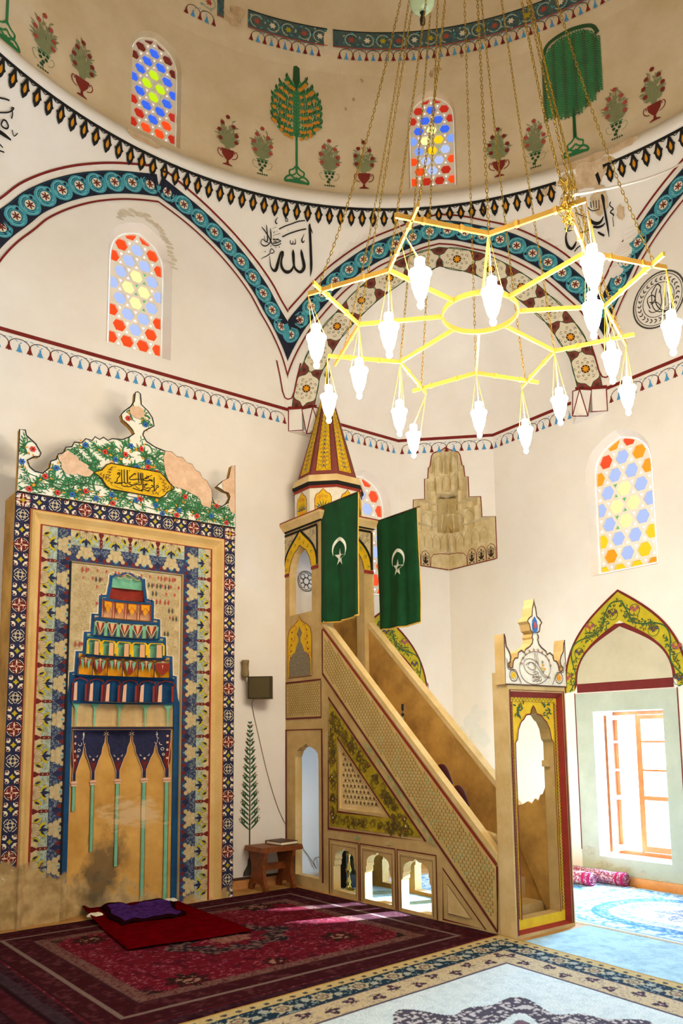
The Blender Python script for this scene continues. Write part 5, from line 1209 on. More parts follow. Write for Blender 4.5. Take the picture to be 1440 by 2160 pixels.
# thin frame and blue contour of the niche
p.line([(PX0+.012, 0), (PX0+.012, PZ-.012), (PX1-.012, PZ-.012), (PX1-.012, 0)], .012, 'cream_w', 3)
for sgn, Q in ((1, right), (-1, left)):
    o = []
    for i, (x, z) in enumerate(Q): o.append((x, z))
    for i in range(len(o)-1):
        a, b = o[i], o[i+1]; w = .028
        p.fill([(a[0]-sgn*.012, a[1]+.012), (a[0]+sgn*w, a[1]+w), (b[0]+sgn*w, b[1]+w), (b[0]-sgn*.012, b[1]+.012)] if abs(a[1]-b[1]) < .02 else [(a[0]-sgn*.005, a[1]+.02), (a[0]+sgn*w, a[1]+w), (b[0]+sgn*w, b[1]-.005), (b[0]-sgn*.005, b[1]-.005)], 'royal_w', 2)
        p.line([(a[0]+sgn*w*1.35, a[1]+w*1.35), (b[0]+sgn*w*1.35, b[1]+w*1.2)], .01, 'cream_w', 1)
p.fill([(PX0, 0), (-5.722, 0), (-5.722, 2.42), (-5.74, 2.42), (-5.745, 2.30), (PX0, 2.18)], 'royal_w', 3)
p.fill([(PX1, 0), (-4.602, 0), (-4.602, 2.42), (-4.59, 2.42), (-4.585, 2.30), (PX1, 2.16)], 'royal_w', 3)
mb.build('panel', mir)

# --- shallow fluted niche with tiered hood
mb = MB(); NC = -5.1625; HW = .5625
def hwz(z):
    if z <= 2.215: return HW
    for i in range(len(SIL)-1):
        if SIL[i][1] >= z >= SIL[i+1][1]:
            (xa, a), (xb, b) = SIL[i], SIL[i+1]; return (xa+(xb-xa)*((a-z)/(a-b) if a != b else 0))+5.165
    return .02
def ndepth(x, z):
    at = abs(x)
    b = .155*max(0, 1-(at/HW)**2)+.01
    if z > 1.9:
        hw = max(hwz(z), .05); f = (3.55-z)/1.65
        b = (.03+.13*f)*max(0, 1-(at/hw)**2.2)+.012
    return b
tiers = [(0, 1.90), (1.90, 2.16), (2.16, 2.435), (2.435, 2.65), (2.65, 2.857), (2.857, 3.055), (3.055, 3.26), (3.26, 3.40), (3.40, 3.54)]
def nmap(x, z, o=0):
    return (NC+x, MP-PD+ndepth(x, z)-o if False else MP+(-PD)+ndepth(x, z)-o, z)
def tierstrip(z0, z1, n, mt, curve=0, over=.0, scal=0, cells=7):
    hw = min(hwz((z0+z1)/2), HW) if z0 > 0 else HW
    vs = []; fs = []; nz = 6
    for j in range(nz+1):
        z = z0+(z1-z0)*j/nz; t = j/nz
        for i in range(n+1):
            x = -hw+2*hw*i/n
            d = ndepth(x*.98, max(z0, min(z, z1-.01)))-over*t**2
            if scal: d += scal*abs(math.sin(PI*cells*(i/n)))*(1-t**4)
            vs.append((NC+x, MP-PD+max(.0, d), z))
    for j in range(nz):
        for i in range(n): fs.append((j*(n+1)+i, j*(n+1)+i+1, (j+1)*(n+1)+i+1, (j+1)*(n+1)+i))
    mb.add(vs, fs, mt, False)
    # soffit closing towards the front plane
    top = [vs[nz*(n+1)+i] for i in range(n+1)]
    mb.add(top+[(p_[0], MP-PD, p_[2]) for p_ in top], [(i, i+1, n+2+i, n+1+i) for i in range(n)], mt)
base_m = 'beige_niche_w'
mat('beige_niche', 'd8a858', .9, col2='c08e42', scale=3)
worn('beige_niche', base_m)
patch(MATS[base_m], (NC-.14, .42), (.30, .62), '4a4034', 3.2, .75)
patch(MATS[base_m], (NC+.16, .98), (.42, .20), 'd9c095', 5.5, .6, (1, 1, 3))
for mm_ in ('mint_w', 'brown_line_w'): patch(MATS[mm_], (NC+.16, .98), (.42, .20), 'd9c095', 5.5, .95, (1, 1, 3))
tierstrip(0, 1.90, 32, base_m)
mat('hood_tan', 'cdb483', .9, col2='bb9f6c', scale=6)
def nm(x, z, o=0): 
    return (NC+x, MP-PD+ndepth(x, z)-o, z)
tierstrip(1.90, 2.16, 48, 'hood_tan', scal=.018, cells=9)
tierstrip(2.16, 2.435, 48, 'royal', over=.02, scal=.035, cells=7)
tierstrip(2.435, 2.65, 42, 'orange', over=.02, scal=.03, cells=6)
tierstrip(2.65, 2.857, 42, 'mint', over=.02, scal=.035, cells=5)
tierstrip(2.857, 3.055, 42, 'peach', over=.02, scal=.03, cells=5)
tierstrip(3.055, 3.26, 36, 'peach', over=.015, scal=.03, cells=4)
tierstrip(3.26, 3.385, 28, 'brick_red', scal=.02, cells=3)
tierstrip(3.385, 3.54, 28, 'mint', scal=.02, cells=3)
q = Paint(mb, nm, base=.012, step=.0012)
# painted columns and pendant arches of the niche
COLX = [-.505, -.281, 0, .281, .505]
for x in COLX:
    zb = {(-.505): 1.05, (-.281): .62, 0: .44, .281: .05, .505: .05}[x]
    q.line([(x, zb+(1.30-zb)*j/6) for j in range(7)], .034, 'mint_w', 1)
    for s in (-1, 1): q.line([(x+s*.019, zb+(1.30-zb)*j/6) for j in range(7)], .004, 'brown_line_w', 2)
    q.fill([(x-.034, 1.30), (x+.034, 1.30), (x+.04, 1.345), (x-.04, 1.345)], 'pink_light_w', 2)
    q.line([(x-.036, 1.32), (x+.036, 1.32)], .005, 'brown_line_w', 3)
for i, x in enumerate(COLX):
    wl = .14 if i else .035; wr = .14 if i < 4 else .035
    P = [(x-wl, 1.87), (x-wl*.93, 1.80), (x-wl*.90, 1.74), (x-wl*.74, 1.69), (x-wl*.66, 1.62), (x-wl*.45, 1.56), (x-wl*.30, 1.50), (x-.02, 1.44), (x-.02, 1.35), (x+.02, 1.35), (x+.02, 1.44), (x+wr*.30, 1.50), (x+wr*.45, 1.56), (x+wr*.66, 1.62), (x+wr*.74, 1.69), (x+wr*.90, 1.74), (x+wr*.93, 1.80), (x+wr, 1.87)]
    q.fill(P, 'indigo', 1); q.line(P, .005, 'pink_light', 3, closed=True)
    q.leaf(x, 1.42, PI/2, .42, .075, 'maroon', 2)
    for zz in (1.56, 1.65, 1.73, 1.80): q.disc(x, zz, .013, 'pink_light', 4, 8)
    for s, w_ in ((-1, wl), (1, wr)):
        if w_ > .05:
            for zz, r, dx_ in ((1.80, .028, .55), (1.725, .020, .42), (1.66, .015, .34), (1.83, .014, .82), (1.60, .011, .26)): q.ring(x+s*w_*dx_, zz, r, .006, 'cream', 3, 10)
q.line([(-.555, 1.885), (.555, 1.885)], .016, 'indigo', 4)
for x in COLX:
    q.line([(x, 1.90), (x, 2.13)], [.012, .03], 'mint', 2); q.fill([(x-.06, 2.155), (x+.06, 2.155), (x+.02, 2.10), (x-.02, 2.10)], 'mint', 2); q.disc(x, 2.03, .022, 'ochre', 3, 8, ry=.014)
# tiers: coloured cells
def cells(z0, z1, n, fn):
    hw = hwz((z0+z1)/2)
    for i in range(n):
        c = -hw+2*hw*(i+.5)/n; w = 2*hw/n
        fn(c, w, z0, z1, i)
def c_royal(c, w, z0, z1, i):
    q.line([(c-w*.5, z0), (c-w*.5, z1-.10), (c-w*.38, z1-.05), (c, z1-.03), (c+w*.38, z1-.05), (c+w*.5, z1-.10)], .014, 'maroon', 20)
    q.fan([(c-w*.42, z0+.01), (c-w*.2, z0+.01), (c-w*.2, z1-.07), (c-w*.38, z1-.09)], 'pink_light', 20)
    q.fan([(c+w*.3, z0+.01), (c+w*.42, z0+.01), (c+w*.42, z1-.09), (c+w*.3, z1-.09)], 'brick_red', 20)
def c_orange(c, w, z0, z1, i):
    q.fan([(c-w*.42, z1-.05), (c+w*.42, z1-.05), (c+w*.42, z0+.10), (c, z0+.02 if i % 2 else z0+.13), (c-w*.42, z0+.10)], 'brick_red', 20)
    for s in (-1, 1): q.fan([(c+s*w*.08, z1-.04), (c+s*w*.36, z1-.05), (c+s*w*.2, z0+.06)], 'mint', 21)
    q.fan([(c-w*.07, z1-.03), (c+w*.07, z1-.03), (c, z0+.09)], 'peach', 22)
    q.fan([(c-w*.5, z0), (c-w*.5, z0+.09), (c-w*.3, z0)], 'orange', 22)
    q.line([(c-w*.5, z0), (c-w*.5, z1-.05), (c-w*.35, z1-.025), (c+w*.35, z1-.025), (c+w*.5, z1-.05)], .01, 'indigo', 23)
def c_mint(c, w, z0, z1, i):
    q.line([(c-w*.45, z0+.03), (c-w*.45, z1-.07), (c-w*.3, z1-.04), (c+w*.3, z1-.04), (c+w*.45, z1-.07), (c+w*.45, z0+.03)], .02, 'yellow', 21)
    q.fan([(c+w*.05, z0), (c+w*.36, z0), (c+w*.33, z1-.06), (c+w*.05, z1-.06)], 'peach', 20)
    q.fan([(c-w*.5, z0), (c-w*.34, z0), (c-w*.34, z0+.10), (c-w*.5, z0+.10)], 'yellow', 22)
    q.line([(c-w*.5, z1-.03), (c+w*.5, z1-.03)], .02, 'royal', 23)
def c_p1(c, w, z0, z1, i):
    q.fan([(c-w*.36, z1-.05), (c+w*.36, z1-.05), (c+w*.36, z0+.11), (c, z0+.02), (c-w*.36, z0+.11)], 'brick_red', 20)
    q.fan([(c-w*.18, z1-.055), (c+w*.18, z1-.055), (c, z0+.04)], 'peach', 21)
    q.line([(c-w*.36, z1-.05), (c-w*.36, z0+.11), (c, z0+.02), (c+w*.36, z0+.11), (c+w*.36, z1-.05), (c-w*.36, z1-.05)], .009, 'mint_pale', 22)
    for s in (-1, 1): q.fan([(c+s*w*.3, z0), (c+s*w*.08, z0), (c+s*w*.3, z0+.06)], 'royal', 21); q.fan([(c+s*w*.5, z0), (c+s*w*.38, z0), (c+s*w*.38, z1-.06), (c+s*w*.5, z1-.06)], 'mint', 20)
    q.line([(c-w*.5, z1-.025), (c+w*.5, z1-.025)], .03, 'royal', 23)
def c_p2(c, w, z0, z1, i):
    q.fan([(c-w*.3, z1-.03), (c+w*.3, z1-.03), (c+w*.3, z1-.08), (c, z0+.05), (c-w*.3, z1-.08)], 'orange', 20)
    q.line([(c-w*.4, z0), (c-w*.4, z1-.03), (c+w*.4, z1-.03), (c+w*.4, z0)], .009, 'brick_red', 21)
    q.line([(c-w*.4, z0+.06), (c, z0+.14), (c+w*.4, z0+.06)], .006, 'brick_red', 21)
    q.line([(c-w*.5, z1-.012), (c+w*.5, z1-.012)], .022, 'royal', 23)
cells(2.16, 2.435, 6, c_royal); cells(2.435, 2.65, 6, c_orange); cells(2.65, 2.857, 5, c_mint); cells(2.857, 3.055, 5, c_p1); cells(3.055, 3.26, 4, c_p2)
for z in (2.165, 2.44, 2.655, 2.862): 
    hw = hwz(z+.05); q.line([(-hw+2*hw*i/10, z-.012+.0*abs(i-5)) for i in range(11)], .022, 'royal', 25)
'''q.fill(blob(-.17, .30, .20, .34, n=40, seed=7), 'soot', 6); q.fill(blob(-.14, .75, .10, .30, n=30, seed=8), 'grey_soot', 5); q.fill(blob(.12, .22, .16, .26, n=36, seed=9), 'grey_soot', 5)
q.fill(blob(.20, .95, .26, .045, n=30, k=.35, seed=10), 'bare', 5); q.fill(blob(.24, 1.08, .2, .05, n=30, k=.35, seed=12), 'bare', 5); q.fill(blob(.10, .84, .24, .035, n=30, k=.35, seed=13), 'bare', 5)
'''
mb.build('niche', mir)

# --- crest
CR = [(-6.367, 4.237), (-6.367, 4.879), (-6.309, 4.883), (-6.299, 4.831), (-6.204, 4.762), (-6.15, 4.674), (-6.165, 4.635), (-6.216, 4.624), (-6.281, 4.574), (-6.255, 4.51), (-6.202, 4.473), (-6.126, 4.467), (-6.06, 4.538),
      (-6.05, 4.61), (-5.995, 4.64), (-5.979, 4.701), (-5.92, 4.73), (-5.903, 4.791), (-5.84, 4.81), (-5.816, 4.866), (-5.74, 4.875), (-5.70, 4.93), (-5.63, 4.925), (-5.60, 4.975), (-5.55, 4.955), (-5.508, 4.99), (-5.46, 4.965), (-5.414, 4.994), (-5.30, 5.01),
      (-5.223, 5.057), (-5.165, 5.109), (-5.19, 5.15), (-5.236, 5.191), (-5.305, 5.233), (-5.32, 5.29), (-5.288, 5.335), (-5.211, 5.414), (-5.174, 5.483), (-5.166, 5.584), (-5.135, 5.60), (-5.106, 5.584), (-5.093, 5.463), (-5.012, 5.404), (-4.96, 5.34), (-4.938, 5.251), (-4.998, 5.207), (-5.055, 5.16), (-5.066, 5.115), (-5.024, 5.052), (-4.922, 5.008),
      (-4.80, 4.985), (-4.72, 4.992), (-4.66, 4.95), (-4.589, 4.955), (-4.54, 4.905), (-4.47, 4.90), (-4.43, 4.84), (-4.37, 4.82), (-4.34, 4.76), (-4.283, 4.74), (-4.25, 4.68), (-4.216, 4.64), (-4.21, 4.56), (-4.192, 4.5), (-4.14, 4.47), (-4.08, 4.467), (-4.012, 4.52), (-3.967, 4.601), (-3.99, 4.65), (-4.06, 4.66), (-4.149, 4.70), (-4.082, 4.768), (-3.992, 4.827), (-3.959, 4.982), (-3.913, 5.002), (-3.90, 4.237)]
mb = MB()
mb.prism(CR, lambda u, v: mih(u, v, .012), lambda u, v: mih(u, v, -.045), 'white_ivy', 'stone_dirty')
p = Paint(mb, mih, base=.015)
p.line(CR, .012, 'ink', 6, closed=True)
rd = random.Random(77)
def ok(x, z, r=.03): return all(inpoly(x+dx, z+dz, CR) for dx in (-r, r) for dz in (-r, r))
CART = [(-5.60, 4.578), (-5.52, 4.62), (-5.47, 4.69), (-5.42, 4.715), (-4.86, 4.725), (-4.80, 4.68), (-4.775, 4.645), (-4.69, 4.573), (-4.775, 4.51), (-4.80, 4.47), (-4.86, 4.43), (-5.42, 4.43), (-5.47, 4.46), (-5.52, 4.53)]
# ivy fronds
for k in range(620):
    x, z = rd.uniform(-6.35, -3.92), rd.uniform(4.25, 5.5)
    if not ok(x, z, .02): continue
    a = (PI if x < MX else 0)+rd.uniform(-.9, .9)+(PI/2 if z > 4.8 else 0)*(1 if x < MX else -1)*-.4
    pts = [(x, z)]; aa = a; bend = rd.uniform(-.45, .45)
    for j in range(6):
        aa += bend; x2, z2 = pts[-1][0]+.032*math.cos(aa), pts[-1][1]+.032*math.sin(aa)
        if not ok(x2, z2, .010): break
        pts.append((x2, z2))
        for s in (-1, 1):
            tx, tz = x2+.045*math.cos(aa+s*.7), z2+.045*math.sin(aa+s*.7)
            if inpoly(tx, tz, CR): p.leaf(x2, z2, aa+s*.7, .05, .013, 'green', 1+.02*(k % 20))
    if len(pts) > 1: p.line(pts, .007, 'leaf_dark', 2)
# wavy main stem along the base
for z0, ph in ((4.33, 0), (4.42, 2.0)):
    st = smooth_curve([(-6.3+.2*i, z0+.035*math.sin(i*1.6+ph)) for i in range(13)], 4)
    p.line([q_ for q_ in st if inpoly(*q_, CR)], .008, 'leaf_dark', 2)
FL = [(-6.23, 4.70, 'r'), (-6.33, 4.55, 'b'), (-5.99, 4.55, 'b'), (-6.10, 4.44, 'r'), (-5.70, 4.86, 'b'), (-5.49, 4.83, 'r'), (-5.26, 4.85, 'r'), (-5.37, 4.77, 'b'), (-5.37, 4.68, 'r'), (-5.74, 4.62, 'r'), (-6.25, 4.28, 'r'), (-5.97, 4.29, 'r'), (-5.68, 4.36, 'r'), (-5.20, 4.96, 'b'), (-5.08, 4.95, 'r'), (-5.0, 4.82, 'b'), (-4.90, 4.72, 'r'),
      (-5.13, 4.64+.09, 'b'), (-5.24, 5.265, 'r'), (-5.04, 5.24, 'b'), (-5.40, 4.37, 'b'), (-5.13, 4.36, 'b'), (-5.39, 4.28, 'r'), (-5.08, 4.38, 'r'), (-4.90, 4.34, 'b'), (-4.62, 4.33, 'b'), (-4.55, 4.50, 'r'), (-4.40, 4.30, 'r'), (-4.65, 4.27, 'r'), (-4.15, 4.46, 'r'), (-4.02, 4.28, 'r'), (-4.22, 4.33, 'b'), (-5.0, 4.76, 'r'), (-5.57, 4.3, 'b'), (-4.82, 4.26, 'b'), (-5.82, 4.30, 'b')]
for x, z, c in FL:
    m_ = 'flower_red' if c == 'r' else 'flower_blue'
    if inpoly(x, z, CR):
        p.flower(x, z, .034, 6, m_, 7, w=.03, cm='brown_ink', cr=.28)
        for k in range(3):
            a = rd.uniform(0, 6.28); p.leaf(x+.045*math.cos(a), z+.045*math.sin(a), a, .04, .014, 'orange', 4)
# lost plaster
for pi_, P in enumerate((blob(-5.87, 4.64, .11, .12, seed=1), blob(-5.77, 4.60, .16, .07, seed=2), blob(-5.14, 5.36, .10, .06, seed=3))):
    P = [q_ for q_ in P if inpoly(*q_, CR)]
    if len(P) > 3: p.fill(P, 'bare_pink', 9+pi_)
PP = [q_ for q_ in CR if -4.83 < q_[0] < -4.19 and q_[1] > 4.5]
p.fill(PP+[(-4.23, 4.42), (-4.34, 4.44), (-4.37, 4.52), (-4.55, 4.58), (-4.70, 4.60), (-4.76, 4.66), (-4.80, 4.76), (-4.82, 4.90)], 'bare_pink', 8)
p.fill([q_ for q_ in CR if q_[0] > -4.1 and q_[1] > 4.6]+[(-3.905, 4.40), (-3.96, 4.42), (-4.0, 4.5), (-3.97, 4.6)], 'bare_pink', 8)
mb.build('crest', mir)
mb = MB(); p = Paint(mb, mih, base=.030)
mb.prism(CART, lambda u, v: mih(u, v, .029), lambda u, v: mih(u, v, .012), 'yellow', 'yellow')
p.line(CART, .012, 'brown_ink', 1, closed=True)
for S_ in DATA['cart']:
    pts = smooth_curve([tuple(t) for t in S_], 3); p.line([(a, z) for a, z, w in pts], [w*.0056 for a, z, w in pts], 'ink', 2)
for S_ in DATA['cartleaf']:
    pts = [(a, z) for a, z, w in S_]
    if len(pts) > 2: p.line(smooth_curve(pts, 3), .004, 'brown_line', 2)
    else: p.leaf(pts[0][0], pts[0][1], math.atan2(pts[1][1]-pts[0][1], pts[1][0]-pts[0][0]), .032, .010, 'brown_line', 2)
mb.build('inscription_panel', mir)
# ------------------------------------------------------------------ minbar
mn = thing('minbar', 'tall painted stone pulpit with steep stair, arched doorway, canopied kiosk and pointed spire', 'pulpit', (XM, YF, 0))
TH = .10
zt = lambda y: 3.19+.922*(y+.80)           # top line of the parapet
def cusped(c, hw, z0, zs, za, cap=True):
    """cusped arch opening, listed counter-clockwise starting bottom right (u decreasing to the left)"""
    s = [(hw, z0), (hw, zs-.03)]
    if cap: s = [(hw, z0), (hw, zs-.12), (hw-.02, zs-.10), (hw-.02, zs-.05), (hw-.035, zs-.04)]
    h = za-zs
    s += [(hw-.03, zs), (hw*.93-.03, zs+h*.30), (hw*.74-.02, zs+h*.52), (hw*.52, zs+h*.60), (hw*.40, zs+h*.72), (hw*.16, zs+h*.76), (hw*.09, zs+h*.9), (0, za)]
    return [(c+x, z) for x, z in s]+[(c-x, z) for x, z in s[-2::-1]]
tall = [(-.215, .13), (-.716, .13), (-.716, 1.50), (-.70, 1.575), (-.65, 1.62), (-.58, 1.645), (-.50, 1.66), (-.465, 1.69), (-.455, 1.735), (-.445, 1.69), (-.40, 1.66), (-.33, 1.645), (-.26, 1.60), (-.22, 1.53)]
arcA = cusped(-1.205, .205, .055, .43, .53); arcB = cusped(-1.795, .22, .04, .43, .545); arcC = cusped(-2.395, .22, .035, .43, .545)
LT = [(-1.136, 1.66), (-1.124, .962), (-1.94, .955)]
kiosk = [(-.60, 3.30), (-.60, 3.86), (-.565, 3.98), (-.48, 4.09), (-.40, 4.13), (-.35, 4.18), (-.30, 4.13), (-.22, 4.09), (-.135, 3.98), (-.10, 3.86), (-.10, 3.30)]
PO = [(0, 0), (-3.50, 0), (-3.50, zt(-3.50)-.03), (-.80, zt(-.80)-.03), (-.80, 4.385), (0, 4.385)]
def side(x0, x1, mt, mt2, holes): 
    m = MB()
    m.prism(PO, lambda u, v: (x0, u, v), lambda u, v: (x1, u, v), mt, mt2, holes)
    return m
mb = side(XM, XM+TH, 'stone', 'stone_light', [tall, arcA, arcB, arcC, LT, kiosk])
p = Paint(mb, mside, base=.003)
# red outlines
def outline(P, w=.022, m_='maroon', l=3, closed=True): p.line(P, w, m_, l, closed=closed)
outline([(-.02, .10), (-.02, 1.86), (-.797, 1.86), (-.797, .10)], .03, closed=False)
outline([(-.02, 2.45), (-.787, 2.45), (-.787, 2.0), (-.02, 2.0)], .022)
outline([(-.935, 2.225), (-.914, .724), (-2.56, .73)], .035)
for a, b in ((-.925, -1.475), (-1.50, -2.09), (-2.12, -2.70)):
    outline([(a, .0), (a, .61), (b, .61), (b, .0)], .016, closed=False)
    c0 = 'stone_light'
    p.line([(a-.03, .02), (a-.03, .575), (b+.03, .575), (b+.03, .02)], .012, 'stone_light', 4)
    p.line([(a-.05, .02), (a-.05, .55), (b+.05, .55), (b+.05, .02)], .006, 'brown_line', 4)
outline([(-2.79, .50), (-2.78, .025), (-3.33, .025)], .02)
p.fill([(-2.85, .36), (-2.85, .09), (-3.16, .09)], 'stone_light', 4); p.line([(-2.85, .36), (-2.85, .09), (-3.16, .09)], .008, 'brown_line', 5, closed=True)
p.line([(-.84, zt(-.84)-.105), (-3.485, zt(-3.485)-.105)], .03, 'brick_red', 3)
p.line([(-.82, 3.05), (-.82, 2.515), (-3.47, .03), (-3.49, .60)], .024, 'maroon', 3)
# gold painted triangle with scrolls
G = [(-.955, 2.17), (-.938, .755), (-2.50, .76)]
Gi = [(-1.10, 1.76), (-1.095, .925), (-2.03, .918)]
for i in range(3):
    j = (i+1) % 3; p.fill([G[i], G[j], Gi[j], Gi[i]], 'olive_yellow', 2)
outline(Gi, .028, 'maroon', 4)
rd = random.Random(2)
def in_ring(x, z, r=.02): return all(inpoly(x+a, z+b, G) and not inpoly(x+a, z+b, [(Gi[0][0]+.02, Gi[0][1]+.04), (Gi[1][0]+.025, Gi[1][1]-.025), (Gi[2][0]-.04, Gi[2][1]-.025)]) for a in (-r, 0, r) for b in (-r, 0, r))
k = 0
while k < 170:
    x, z = rd.uniform(-2.45, -.95), rd.uniform(.77, 2.1); r = rd.uniform(.022, .055)
    if not in_ring(x, z, r*.75): k += .02; continue
    a = rd.uniform(0, 6.28)
    for j, rr in enumerate((1, .72, .45)):
        p.ring(x, z, r*rr, .006, 'olive_line' if j != 1 else 'brown_line', 4, 12, a+j, a+j+4.4)
    for j in range(5): p.leaf(x+r*math.cos(a+j), z+r*math.sin(a+j), a+j+1.2, .034, .011, 'olive_line' if j % 2 else 'gold_leaf', 3)
    if rd.random() < .14: p.disc(x, z, .012, rd.choice(['rose', 'peach', 'cream', 'orange']), 5, 7)
    k += 1
# carved interlace painted on band and square panel: dark marks imitate shaded, dirty recesses
def carved(poly, s=.052):
    p.fill(poly, 'carved', 1)
    x0 = min(q[0] for q in poly); x1 = max(q[0] for q in poly); z0 = min(q[1] for q in poly); z1 = max(q[1] for q in poly)
    j = 0; z = z0
    while z < z1:
        x = x0+(s/2 if j % 2 else 0)
        while x < x1:
            if all(inpoly(x+a, z+b, poly) for a in (-.02, .02) for b in (-.02, .02)):
                fl = rd.random()
                low = z < 1.75 and fl < .13+(.14 if z < 1.4 else 0)
                p.leaf(x, z-.018, PI/2, .036, .020, 'green_fleck' if low else 'carved_dark', 3)
                p.leaf(x-.012, z+.014, .5, .022, .007, 'carved_dark', 3); p.leaf(x+.012, z+.014, PI-.5, .022, .007, 'carved_dark', 3)
                p.line([(x-.024, z-.018), (x, z-.03), (x+.024, z-.018)], .005, 'stone_light', 2)
            x += s
        z += s*.62; j += 1
carved([(-.835, 3.03), (-.835, 2.53), (-3.455, .07), (-3.475, zt(-3.475)-.125)])
carved([(-.04, 2.43), (-.77, 2.43), (-.77, 2.02), (-.04, 2.02)], .048)
# green patina along the middle rail
for k, (y, z) in enumerate(((-1.9, 1.46), (-2.05, 1.3), (-2.2, 1.16), (-2.35, 1.02), (-2.5, .88), (-2.62, .76), (-1.7, 1.62), (-1.45, .665), (-2.0, .66))):
    p.fill(blob(y, z, .05, .022, k=.3, seed=k+5) if z < .7 else [(y+.07, z+.09), (y+.055, z+.03), (y-.07, z-.08), (y-.06, z-.03)], 'green_patina', 4)
# arched painting with urn on the kiosk pier
P = [(-.07, 2.51), (-.60, 2.51), (-.60, 3.0), (-.57, 3.10), (-.50, 3.15), (-.42, 3.18), (-.36, 3.22), (-.335, 3.27), (-.31, 3.22), (-.25, 3.18), (-.17, 3.15), (-.10, 3.10), (-.07, 3.0)]
p.fill(P, 'yellow', 3); p.line(P, .008, 'brick_red', 5, closed=True)
p.fill([(-.09, 2.51), (-.58, 2.51), (-.57, 2.72), (-.50, 2.80), (-.44, 2.82), (-.40, 2.90), (-.36, 2.95), (-.36, 3.0), (-.40, 3.05), (-.36, 3.10), (-.335, 3.15), (-.31, 3.10), (-.27, 3.05), (-.31, 3.0), (-.31, 2.95), (-.27, 2.90), (-.23, 2.82), (-.17, 2.80), (-.10, 2.72)], 'grey_paint', 4)
for s in (-1, 1):
    for j in range(7): p.ring(-.335+s*(.10+.02*j), 3.12-.06*j, .035, .007, 'orange' if j % 2 else 'rose', 5, 9, j, j+4)
    for j in range(5): p.disc(-.335+s*(.16+.01*j), 3.08-.08*j, .013, 'brick_red', 6, 7)
# kiosk arch: yellow band, dark spandrel borders
def kiosk_face(f, c, hwid_, mirror=1):
    q = Paint(mb, f, base=.003)
    inn = [(c+(y+.35)*hwid_/.25, z) for y, z in kiosk[1:-1]]
    out = ogive(c, hwid_*1.50, 3.86, 4.365, 9, .9, .55); inn2 = resample(inn, .05)
    n = len(out); m_ = len(inn2)
    for i in range(n-1):
        a, b = inn2[m_-1-int(i*(m_-1)/(n-1))], inn2[m_-1-int((i+1)*(m_-1)/(n-1))]
        q.fan([out[i], out[i+1], b[:2], a[:2]] if inn2[0][0] < inn2[-1][0] else [out[i], out[i+1], inn2[int((i+1)*(m_-1)/(n-1))][:2], inn2[int(i*(m_-1)/(n-1))][:2]], 'yellow', 2)
    q.line(out, .035, 'ink', 4); q.line([(a[0], a[1]) for a in inn2], .01, 'brown_line', 4)
    W = hwid_*1.52
    q.line([(c-W, 4.355), (c+W, 4.355)], .03, 'ink', 4)
    for s in (-1, 1):
        q.line([(c+s*W, 4.35), (c+s*W, 3.86)], .03, 'ink', 4)
        q.fill([(c+s*W*.93, 4.33), (c+s*W*.93, 4.0), (c+s*W*.75, 4.14), (c+s*W*.4, 4.27), (c+s*W*.2, 4.33)], 'cream_soft', 2)
        for j in range(12):
            x = c+s*W*rd.uniform(.45, .88); z = 4.31-rd.uniform(0, .12)
            q.ring(x, z, .018, .004, 'grey_line', 5, 7, j, j+4)
        q.fill([(c+s*W*1.07, 3.85), (c+s*hwid_*.98, 3.85), (c+s*hwid_*.98, 3.81), (c+s*W*1.07, 3.81)], 'brick_red', 5)
    for j in range(8):
        t = out[1+j*(n-2)//8]; b = inn2[(m_-1)-j*(m_-1)//8] if inn2[0][0] < inn2[-1][0] else inn2[j*(m_-1)//8]
        x, z = (t[0]+b[0])/2, (t[1]+b[1])/2
        q.ring(x, z, .02, .004, 'brown_line', 5, 8); q.leaf(x, z, j, .04, .012, 'green', 5)
kiosk_face(mside, -.35, .25)
p.line([(-.797, 4.36), (-.797, 3.3)], .006, 'stone_light', 1)
mb.build('side_wall', mn)

# pierced screen of the triangular window
mb = MB(); holes = []; s = .068; j = 0; z = .98
LI = [(-1.146, 1.63), (-1.140, .972), (-1.915, .966)]
while z < 1.66:
    x = -1.93+(s/2 if j % 2 else 0)
    while x < -1.12:
        h = [(x+.0225*math.cos(PI/3*i+PI/6)*(1 if i % 2 else 1), z+.0225*math.sin(PI/3*i+PI/6)) for i in range(6)]
        if all(inpoly(a, b, LI) for a, b in h): holes.append(h)
        t = [(x+.0+.011*math.cos(PI/2+2*PI*i/3), z+s*.58+.011*math.sin(PI/2+2*PI*i/3)) for i in range(3)]
        if all(inpoly(a, b, LI) for a, b in t): holes.append(t)
        x += s
    z += s*.866; j += 1
sheet(mb, lambda u, v: (XM+.02, u, v), LT[::-1], holes, 'stone_light'); sheet(mb, lambda u, v: (XM+.045, u, v), LT[::-1], holes, 'stone')
for h in holes:
    m = len(h); vs = [(XM+.02, a, b) for a, b in h]+[(XM+.045, a, b) for a, b in h]
    mb.add(vs, [(i, (i+1) % m, (i+1) % m+m, i+m) for i in range(m)], 'stone')
mb.build('pierced_screen', mn)

# far side wall
mb = side(XR-TH, XR, 'stone_dirty', 'stone_light', [tall, arcA, arcB, arcC, kiosk])
mb.build('side_wall', mn)
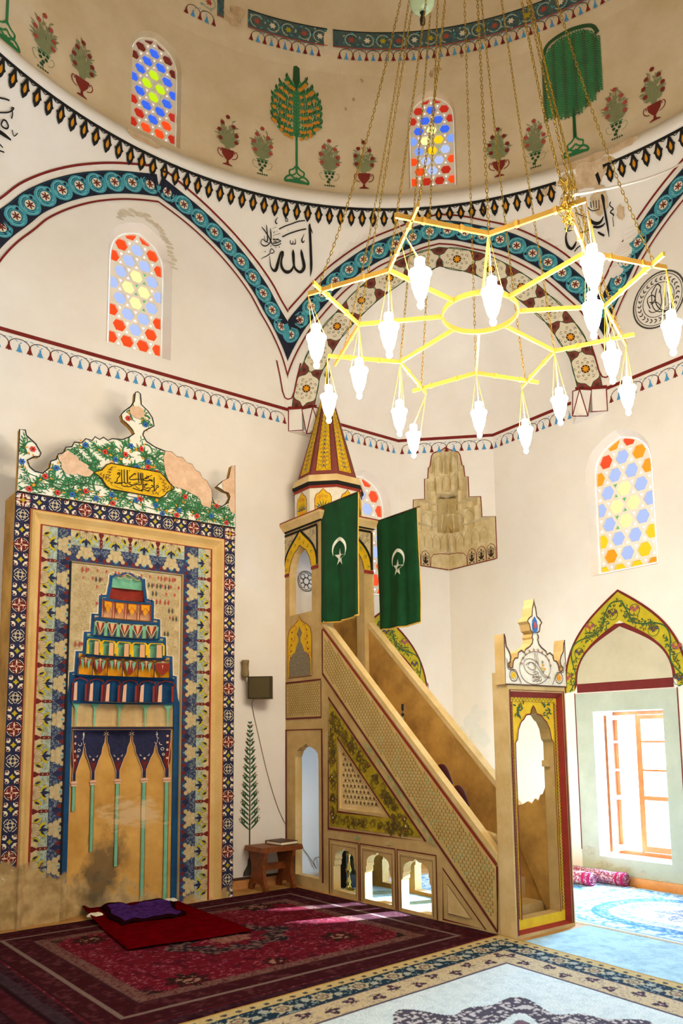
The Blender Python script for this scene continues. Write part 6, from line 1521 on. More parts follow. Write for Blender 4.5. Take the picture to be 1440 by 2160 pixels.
# broken masonry between parapet and doorway
mb = MB(); P = [(-2.95, zt(-2.95)-.13), (-3.50, .05), (-3.50, 1.26), (-3.47, 1.20), (-3.44, 1.19), (-3.41, 1.13), (-3.37, 1.15), (-3.33, 1.10), (-3.28, 1.12), (-3.22, 1.09), (-3.12, 1.07), (-3.05, 1.08)]
mb.prism(P, lambda u, v: (XR-.106, u, v), lambda u, v: (XR-.13, u, v), 'stone_dirty')
mb.build('broken_masonry', mn); mb = MB()
mb.prism([(-3.16, .9), (-3.50, .60), (-3.50, .93), (-3.46, .87), (-3.42, .885), (-3.37, .84), (-3.33, .86), (-3.28, .87)], lambda u, v: (XM+.105, u, v), lambda u, v: (XM+.16, u, v), 'stone')
mb.build('broken_masonry', mn)
# unseen vault slabs added over the arcade to darken the hollow behind the screen
mb = MB(); mb.box((XM+TH, -2.95, .625), (XR-TH, -.86, .70), 'stone'); mb.box((XM+TH, -.90, .63), (XR-TH, -.86, 2.3), 'stone'); mb.build('vault', mn)
# rails
for x0, x1 in ((XM-.007, XM+TH-.02), (XR-TH-.004, XR+.007)):
    mb = MB(); y0, y1 = -.80, -3.50
    P = [(y0, zt(y0)), (y1, zt(y1)), (y1, zt(y1)-.075), (y0, zt(y0)-.075)]
    mb.prism(P, lambda u, v: (x0, u, v+.004), lambda u, v: (x1, u, v+.004), 'stone_light')
    mb.build('rail', mn)
# stairs and platform
mb = MB(); st = []; n = 11; y0, y1, h = -3.42, -.86, 2.15
for i in range(n):
    st += [(y0+(y1-y0)*i/n, h*i/n), (y0+(y1-y0)*i/n, h*(i+1)/n)]
st += [(0, h), (0, h-.12), (y1, h-.12), (-3.2, 0)]
mb.prism(st, lambda u, v: (XM+TH, u, v), lambda u, v: (XR-TH, u, v), 'stone')
mb.build('staircase', mn)
# back and front faces of the kiosk
def kpoly(c, hw_, W):
    P = [(c-W, 2.42), (c-W, 4.385), (c+W, 4.385), (c+W, 2.42), (c+hw_, 2.42)]
    arch = [(c+(y+.35)*hw_/.25, z) for y, z in kiosk[1:-1]]
    arch = arch[::-1] if arch[0][0] < arch[-1][0] else arch
    return P+arch+[(c-hw_, 2.42)]
cx_ = (XM+XR)/2; W_ = (XR-XM)/2
mb = MB(); mb.prism(kpoly(cx_, .245, W_-.003), lambda u, v: (u, YT-.008, v), lambda u, v: (u, YT+.15, v), 'stone', 'stone_light')
kiosk_face(lambda u, v, o=0: (u, YT-.008-o, v), cx_, .245)
# medallion on the wall behind the kiosk
q = Paint(mb, lambda u, v, o: (u, -.03-o, v), base=.0)
mb.build('kiosk_front', mn)
# kiosk cornice
mb = MB()
def octring(r0, z0, r1, z1, mt, n=8, ph=PI/8, sq=False, cx=cx_, cy=-.40):
    vs = []
    for r, z in ((r0, z0), (r1, z1)):
        for k in range(n):
            a = ph+2*PI*k/n; vs.append((cx+r*math.cos(a), cy+r*math.sin(a), z))
    mb.add(vs, [(k, (k+1) % n, (k+1) % n+n, k+n) for k in range(n)], mt)
def slab(e0, z0, e1, z1, mt):
    b = lambda e, z: [(XM-e, YT-e, z), (XR+e, YT-e, z), (XR+e, 0, z), (XM-e, 0, z)]
    vs = b(e0, z0)+b(e1, z1); mb.add(vs, [(0, 1, 5, 4), (1, 2, 6, 5), (3, 0, 4, 7), (2, 3, 7, 6)], mt)
slab(.005, 4.385, .03, 4.42, 'ink'); slab(.03, 4.40, .085, 4.47, 'stone_light'); slab(.085, 4.47, .09, 4.495, 'stone_light'); slab(.09, 4.495, .08, 4.515, 'brick_red')
mb.add([(XM-.08, YT-.08, 4.515), (XR+.08, YT-.08, 4.515), (XR+.08, 0, 4.515), (XM-.08, 0, 4.515)], [(0, 1, 2, 3)], 'stone')
mb.add([(XM, YT, 4.39), (XR, YT, 4.39), (XR, 0, 4.39), (XM, 0, 4.39)], [(0, 1, 2, 3)], 'stone')
mb.build('cornice', mn)
# octagonal drum
mb = MB(); R8 = .445/math.cos(PI/8)*.92
octring(R8, 4.515, R8, 4.87, 'cream'); octring(R8+.012, 4.85, R8+.012, 4.885, 'brick_red'); octring(R8+.012, 4.885, R8+.03, 4.91, 'ink'); octring(R8+.03, 4.905, R8+.035, 4.93, 'ink'); octring(R8+.035, 4.93, R8+.015, 5.02, 'stone_light')
octring(R8+.015, 5.02, R8-.06, 5.03, 'stone_light')
for k in range(8):
    a = 2*PI*k/8; ap = R8*math.cos(PI/8); hw_ = R8*math.sin(PI/8)
    f = lambda u, v, o=0, a=a, ap=ap: (cx_+(ap+o)*math.cos(a)-u*math.sin(a), -.40+(ap+o)*math.sin(a)+u*math.cos(a), v)
    q = Paint(mb, f, base=.003)
    P = [(-.105, 4.53), (.105, 4.53), (.105, 4.72), (.085, 4.77), (.045, 4.79), (.02, 4.82), (0, 4.845), (-.02, 4.82), (-.045, 4.79), (-.085, 4.77), (-.105, 4.72)]
    q.fill(P, 'yellow', 1); q.line(P, .008, 'brick_red', 2, closed=True)
    for j in range(7): q.leaf(0, 4.58, PI/2+(j-3)*.38, .13, .012, 'leaf_dark', 3)
    for x, z in ((0, 4.75), (-.04, 4.735), (.04, 4.735)): q.ring(x, z, .016, .005, 'rose', 4, 8)
    q.fill([(-.03, 4.54), (.03, 4.54), (.045, 4.60), (-.045, 4.60)], 'orange', 3); q.leaf(-.08, 4.6, .8, .07, .012, 'flower_blue', 3); q.leaf(.08, 4.6, PI-.8, .07, .012, 'flower_blue', 3)
mb.build('drum', mn)
# spire
mb = MB(); ZA = 6.42; R9 = R8-.035
octring(R9, 5.025, .012, ZA, 'maroon_soft')
for k in range(8):
    a = 2*PI*k/8; ap = R9*math.cos(PI/8); hw_ = R9*math.sin(PI/8); HH = ZA-5.025
    def f(u, v, o=0, a=a, ap=ap):
        t = (v-5.025)/HH; r = ap*(1-t)+.011*t+o
        return (cx_+r*math.cos(a)-u*math.sin(a), -.40+r*math.sin(a)+u*math.cos(a), v+o*.25)
    q = Paint(mb, f, base=.004)
    wz = lambda z: hw_*(1-(z-5.025)/HH)*.66
    P = [(-wz(5.09), 5.09), (wz(5.09), 5.09), (wz(6.2), 6.2), (-wz(6.2), 6.2)]
    q.fill(P, 'yellow', 1)
    q.line(P, .006, 'brown_line', 3, closed=True)
    z = 5.13
    while z < 6.05:
        w = wz(z)
        for s in (-1, 1):
            q.ring(s*w*.5, z, min(.028, w*.35), .005, 'brown_line', 3, 8, z*9, z*9+4.5)
            q.leaf(0, z, PI/2-s*.8, w*.7, .014, 'sage', 3)
        q.disc(0, z+.03, min(.014, w*.2), 'rose' if int(z*20) % 2 else 'grey_line', 4, 7)
        z += .062
mb.lathe([(.02, ZA-.06), (.035, ZA), (.02, ZA+.04), (.045, ZA+.10), (.015, ZA+.16), (0.001, ZA+.26)], (cx_, -.40, 0), 'brass_dark', 12)
mb.build('spire', mn)

# doorway
mb = MB()
HO = [(-2.905, .03), (-2.17, .03), (-2.17, 2.155), (-2.905, 2.155)]
mb.prism([(XM, 0), (XR, 0), (XR, 2.215), (XM, 2.215)], lambda u, v: (u, YF, v), lambda u, v: (u, YF+.18, v), 'stone', 'stone_light', [HO])
mb.box((XM, YF+.10, 2.215), (XM+.12, YF+.18, 2.33), 'stone_light')
q = Paint(mb, mfront, base=.003)
q.line([(HO[0][0]-.012, .03), (HO[0][0]-.012, 2.168), (HO[1][0]+.012, 2.168), (HO[1][0]+.012, .03)], .018, 'maroon', 1)
for i, c in enumerate(((HO[0], HO[3]),)): pass
# red chamfer
IN = [(-2.875, .055), (-2.20, .055), (-2.20, 2.105), (-2.875, 2.105)]
vs = [(a, YF+.001, b) for a, b in HO]+[(a, YF+.055, b) for a, b in IN]
mb.add(vs, [(i, (i+1) % 4, (i+1) % 4+4, i+4) for i in range(4)], 'brick_red')
mb.build('door_frame', mn)
mb = MB()
AH = cusped(-2.5375, .27, .14, 1.72, 2.03, cap=False)
mb.prism([(-2.89, .05), (-2.185, .05), (-2.185, 2.12), (-2.89, 2.12)], lambda u, v: (u, YF+.055, v), lambda u, v: (u, YF+.175, v), 'yellow', 'stone', [AH])
q = Paint(mb, lambda u, v, o=0: (u, YF+.055-o, v), base=.003)
q.line([(a, b) for a, b in AH], .012, 'maroon', 3); 
q.line([(-2.835, .15), (-2.835, 2.065), (-2.24, 2.065), (-2.24, .15)], .010, 'maroon', 2)
for k in range(120):
    t = k/120
    for (a, b) in ((-2.856, .15), (-2.219, .15)):
        q.leaf(a, b+1.9*t, PI/2+(.8 if k % 2 else -.8), .022, .009, 'leaf_dark' if k % 3 else 'rose', 2)
for k in range(26): q.leaf(-2.83+.585*k/26, 2.088, (.8 if k % 2 else -.8), .022, .009, 'leaf_dark', 2)
for s in (-1, 1):
    for k in range(26):
        x = -2.5375+s*rd.uniform(.10, .25); z = 2.04-rd.uniform(0, .12)
        if abs(x+2.5375) > .17 or z > 1.99: q.leaf(x, z, rd.uniform(0, 6.28), .05, .014, 'leaf_dark', 2); 
mb.box((-2.30, YF+.175, 1.46), (-2.25, YF+.10, 1.52), 'stone')
mb.build('cusped_arch', mn)
# crest of the doorway
CL = [(-2.972, 2.216), (-2.968, 2.672), (-2.955, 2.64), (-2.945, 2.56), (-2.905, 2.51), (-2.888, 2.465), (-2.90, 2.42), (-2.925, 2.405), (-2.922, 2.378), (-2.895, 2.362), (-2.869, 2.371), (-2.857, 2.431), (-2.83, 2.458), (-2.793, 2.462), (-2.785, 2.51), (-2.74, 2.535), (-2.70, 2.515), (-2.685, 2.545), (-2.62, 2.578), (-2.585, 2.61), (-2.572, 2.65), (-2.585, 2.67), (-2.575, 2.695), (-2.56, 2.71), (-2.60, 2.73), (-2.615, 2.79), (-2.64, 2.815), (-2.615, 2.845), (-2.572, 2.87), (-2.56, 2.95), (-2.545, 2.985), (-2.5375, 3.033)]
CRP = CL+[(-5.075-x, z) for x, z in CL[-2::-1]]
mb = MB(); mb.prism(CRP, lambda u, v: (u, YF, v), lambda u, v: (u, YF+.115, v), 'cream', 'stone_light')
q = Paint(mb, mfront, base=.003)
q.line(CRP, .014, 'brown_line', 2, closed=True)
for S_ in DATA['tugra']+DATA['circle']:
    pts = smooth_curve([tuple(t) for t in S_], 2); q.line([(a, z) for a, z, w in pts], [w*.0062 for a, z, w in pts], 'brown_line', 3)
for x, z, c in ((-2.86, 2.30, 'yellow'), (-2.215, 2.30, 'orange')):
    q.ring(x, z, .055, .007, 'brown_line', 3, 14); q.flower(x, z, .04, 8, c, 3, cm='orange_fruit')
q.line(smooth_curve([(-2.945, 2.45), (-2.93, 2.36), (-2.86, 2.345), (-2.80, 2.30), (-2.76, 2.23)], 4), .007, 'brown_line', 3); q.line(smooth_curve([(-2.13, 2.45), (-2.145, 2.36), (-2.215, 2.345), (-2.275, 2.30), (-2.315, 2.23)], 4), .007, 'brown_line', 3)
for k in range(20):
    a = PI*(.05+.9*k/19); q.leaf(-2.5375+.20*math.cos(a), 2.37+.17*math.sin(a), a+.8*(-1)**k, .035, .012, 'sage' if k % 2 else 'rose', 3)
for dx, z, c in ((.075, 2.41, 'orange'), (.055, 2.38, 'ochre'), (.095, 2.375, 'orange'), (.075, 2.35, 'sage'), (.07, 2.44, 'sage')): q.flower(-2.5375+dx+.02, z, .018, 5, c, 3)
q.leaf(-2.5375, 2.70, PI/2, .17, .085, 'flower_blue', 3); q.leaf(-2.5375, 2.87, -PI/2, .17, .075, 'flower_blue', 3); q.disc(-2.5375, 2.78, .022, 'rose', 5, 10, ry=.035)
mb.build('crest', mn)

# ------------------------------------------------------------------ flags
def flag(x, y0, y1, ztop, zbot, seed, label, cy, sz):
    T = thing('flag', label, 'flag', (x, y0, ztop), 'green flags hung beside the pulpit canopy')
    NX, NY = 30, 44
    def f(s, t, o=0):
        y = y0+(y1-y0)*s+.012*math.sin(t*5+seed)*t; z = ztop-(ztop-zbot)*t-.02*math.sin(s*PI)*t
        xx = x+(.018*math.sin(s*17+seed)+.02*math.sin(s*7+t*3+seed*2)+.008*math.sin(s*31))*(.25+.75*t)
        return (xx-o, y, z)
    m = MB(); vs = [f(i/NX, j/NY) for j in range(NY+1) for i in range(NX+1)]
    m.add(vs, [(j*(NX+1)+i, j*(NX+1)+i+1, (j+1)*(NX+1)+i+1, (j+1)*(NX+1)+i) for j in range(NY) for i in range(NX)], 'flag', True)
    fo = m.build('cloth', T)
    so = fo.modifiers.new('thick', 'SOLIDIFY'); so.thickness = .004; so.offset = 0
    m = MB(); W = abs(y1-y0); H = ztop-zbot
    q = Paint(m, lambda u, v, o=0: f((y0-u)/W, (ztop-v)/H, .004+o), base=.001)
    C = (cy, sz); R = .135
    P = [(C[0]+R*.95*math.cos(a), C[1]+R*math.sin(a)) for a in np.linspace(math.radians(-49), math.radians(229), 26)]
    P2 = [(C[0]+.106*.95*math.cos(a), C[1]-.045+.105*math.sin(a)) for a in np.linspace(math.radians(213), math.radians(-33), 24)]
    P, P2 = [tuple(map(float, a)) for a in P], [tuple(map(float, a)) for a in P2]
    PO_, PI_ = [], []
    for i in range(33):
        t = i/32; a = math.radians(-32+t*250); w_ = .043*math.sin(PI*t)**.7
        PO_.append((C[0]+R*.95*math.cos(a), C[1]+R*math.sin(a))); PI_.append((C[0]+(R-w_)*.95*math.cos(a), C[1]+(R-w_)*math.sin(a)))
    for i in range(32): q.fan([PO_[i], PO_[i+1], PI_[i+1], PI_[i]] if i not in (0, 31) else ([PO_[i], PO_[i+1], PI_[i+1]] if i == 0 else [PO_[i], PO_[i+1], PI_[i]]), 'flag_white', 1)
    st = []
    for k in range(10):
        r = .108 if k % 2 == 0 else .044; a = PI/2+PI*k/5+.12; st.append((C[0]-.01+r*math.cos(a), C[1]-.105+r*math.sin(a)))
    q.fill(st, 'flag_white', 2)
    m.build('crescent_and_star', T)
    m = MB(); e = [f(1, j/NY) for j in range(NY+1)]; m.tube(e, .007, 'fringe_gold', 6)
    m.tube([f(i/NX, 1) for i in range(NX+1)], .010, 'fringe_gold', 6); m.build('gold_trim', T)
    m = MB(); m.tube([(x, y0+.06, ztop+.005), (x, y1-.03, ztop+.005)], .008, 'wood_dark', 8); m.lathe([(0, -.015), (.012, 0), (0, .015)], (x, y1-.035, ztop+.005), 'rose', 8); m.build('pole', T)
flag(XM-.012, -.815, -1.571, 4.545, 3.12, 1.0, 'green flag with white crescent and star, left one, covering the kiosk front', -1.19, 3.965)
flag(XR+.02, -.86, -1.63, 4.49, 3.10, 2.3, 'green flag with white crescent and star, right one, nearer the corner corbel', -1.25, 3.93)
# ------------------------------------------------------------------ rugs (pile colour computed on a fine grid)
def vnoise(u, v, s, seed):
    r = np.random.RandomState(seed); T = r.rand(64, 64)
    x = u/s; y = v/s; xi = np.floor(x).astype(int); yi = np.floor(y).astype(int); fx = x-xi; fy = y-yi
    fx = fx*fx*(3-2*fx); fy = fy*fy*(3-2*fy)
    g = lambda a, b: T[a % 64, b % 64]
    return (g(xi, yi)*(1-fx)+g(xi+1, yi)*fx)*(1-fy)+(g(xi, yi+1)*(1-fx)+g(xi+1, yi+1)*fx)*fy
def Cc(h): return np.array(lin(h))
def mixc(A, B, f): return A*(1-f[..., None])+B*f[..., None]
def rosette(u, v, cx, cy, r, k=6):
    d = np.hypot(u-cx, v-cy); a = np.arctan2(v-cy, u-cx)
    return d < r*(1+.22*np.cos(k*a)), d
RUGM = {}
def rug_material():
    m = bpy.data.materials.new('rug_pile'); m.use_nodes = True; nt = m.node_tree; N = nt.nodes; K = nt.links
    b = N['Principled BSDF']; b.inputs['Roughness'].default_value = 1; b.inputs['Specular IOR Level'].default_value = .05
    a = N.new('ShaderNodeAttribute'); a.attribute_name = 'pile'
    g = N.new('ShaderNodeNewGeometry'); n = N.new('ShaderNodeTexNoise'); n.inputs['Scale'].default_value = 130; n.inputs['Detail'].default_value = 2; K.new(g.outputs['Position'], n.inputs['Vector'])
    mr = N.new('ShaderNodeMapRange'); mr.inputs['From Min'].default_value = .3; mr.inputs['From Max'].default_value = .7; mr.inputs['To Min'].default_value = .72; mr.inputs['To Max'].default_value = 1.2; K.new(n.outputs['Fac'], mr.inputs['Value'])
    mx = N.new('ShaderNodeVectorMath'); mx.operation = 'SCALE'; K.new(a.outputs['Color'], mx.inputs[0]); K.new(mr.outputs[0], mx.inputs['Scale'])
    K.new(mx.outputs[0], b.inputs['Base Color'])
    bp = N.new('ShaderNodeBump'); bp.inputs['Strength'].default_value = .5; bp.inputs['Distance'].default_value = .004; K.new(n.outputs['Fac'], bp.inputs['Height']); K.new(bp.outputs['Normal'], b.inputs['Normal'])
    MATS['rug_pile'] = m
rug_material()
def rug(name, O, e1, e2, w, h, res, colf, label, z=.012, cat='rug', group=None):
    """grid rug: O corner, e1/e2 unit directions; colf(u,v)->rgb array"""
    nu, nv = int(w/res)+1, int(h/res)+1
    u, v = np.meshgrid(np.linspace(0, w, nu), np.linspace(0, h, nv))
    col = colf(u, v, w, h)
    X = O[0]+e1[0]*u+e2[0]*v; Y = O[1]+e1[1]*u+e2[1]*v
    Z = np.full_like(X, z)+.003*vnoise(u, v, .35, 5)
    edge = (u <= 0) | (v <= 0) | (u >= w-1e-6) | (v >= h-1e-6); Z[edge] = .001
    co = np.stack([X, Y, Z], -1).reshape(-1, 3)
    idx = np.arange(nu*nv).reshape(nv, nu)
    q = np.stack([idx[:-1, :-1], idx[:-1, 1:], idx[1:, 1:], idx[1:, :-1]], -1).reshape(-1, 4)
    if e1[0]*e2[1]-e1[1]*e2[0] < 0: q = q[:, ::-1]
    me = bpy.data.meshes.new(name); me.from_pydata(co.tolist(), [], q.tolist())
    at = me.attributes.new('pile', 'FLOAT_COLOR', 'POINT')
    at.data.foreach_set('color', np.concatenate([col.reshape(-1, 3), np.ones((nu*nv, 1))], 1).astype(np.float32).ravel())
    me.materials.append(MATS['rug_pile']); o = bpy.data.objects.new(name, me); COL.objects.link(o)
    tag(o, label, cat, group); return o

def c_front(u, v, w, h):
    d = np.minimum(np.minimum(u, w-u), np.minimum(v, h-v))
    # chamfered inner corners
    cu = np.minimum(u, w-u); cv = np.minimum(v, h-v); dch = (cu+cv)*.7071-.30
    along = np.where(cu < cv, v, u)
    n = vnoise(u, v, .05, 1)+.5*vnoise(u, v, .02, 2)
    c = np.broadcast_to(Cc('c9d6d8'), u.shape+(3,)).copy()
    c = mixc(c, Cc('b2c4ca'), np.clip(n-.65, 0, 1)*1.2)
    # medallion
    mx_, my = 2.0, 1.95; D = np.hypot((u-mx_), (v-my)); A = np.arctan2(v-my, u-mx_)
    R = 1.02*(1+.10*np.cos(8*A)+.05*np.cos(16*A+1)); fl = np.abs(vnoise(u, v, .034, 7)-.5)*2
    c = np.where(((D < R) & (D > R-.30))[..., None], mixc(np.broadcast_to(Cc('4a4450'), c.shape), np.broadcast_to(Cc('b9b4b4'), c.shape), (fl > .42).astype(float)), c)
    c = np.where(((D < R-.42) & (D > R-.5))[..., None], Cc('6a5560'), c)
    din = np.minimum(d, dch+.30+.02*np.sin(along*22))
    # inner cream border with dark flowers
    b1 = (din > .35) & (din < .60)
    cell = .20; k = np.floor(along/cell); fx = (along/cell-k-.5)*cell; dd = np.hypot(fx, (din-.47)+.035*np.where(k % 2 == 0, 1, -1)); ang = np.arctan2(din-.47, fx)
    fl2 = dd < .047*(1+.35*np.cos(5*ang+k))
    cb = np.broadcast_to(Cc('b7a684'), c.shape); cb = mixc(cb, Cc('8d7f7a'), ((np.abs(vnoise(u, v, .035, 3)-.5) < .05)).astype(float)*.8)
    cb = np.where(fl2[..., None], Cc('3d2f3a'), cb); cb = np.where((dd < .014)[..., None], Cc('b08a80'), cb)
    c = np.where(b1[..., None], cb, c)
    c = np.where(((np.abs(din-.605) < .012) | (np.abs(din-.35) < .012))[..., None], Cc('4f4550'), c)
    # navy border with cream rosettes
    b2 = (din > .13) & (din < .34)
    cell = .34; k = np.floor(along/cell); fx = (along/cell-k-.5)*cell; dd = np.hypot(fx, (din-.235)*1.15); ang = np.arctan2(din-.235, fx)
    cn = np.broadcast_to(Cc('1b2d3b'), c.shape)
    cn = np.where((dd < .082*(1+.15*np.cos(6*ang)))[..., None], Cc('ab9e80'), cn)
    cn = np.where(((dd < .055) & (dd > .035))[..., None], Cc('5a5148'), cn); cn = np.where((dd < .02)[..., None], Cc('8a6a55'), cn)
    fx2 = (np.abs(fx)-.125); d2 = np.hypot(fx2, (din-.235)+.03*np.sign(fx)); cn = np.where((d2 < .034)[..., None], Cc('9a9a8c'), cn)
    cn = np.where(((np.abs(vnoise(u, v, .03, 9)-.5) < .045) & (dd > .09))[..., None], Cc('7d8a84'), cn)
    c = np.where(b2[..., None], cn, c)
    b3 = (d > .035) & (d <= .13); k = np.floor(along/.11); fx = (along/.11-k-.5)*.11
    c3 = np.where((np.hypot(fx, d-.085) < .022)[..., None], Cc('3f3a3a'), Cc('b39c6a')); c = np.where(b3[..., None], c3, c)
    c = np.where((d <= .035)[..., None], Cc('a07c38'), c)
    return c
d1 = Vector((-1, -.083, 0)).normalized(); d2 = Vector((-.054, -1, 0)).normalized()
rug('carpet', (-2.95, -3.49), d1, d2, 4.1, 3.9, .0125, c_front, 'cream carpet with navy rosette border and dark medallion in the foreground', z=.016, cat='carpet')

def c_red(u, v, w, h):
    cu = np.minimum(u, w-u); cv = np.minimum(v, h-v); d = np.minimum(cu, cv)
    din = np.minimum(d, (cu+cv)*.7071-.28)
    n1 = vnoise(u, v, .028, 1); n2 = vnoise(u, v, .06, 2); n3 = vnoise(u, v, .013, 3)
    c = mixc(np.broadcast_to(Cc('580a18'), u.shape+(3,)), Cc('87424e'), np.clip((n1*n3-.36)*4, 0, 1))
    c = mixc(c, Cc('300610'), np.clip((n2-.62)*2.5, 0, .7))
    D = np.hypot((u-w/2)/1.35, v-h/2); A = np.arctan2(v-h/2, u-w/2); R = .42*(1+.1*np.cos(8*A))
    c = np.where(((D < R) & (D > R-.17))[..., None], mixc(np.broadcast_to(Cc('1f161c'), c.shape), np.broadcast_to(Cc('694941'), c.shape), np.clip((n1-.45)*3, 0, 1)), c)
    c = np.where((D < R*.35)[..., None], mixc(np.broadcast_to(Cc('8b6051'), c.shape), Cc('57191d'), np.clip(n1, 0, 1)), c)
    # dark corner brackets
    sp_ = (din < .78)&(din > .60)&(d > .60)
    c = np.where((((cu+cv)*.7071 < .98) & (d > .55))[..., None], mixc(np.broadcast_to(Cc('1e0f0e'), c.shape), Cc('63433b'), np.clip((n1-.62)*3, 0, 1)), c)
    st = (d > .50) & (d < .62)
    c = np.where(st[..., None], mixc(np.broadcast_to(Cc('64463e'), c.shape), Cc('4c191d'), np.clip((n3-.45)*3, 0, 1)), c)
    b = (d > .12) & (d < .50)
    cb = mixc(np.broadcast_to(Cc('310a10'), c.shape), Cc('4d2428'), np.clip((n1*n2-.25)*3, 0, .8))
    c = np.where(b[..., None], cb, c)
    for a, k_ in ((.12, '2c0d12'), (.30, '6c5850'), (.49, '32141a')): c = np.where((np.abs(d-a) < .014)[..., None], Cc(k_), c)
    c = np.where((d < .10)[..., None], mixc(np.broadcast_to(Cc('250910'), c.shape), Cc('40222a'), np.clip(n1-.2, 0, 1)), c)
    # dark and cream flower bursts
    for x, y, r in ((1.0, .75, .15), (2.62, 1.0, .15), (2.75, 2.55, .17), (.9, 2.4, .14), (1.75, .72, .1), (1.9, 2.45, .1)):
        f_, dd = rosette(u, v, x, y, r, 8); c = np.where((f_ & (n3 > .3))[..., None], Cc('21130e'), c); c = np.where(((dd < r*.6) & (n1 > .5))[..., None], Cc('855c4e'), c)
    return c
rug('carpet', (-6.66, -3.74), (1, 0.045), (-.03, 1), 3.72, 3.20, .0125, c_red, 'dark red medallion carpet in front of the prayer niche', z=.010, cat='carpet')
def c_stripe(u, v, w, h):
    n1 = vnoise(u, v, .03, 1); n3 = vnoise(u, v, .014, 3); d = np.minimum(np.minimum(u, w-u), np.minimum(v, h-v))
    c = mixc(np.broadcast_to(Cc('240910'), u.shape+(3,)), Cc('3d1e27'), np.clip(n1*n3*2-.3, 0, 1))
    c = np.where((d < .13)[..., None], mixc(np.broadcast_to(Cc('291b21'), c.shape), Cc('39272d'), n1), c)
    c = np.where(((d > .13) & (d < .30))[..., None], mixc(np.broadcast_to(Cc('360910'), c.shape), Cc('50212a'), np.clip(n1-.3, 0, 1)), c)
    c = np.where(((np.abs(d-.13) < .012) | (np.abs(d-.30) < .012))[..., None], Cc('1f060b'), c)
    return c
rug('carpet', (-9.15, -3.98), (1, 0.05), (-.05, 1), 2.56, 3.4, .02, c_stripe, 'dark red and grey striped-border carpet at the lower left, beside the red medallion one', z=.011, cat='carpet')
def c_pale(u, v, w, h):
    d = np.minimum(np.minimum(u, w-u), np.minimum(v, h-v)); n = vnoise(u, v, .09, 1)*.6+vnoise(u, v, .03, 4)*.5
    c = mixc(np.broadcast_to(Cc('a9c9d6'), u.shape+(3,)), Cc('86a9ba'), np.clip((n-.4)*1.6, 0, 1))
    s = np.abs(np.sin(u*9+2.5*np.sin(v*5)))*np.abs(np.sin(v*8+2*np.sin(u*6)))
    c = mixc(c, Cc('9dbcc8'), (s > .82).astype(float)*.6)
    return np.where((d < .02)[..., None], Cc('8b938c'), c)
rug('carpet', (-3.03, -7.8), (1, 0.0), (0, 1), 1.0, 4.05, .02, c_pale, 'plain pale grey-green carpet strip between the cream and the blue oval carpets', z=.006, cat='carpet')
def c_oval(u, v, w, h):
    d = np.minimum(np.minimum(u, w-u), np.minimum(v, h-v)); n1 = vnoise(u, v, .05, 1); n3 = vnoise(u, v, .02, 3)
    cx, cy = w/2, h/2
    E = (np.abs((u-cx)/(w/2-.30))**2.6+np.abs((v-cy)/(h/2-.30))**2.6)**(1/2.6)
    c = mixc(np.broadcast_to(Cc('c8dcec'), u.shape+(3,)), Cc('5f93c4'), np.clip((n1*.6+n3*.6-.5)*3, 0, 1))
    c = np.where((E < 1.06)[..., None], Cc('4d86bf'), c); c = np.where((E < 1.02)[..., None], mixc(np.broadcast_to(Cc('8fb6da'), c.shape), Cc('4c80b8'), (n3 > .5).astype(float)), c)
    c = np.where((E < .86)[..., None], Cc('e6ecee'), c); c = np.where((E < .80)[..., None], mixc(np.broadcast_to(Cc('b9cfe2'), c.shape), Cc('88a8cc'), (n3 > .6).astype(float)), c)
    c = np.where((E < .62)[..., None], Cc('eceff0'), c)
    D = np.hypot((u-cx)/.8, v-cy); f = (D < .33*(1+.1*np.cos(8*np.arctan2(v-cy, u-cx))))
    c = np.where((f & (n3 > .42))[..., None], Cc('8796b4'), c)
    c = np.where((np.abs(d-.05) < .014)[..., None], Cc('6f9dcb'), c)
    c = np.where((d < .03)[..., None], Cc('dfe6e4'), c)
    return c
rug('carpet', (-2.02, -5.35), (1, 0.0), (0, 1), 1.92, 2.32, .014, c_oval, 'light blue carpet with white oval centre lit by the window on the right', z=.010, cat='carpet', group='light blue oval carpets')
rug('carpet', (-2.02, -3.0), (1, 0.0), (0, 1), 1.92, 2.3, .018, c_oval, 'light blue carpet with white oval centre behind the pulpit doorway', z=.010, cat='carpet', group='light blue oval carpets')
rug('carpet', (-2.02, -7.9), (1, 0.0), (0, 1), 1.92, 2.5, .03, c_oval, 'light blue carpet with white oval centre nearest the camera on the right', z=.010, cat='carpet', group='light blue oval carpets')
rug('carpet', (-2.83, -2.9), (1, 0.0), (0, 1), .58, 2.7, .02, c_pale, 'pale carpet strip under the pulpit stair', z=.008, cat='carpet')

# red felt mat and purple cloth in front of the niche
mb = MB()
def matf(s, t):
    A, B, C_, D_ = Vector((-5.52, -.20)), Vector((-4.52, -.12)), Vector((-4.60, -2.02)), Vector((-5.72, -1.90))
    p_ = (A*(1-s)+B*s)*(1-t)+(D_*(1-s)+C_*s)*t
    z = .026+.012*math.exp(-((t)/.06)**2)*(1+.6*math.sin(s*14))+.05*math.exp(-(s/.05)**2)*max(0, 1-t*2.4)+.004*math.sin(s*9+t*6)
    return (p_.x, p_.y, z)
n = 36; vs = [matf(i/n, j/n) for j in range(n+1) for i in range(n+1)]
mb.add(vs, [(j*(n+1)+i, j*(n+1)+i+1, (j+1)*(n+1)+i+1, (j+1)*(n+1)+i) for j in range(n) for i in range(n)], 'mat_red', True)
o = mb.build('floor_mat'); tag(o, 'plain dark red felt mat lying at the foot of the prayer niche', 'mat'); s_ = o.modifiers.new('t', 'SOLIDIFY'); s_.thickness = .010; s_.offset = -1
mb = MB()
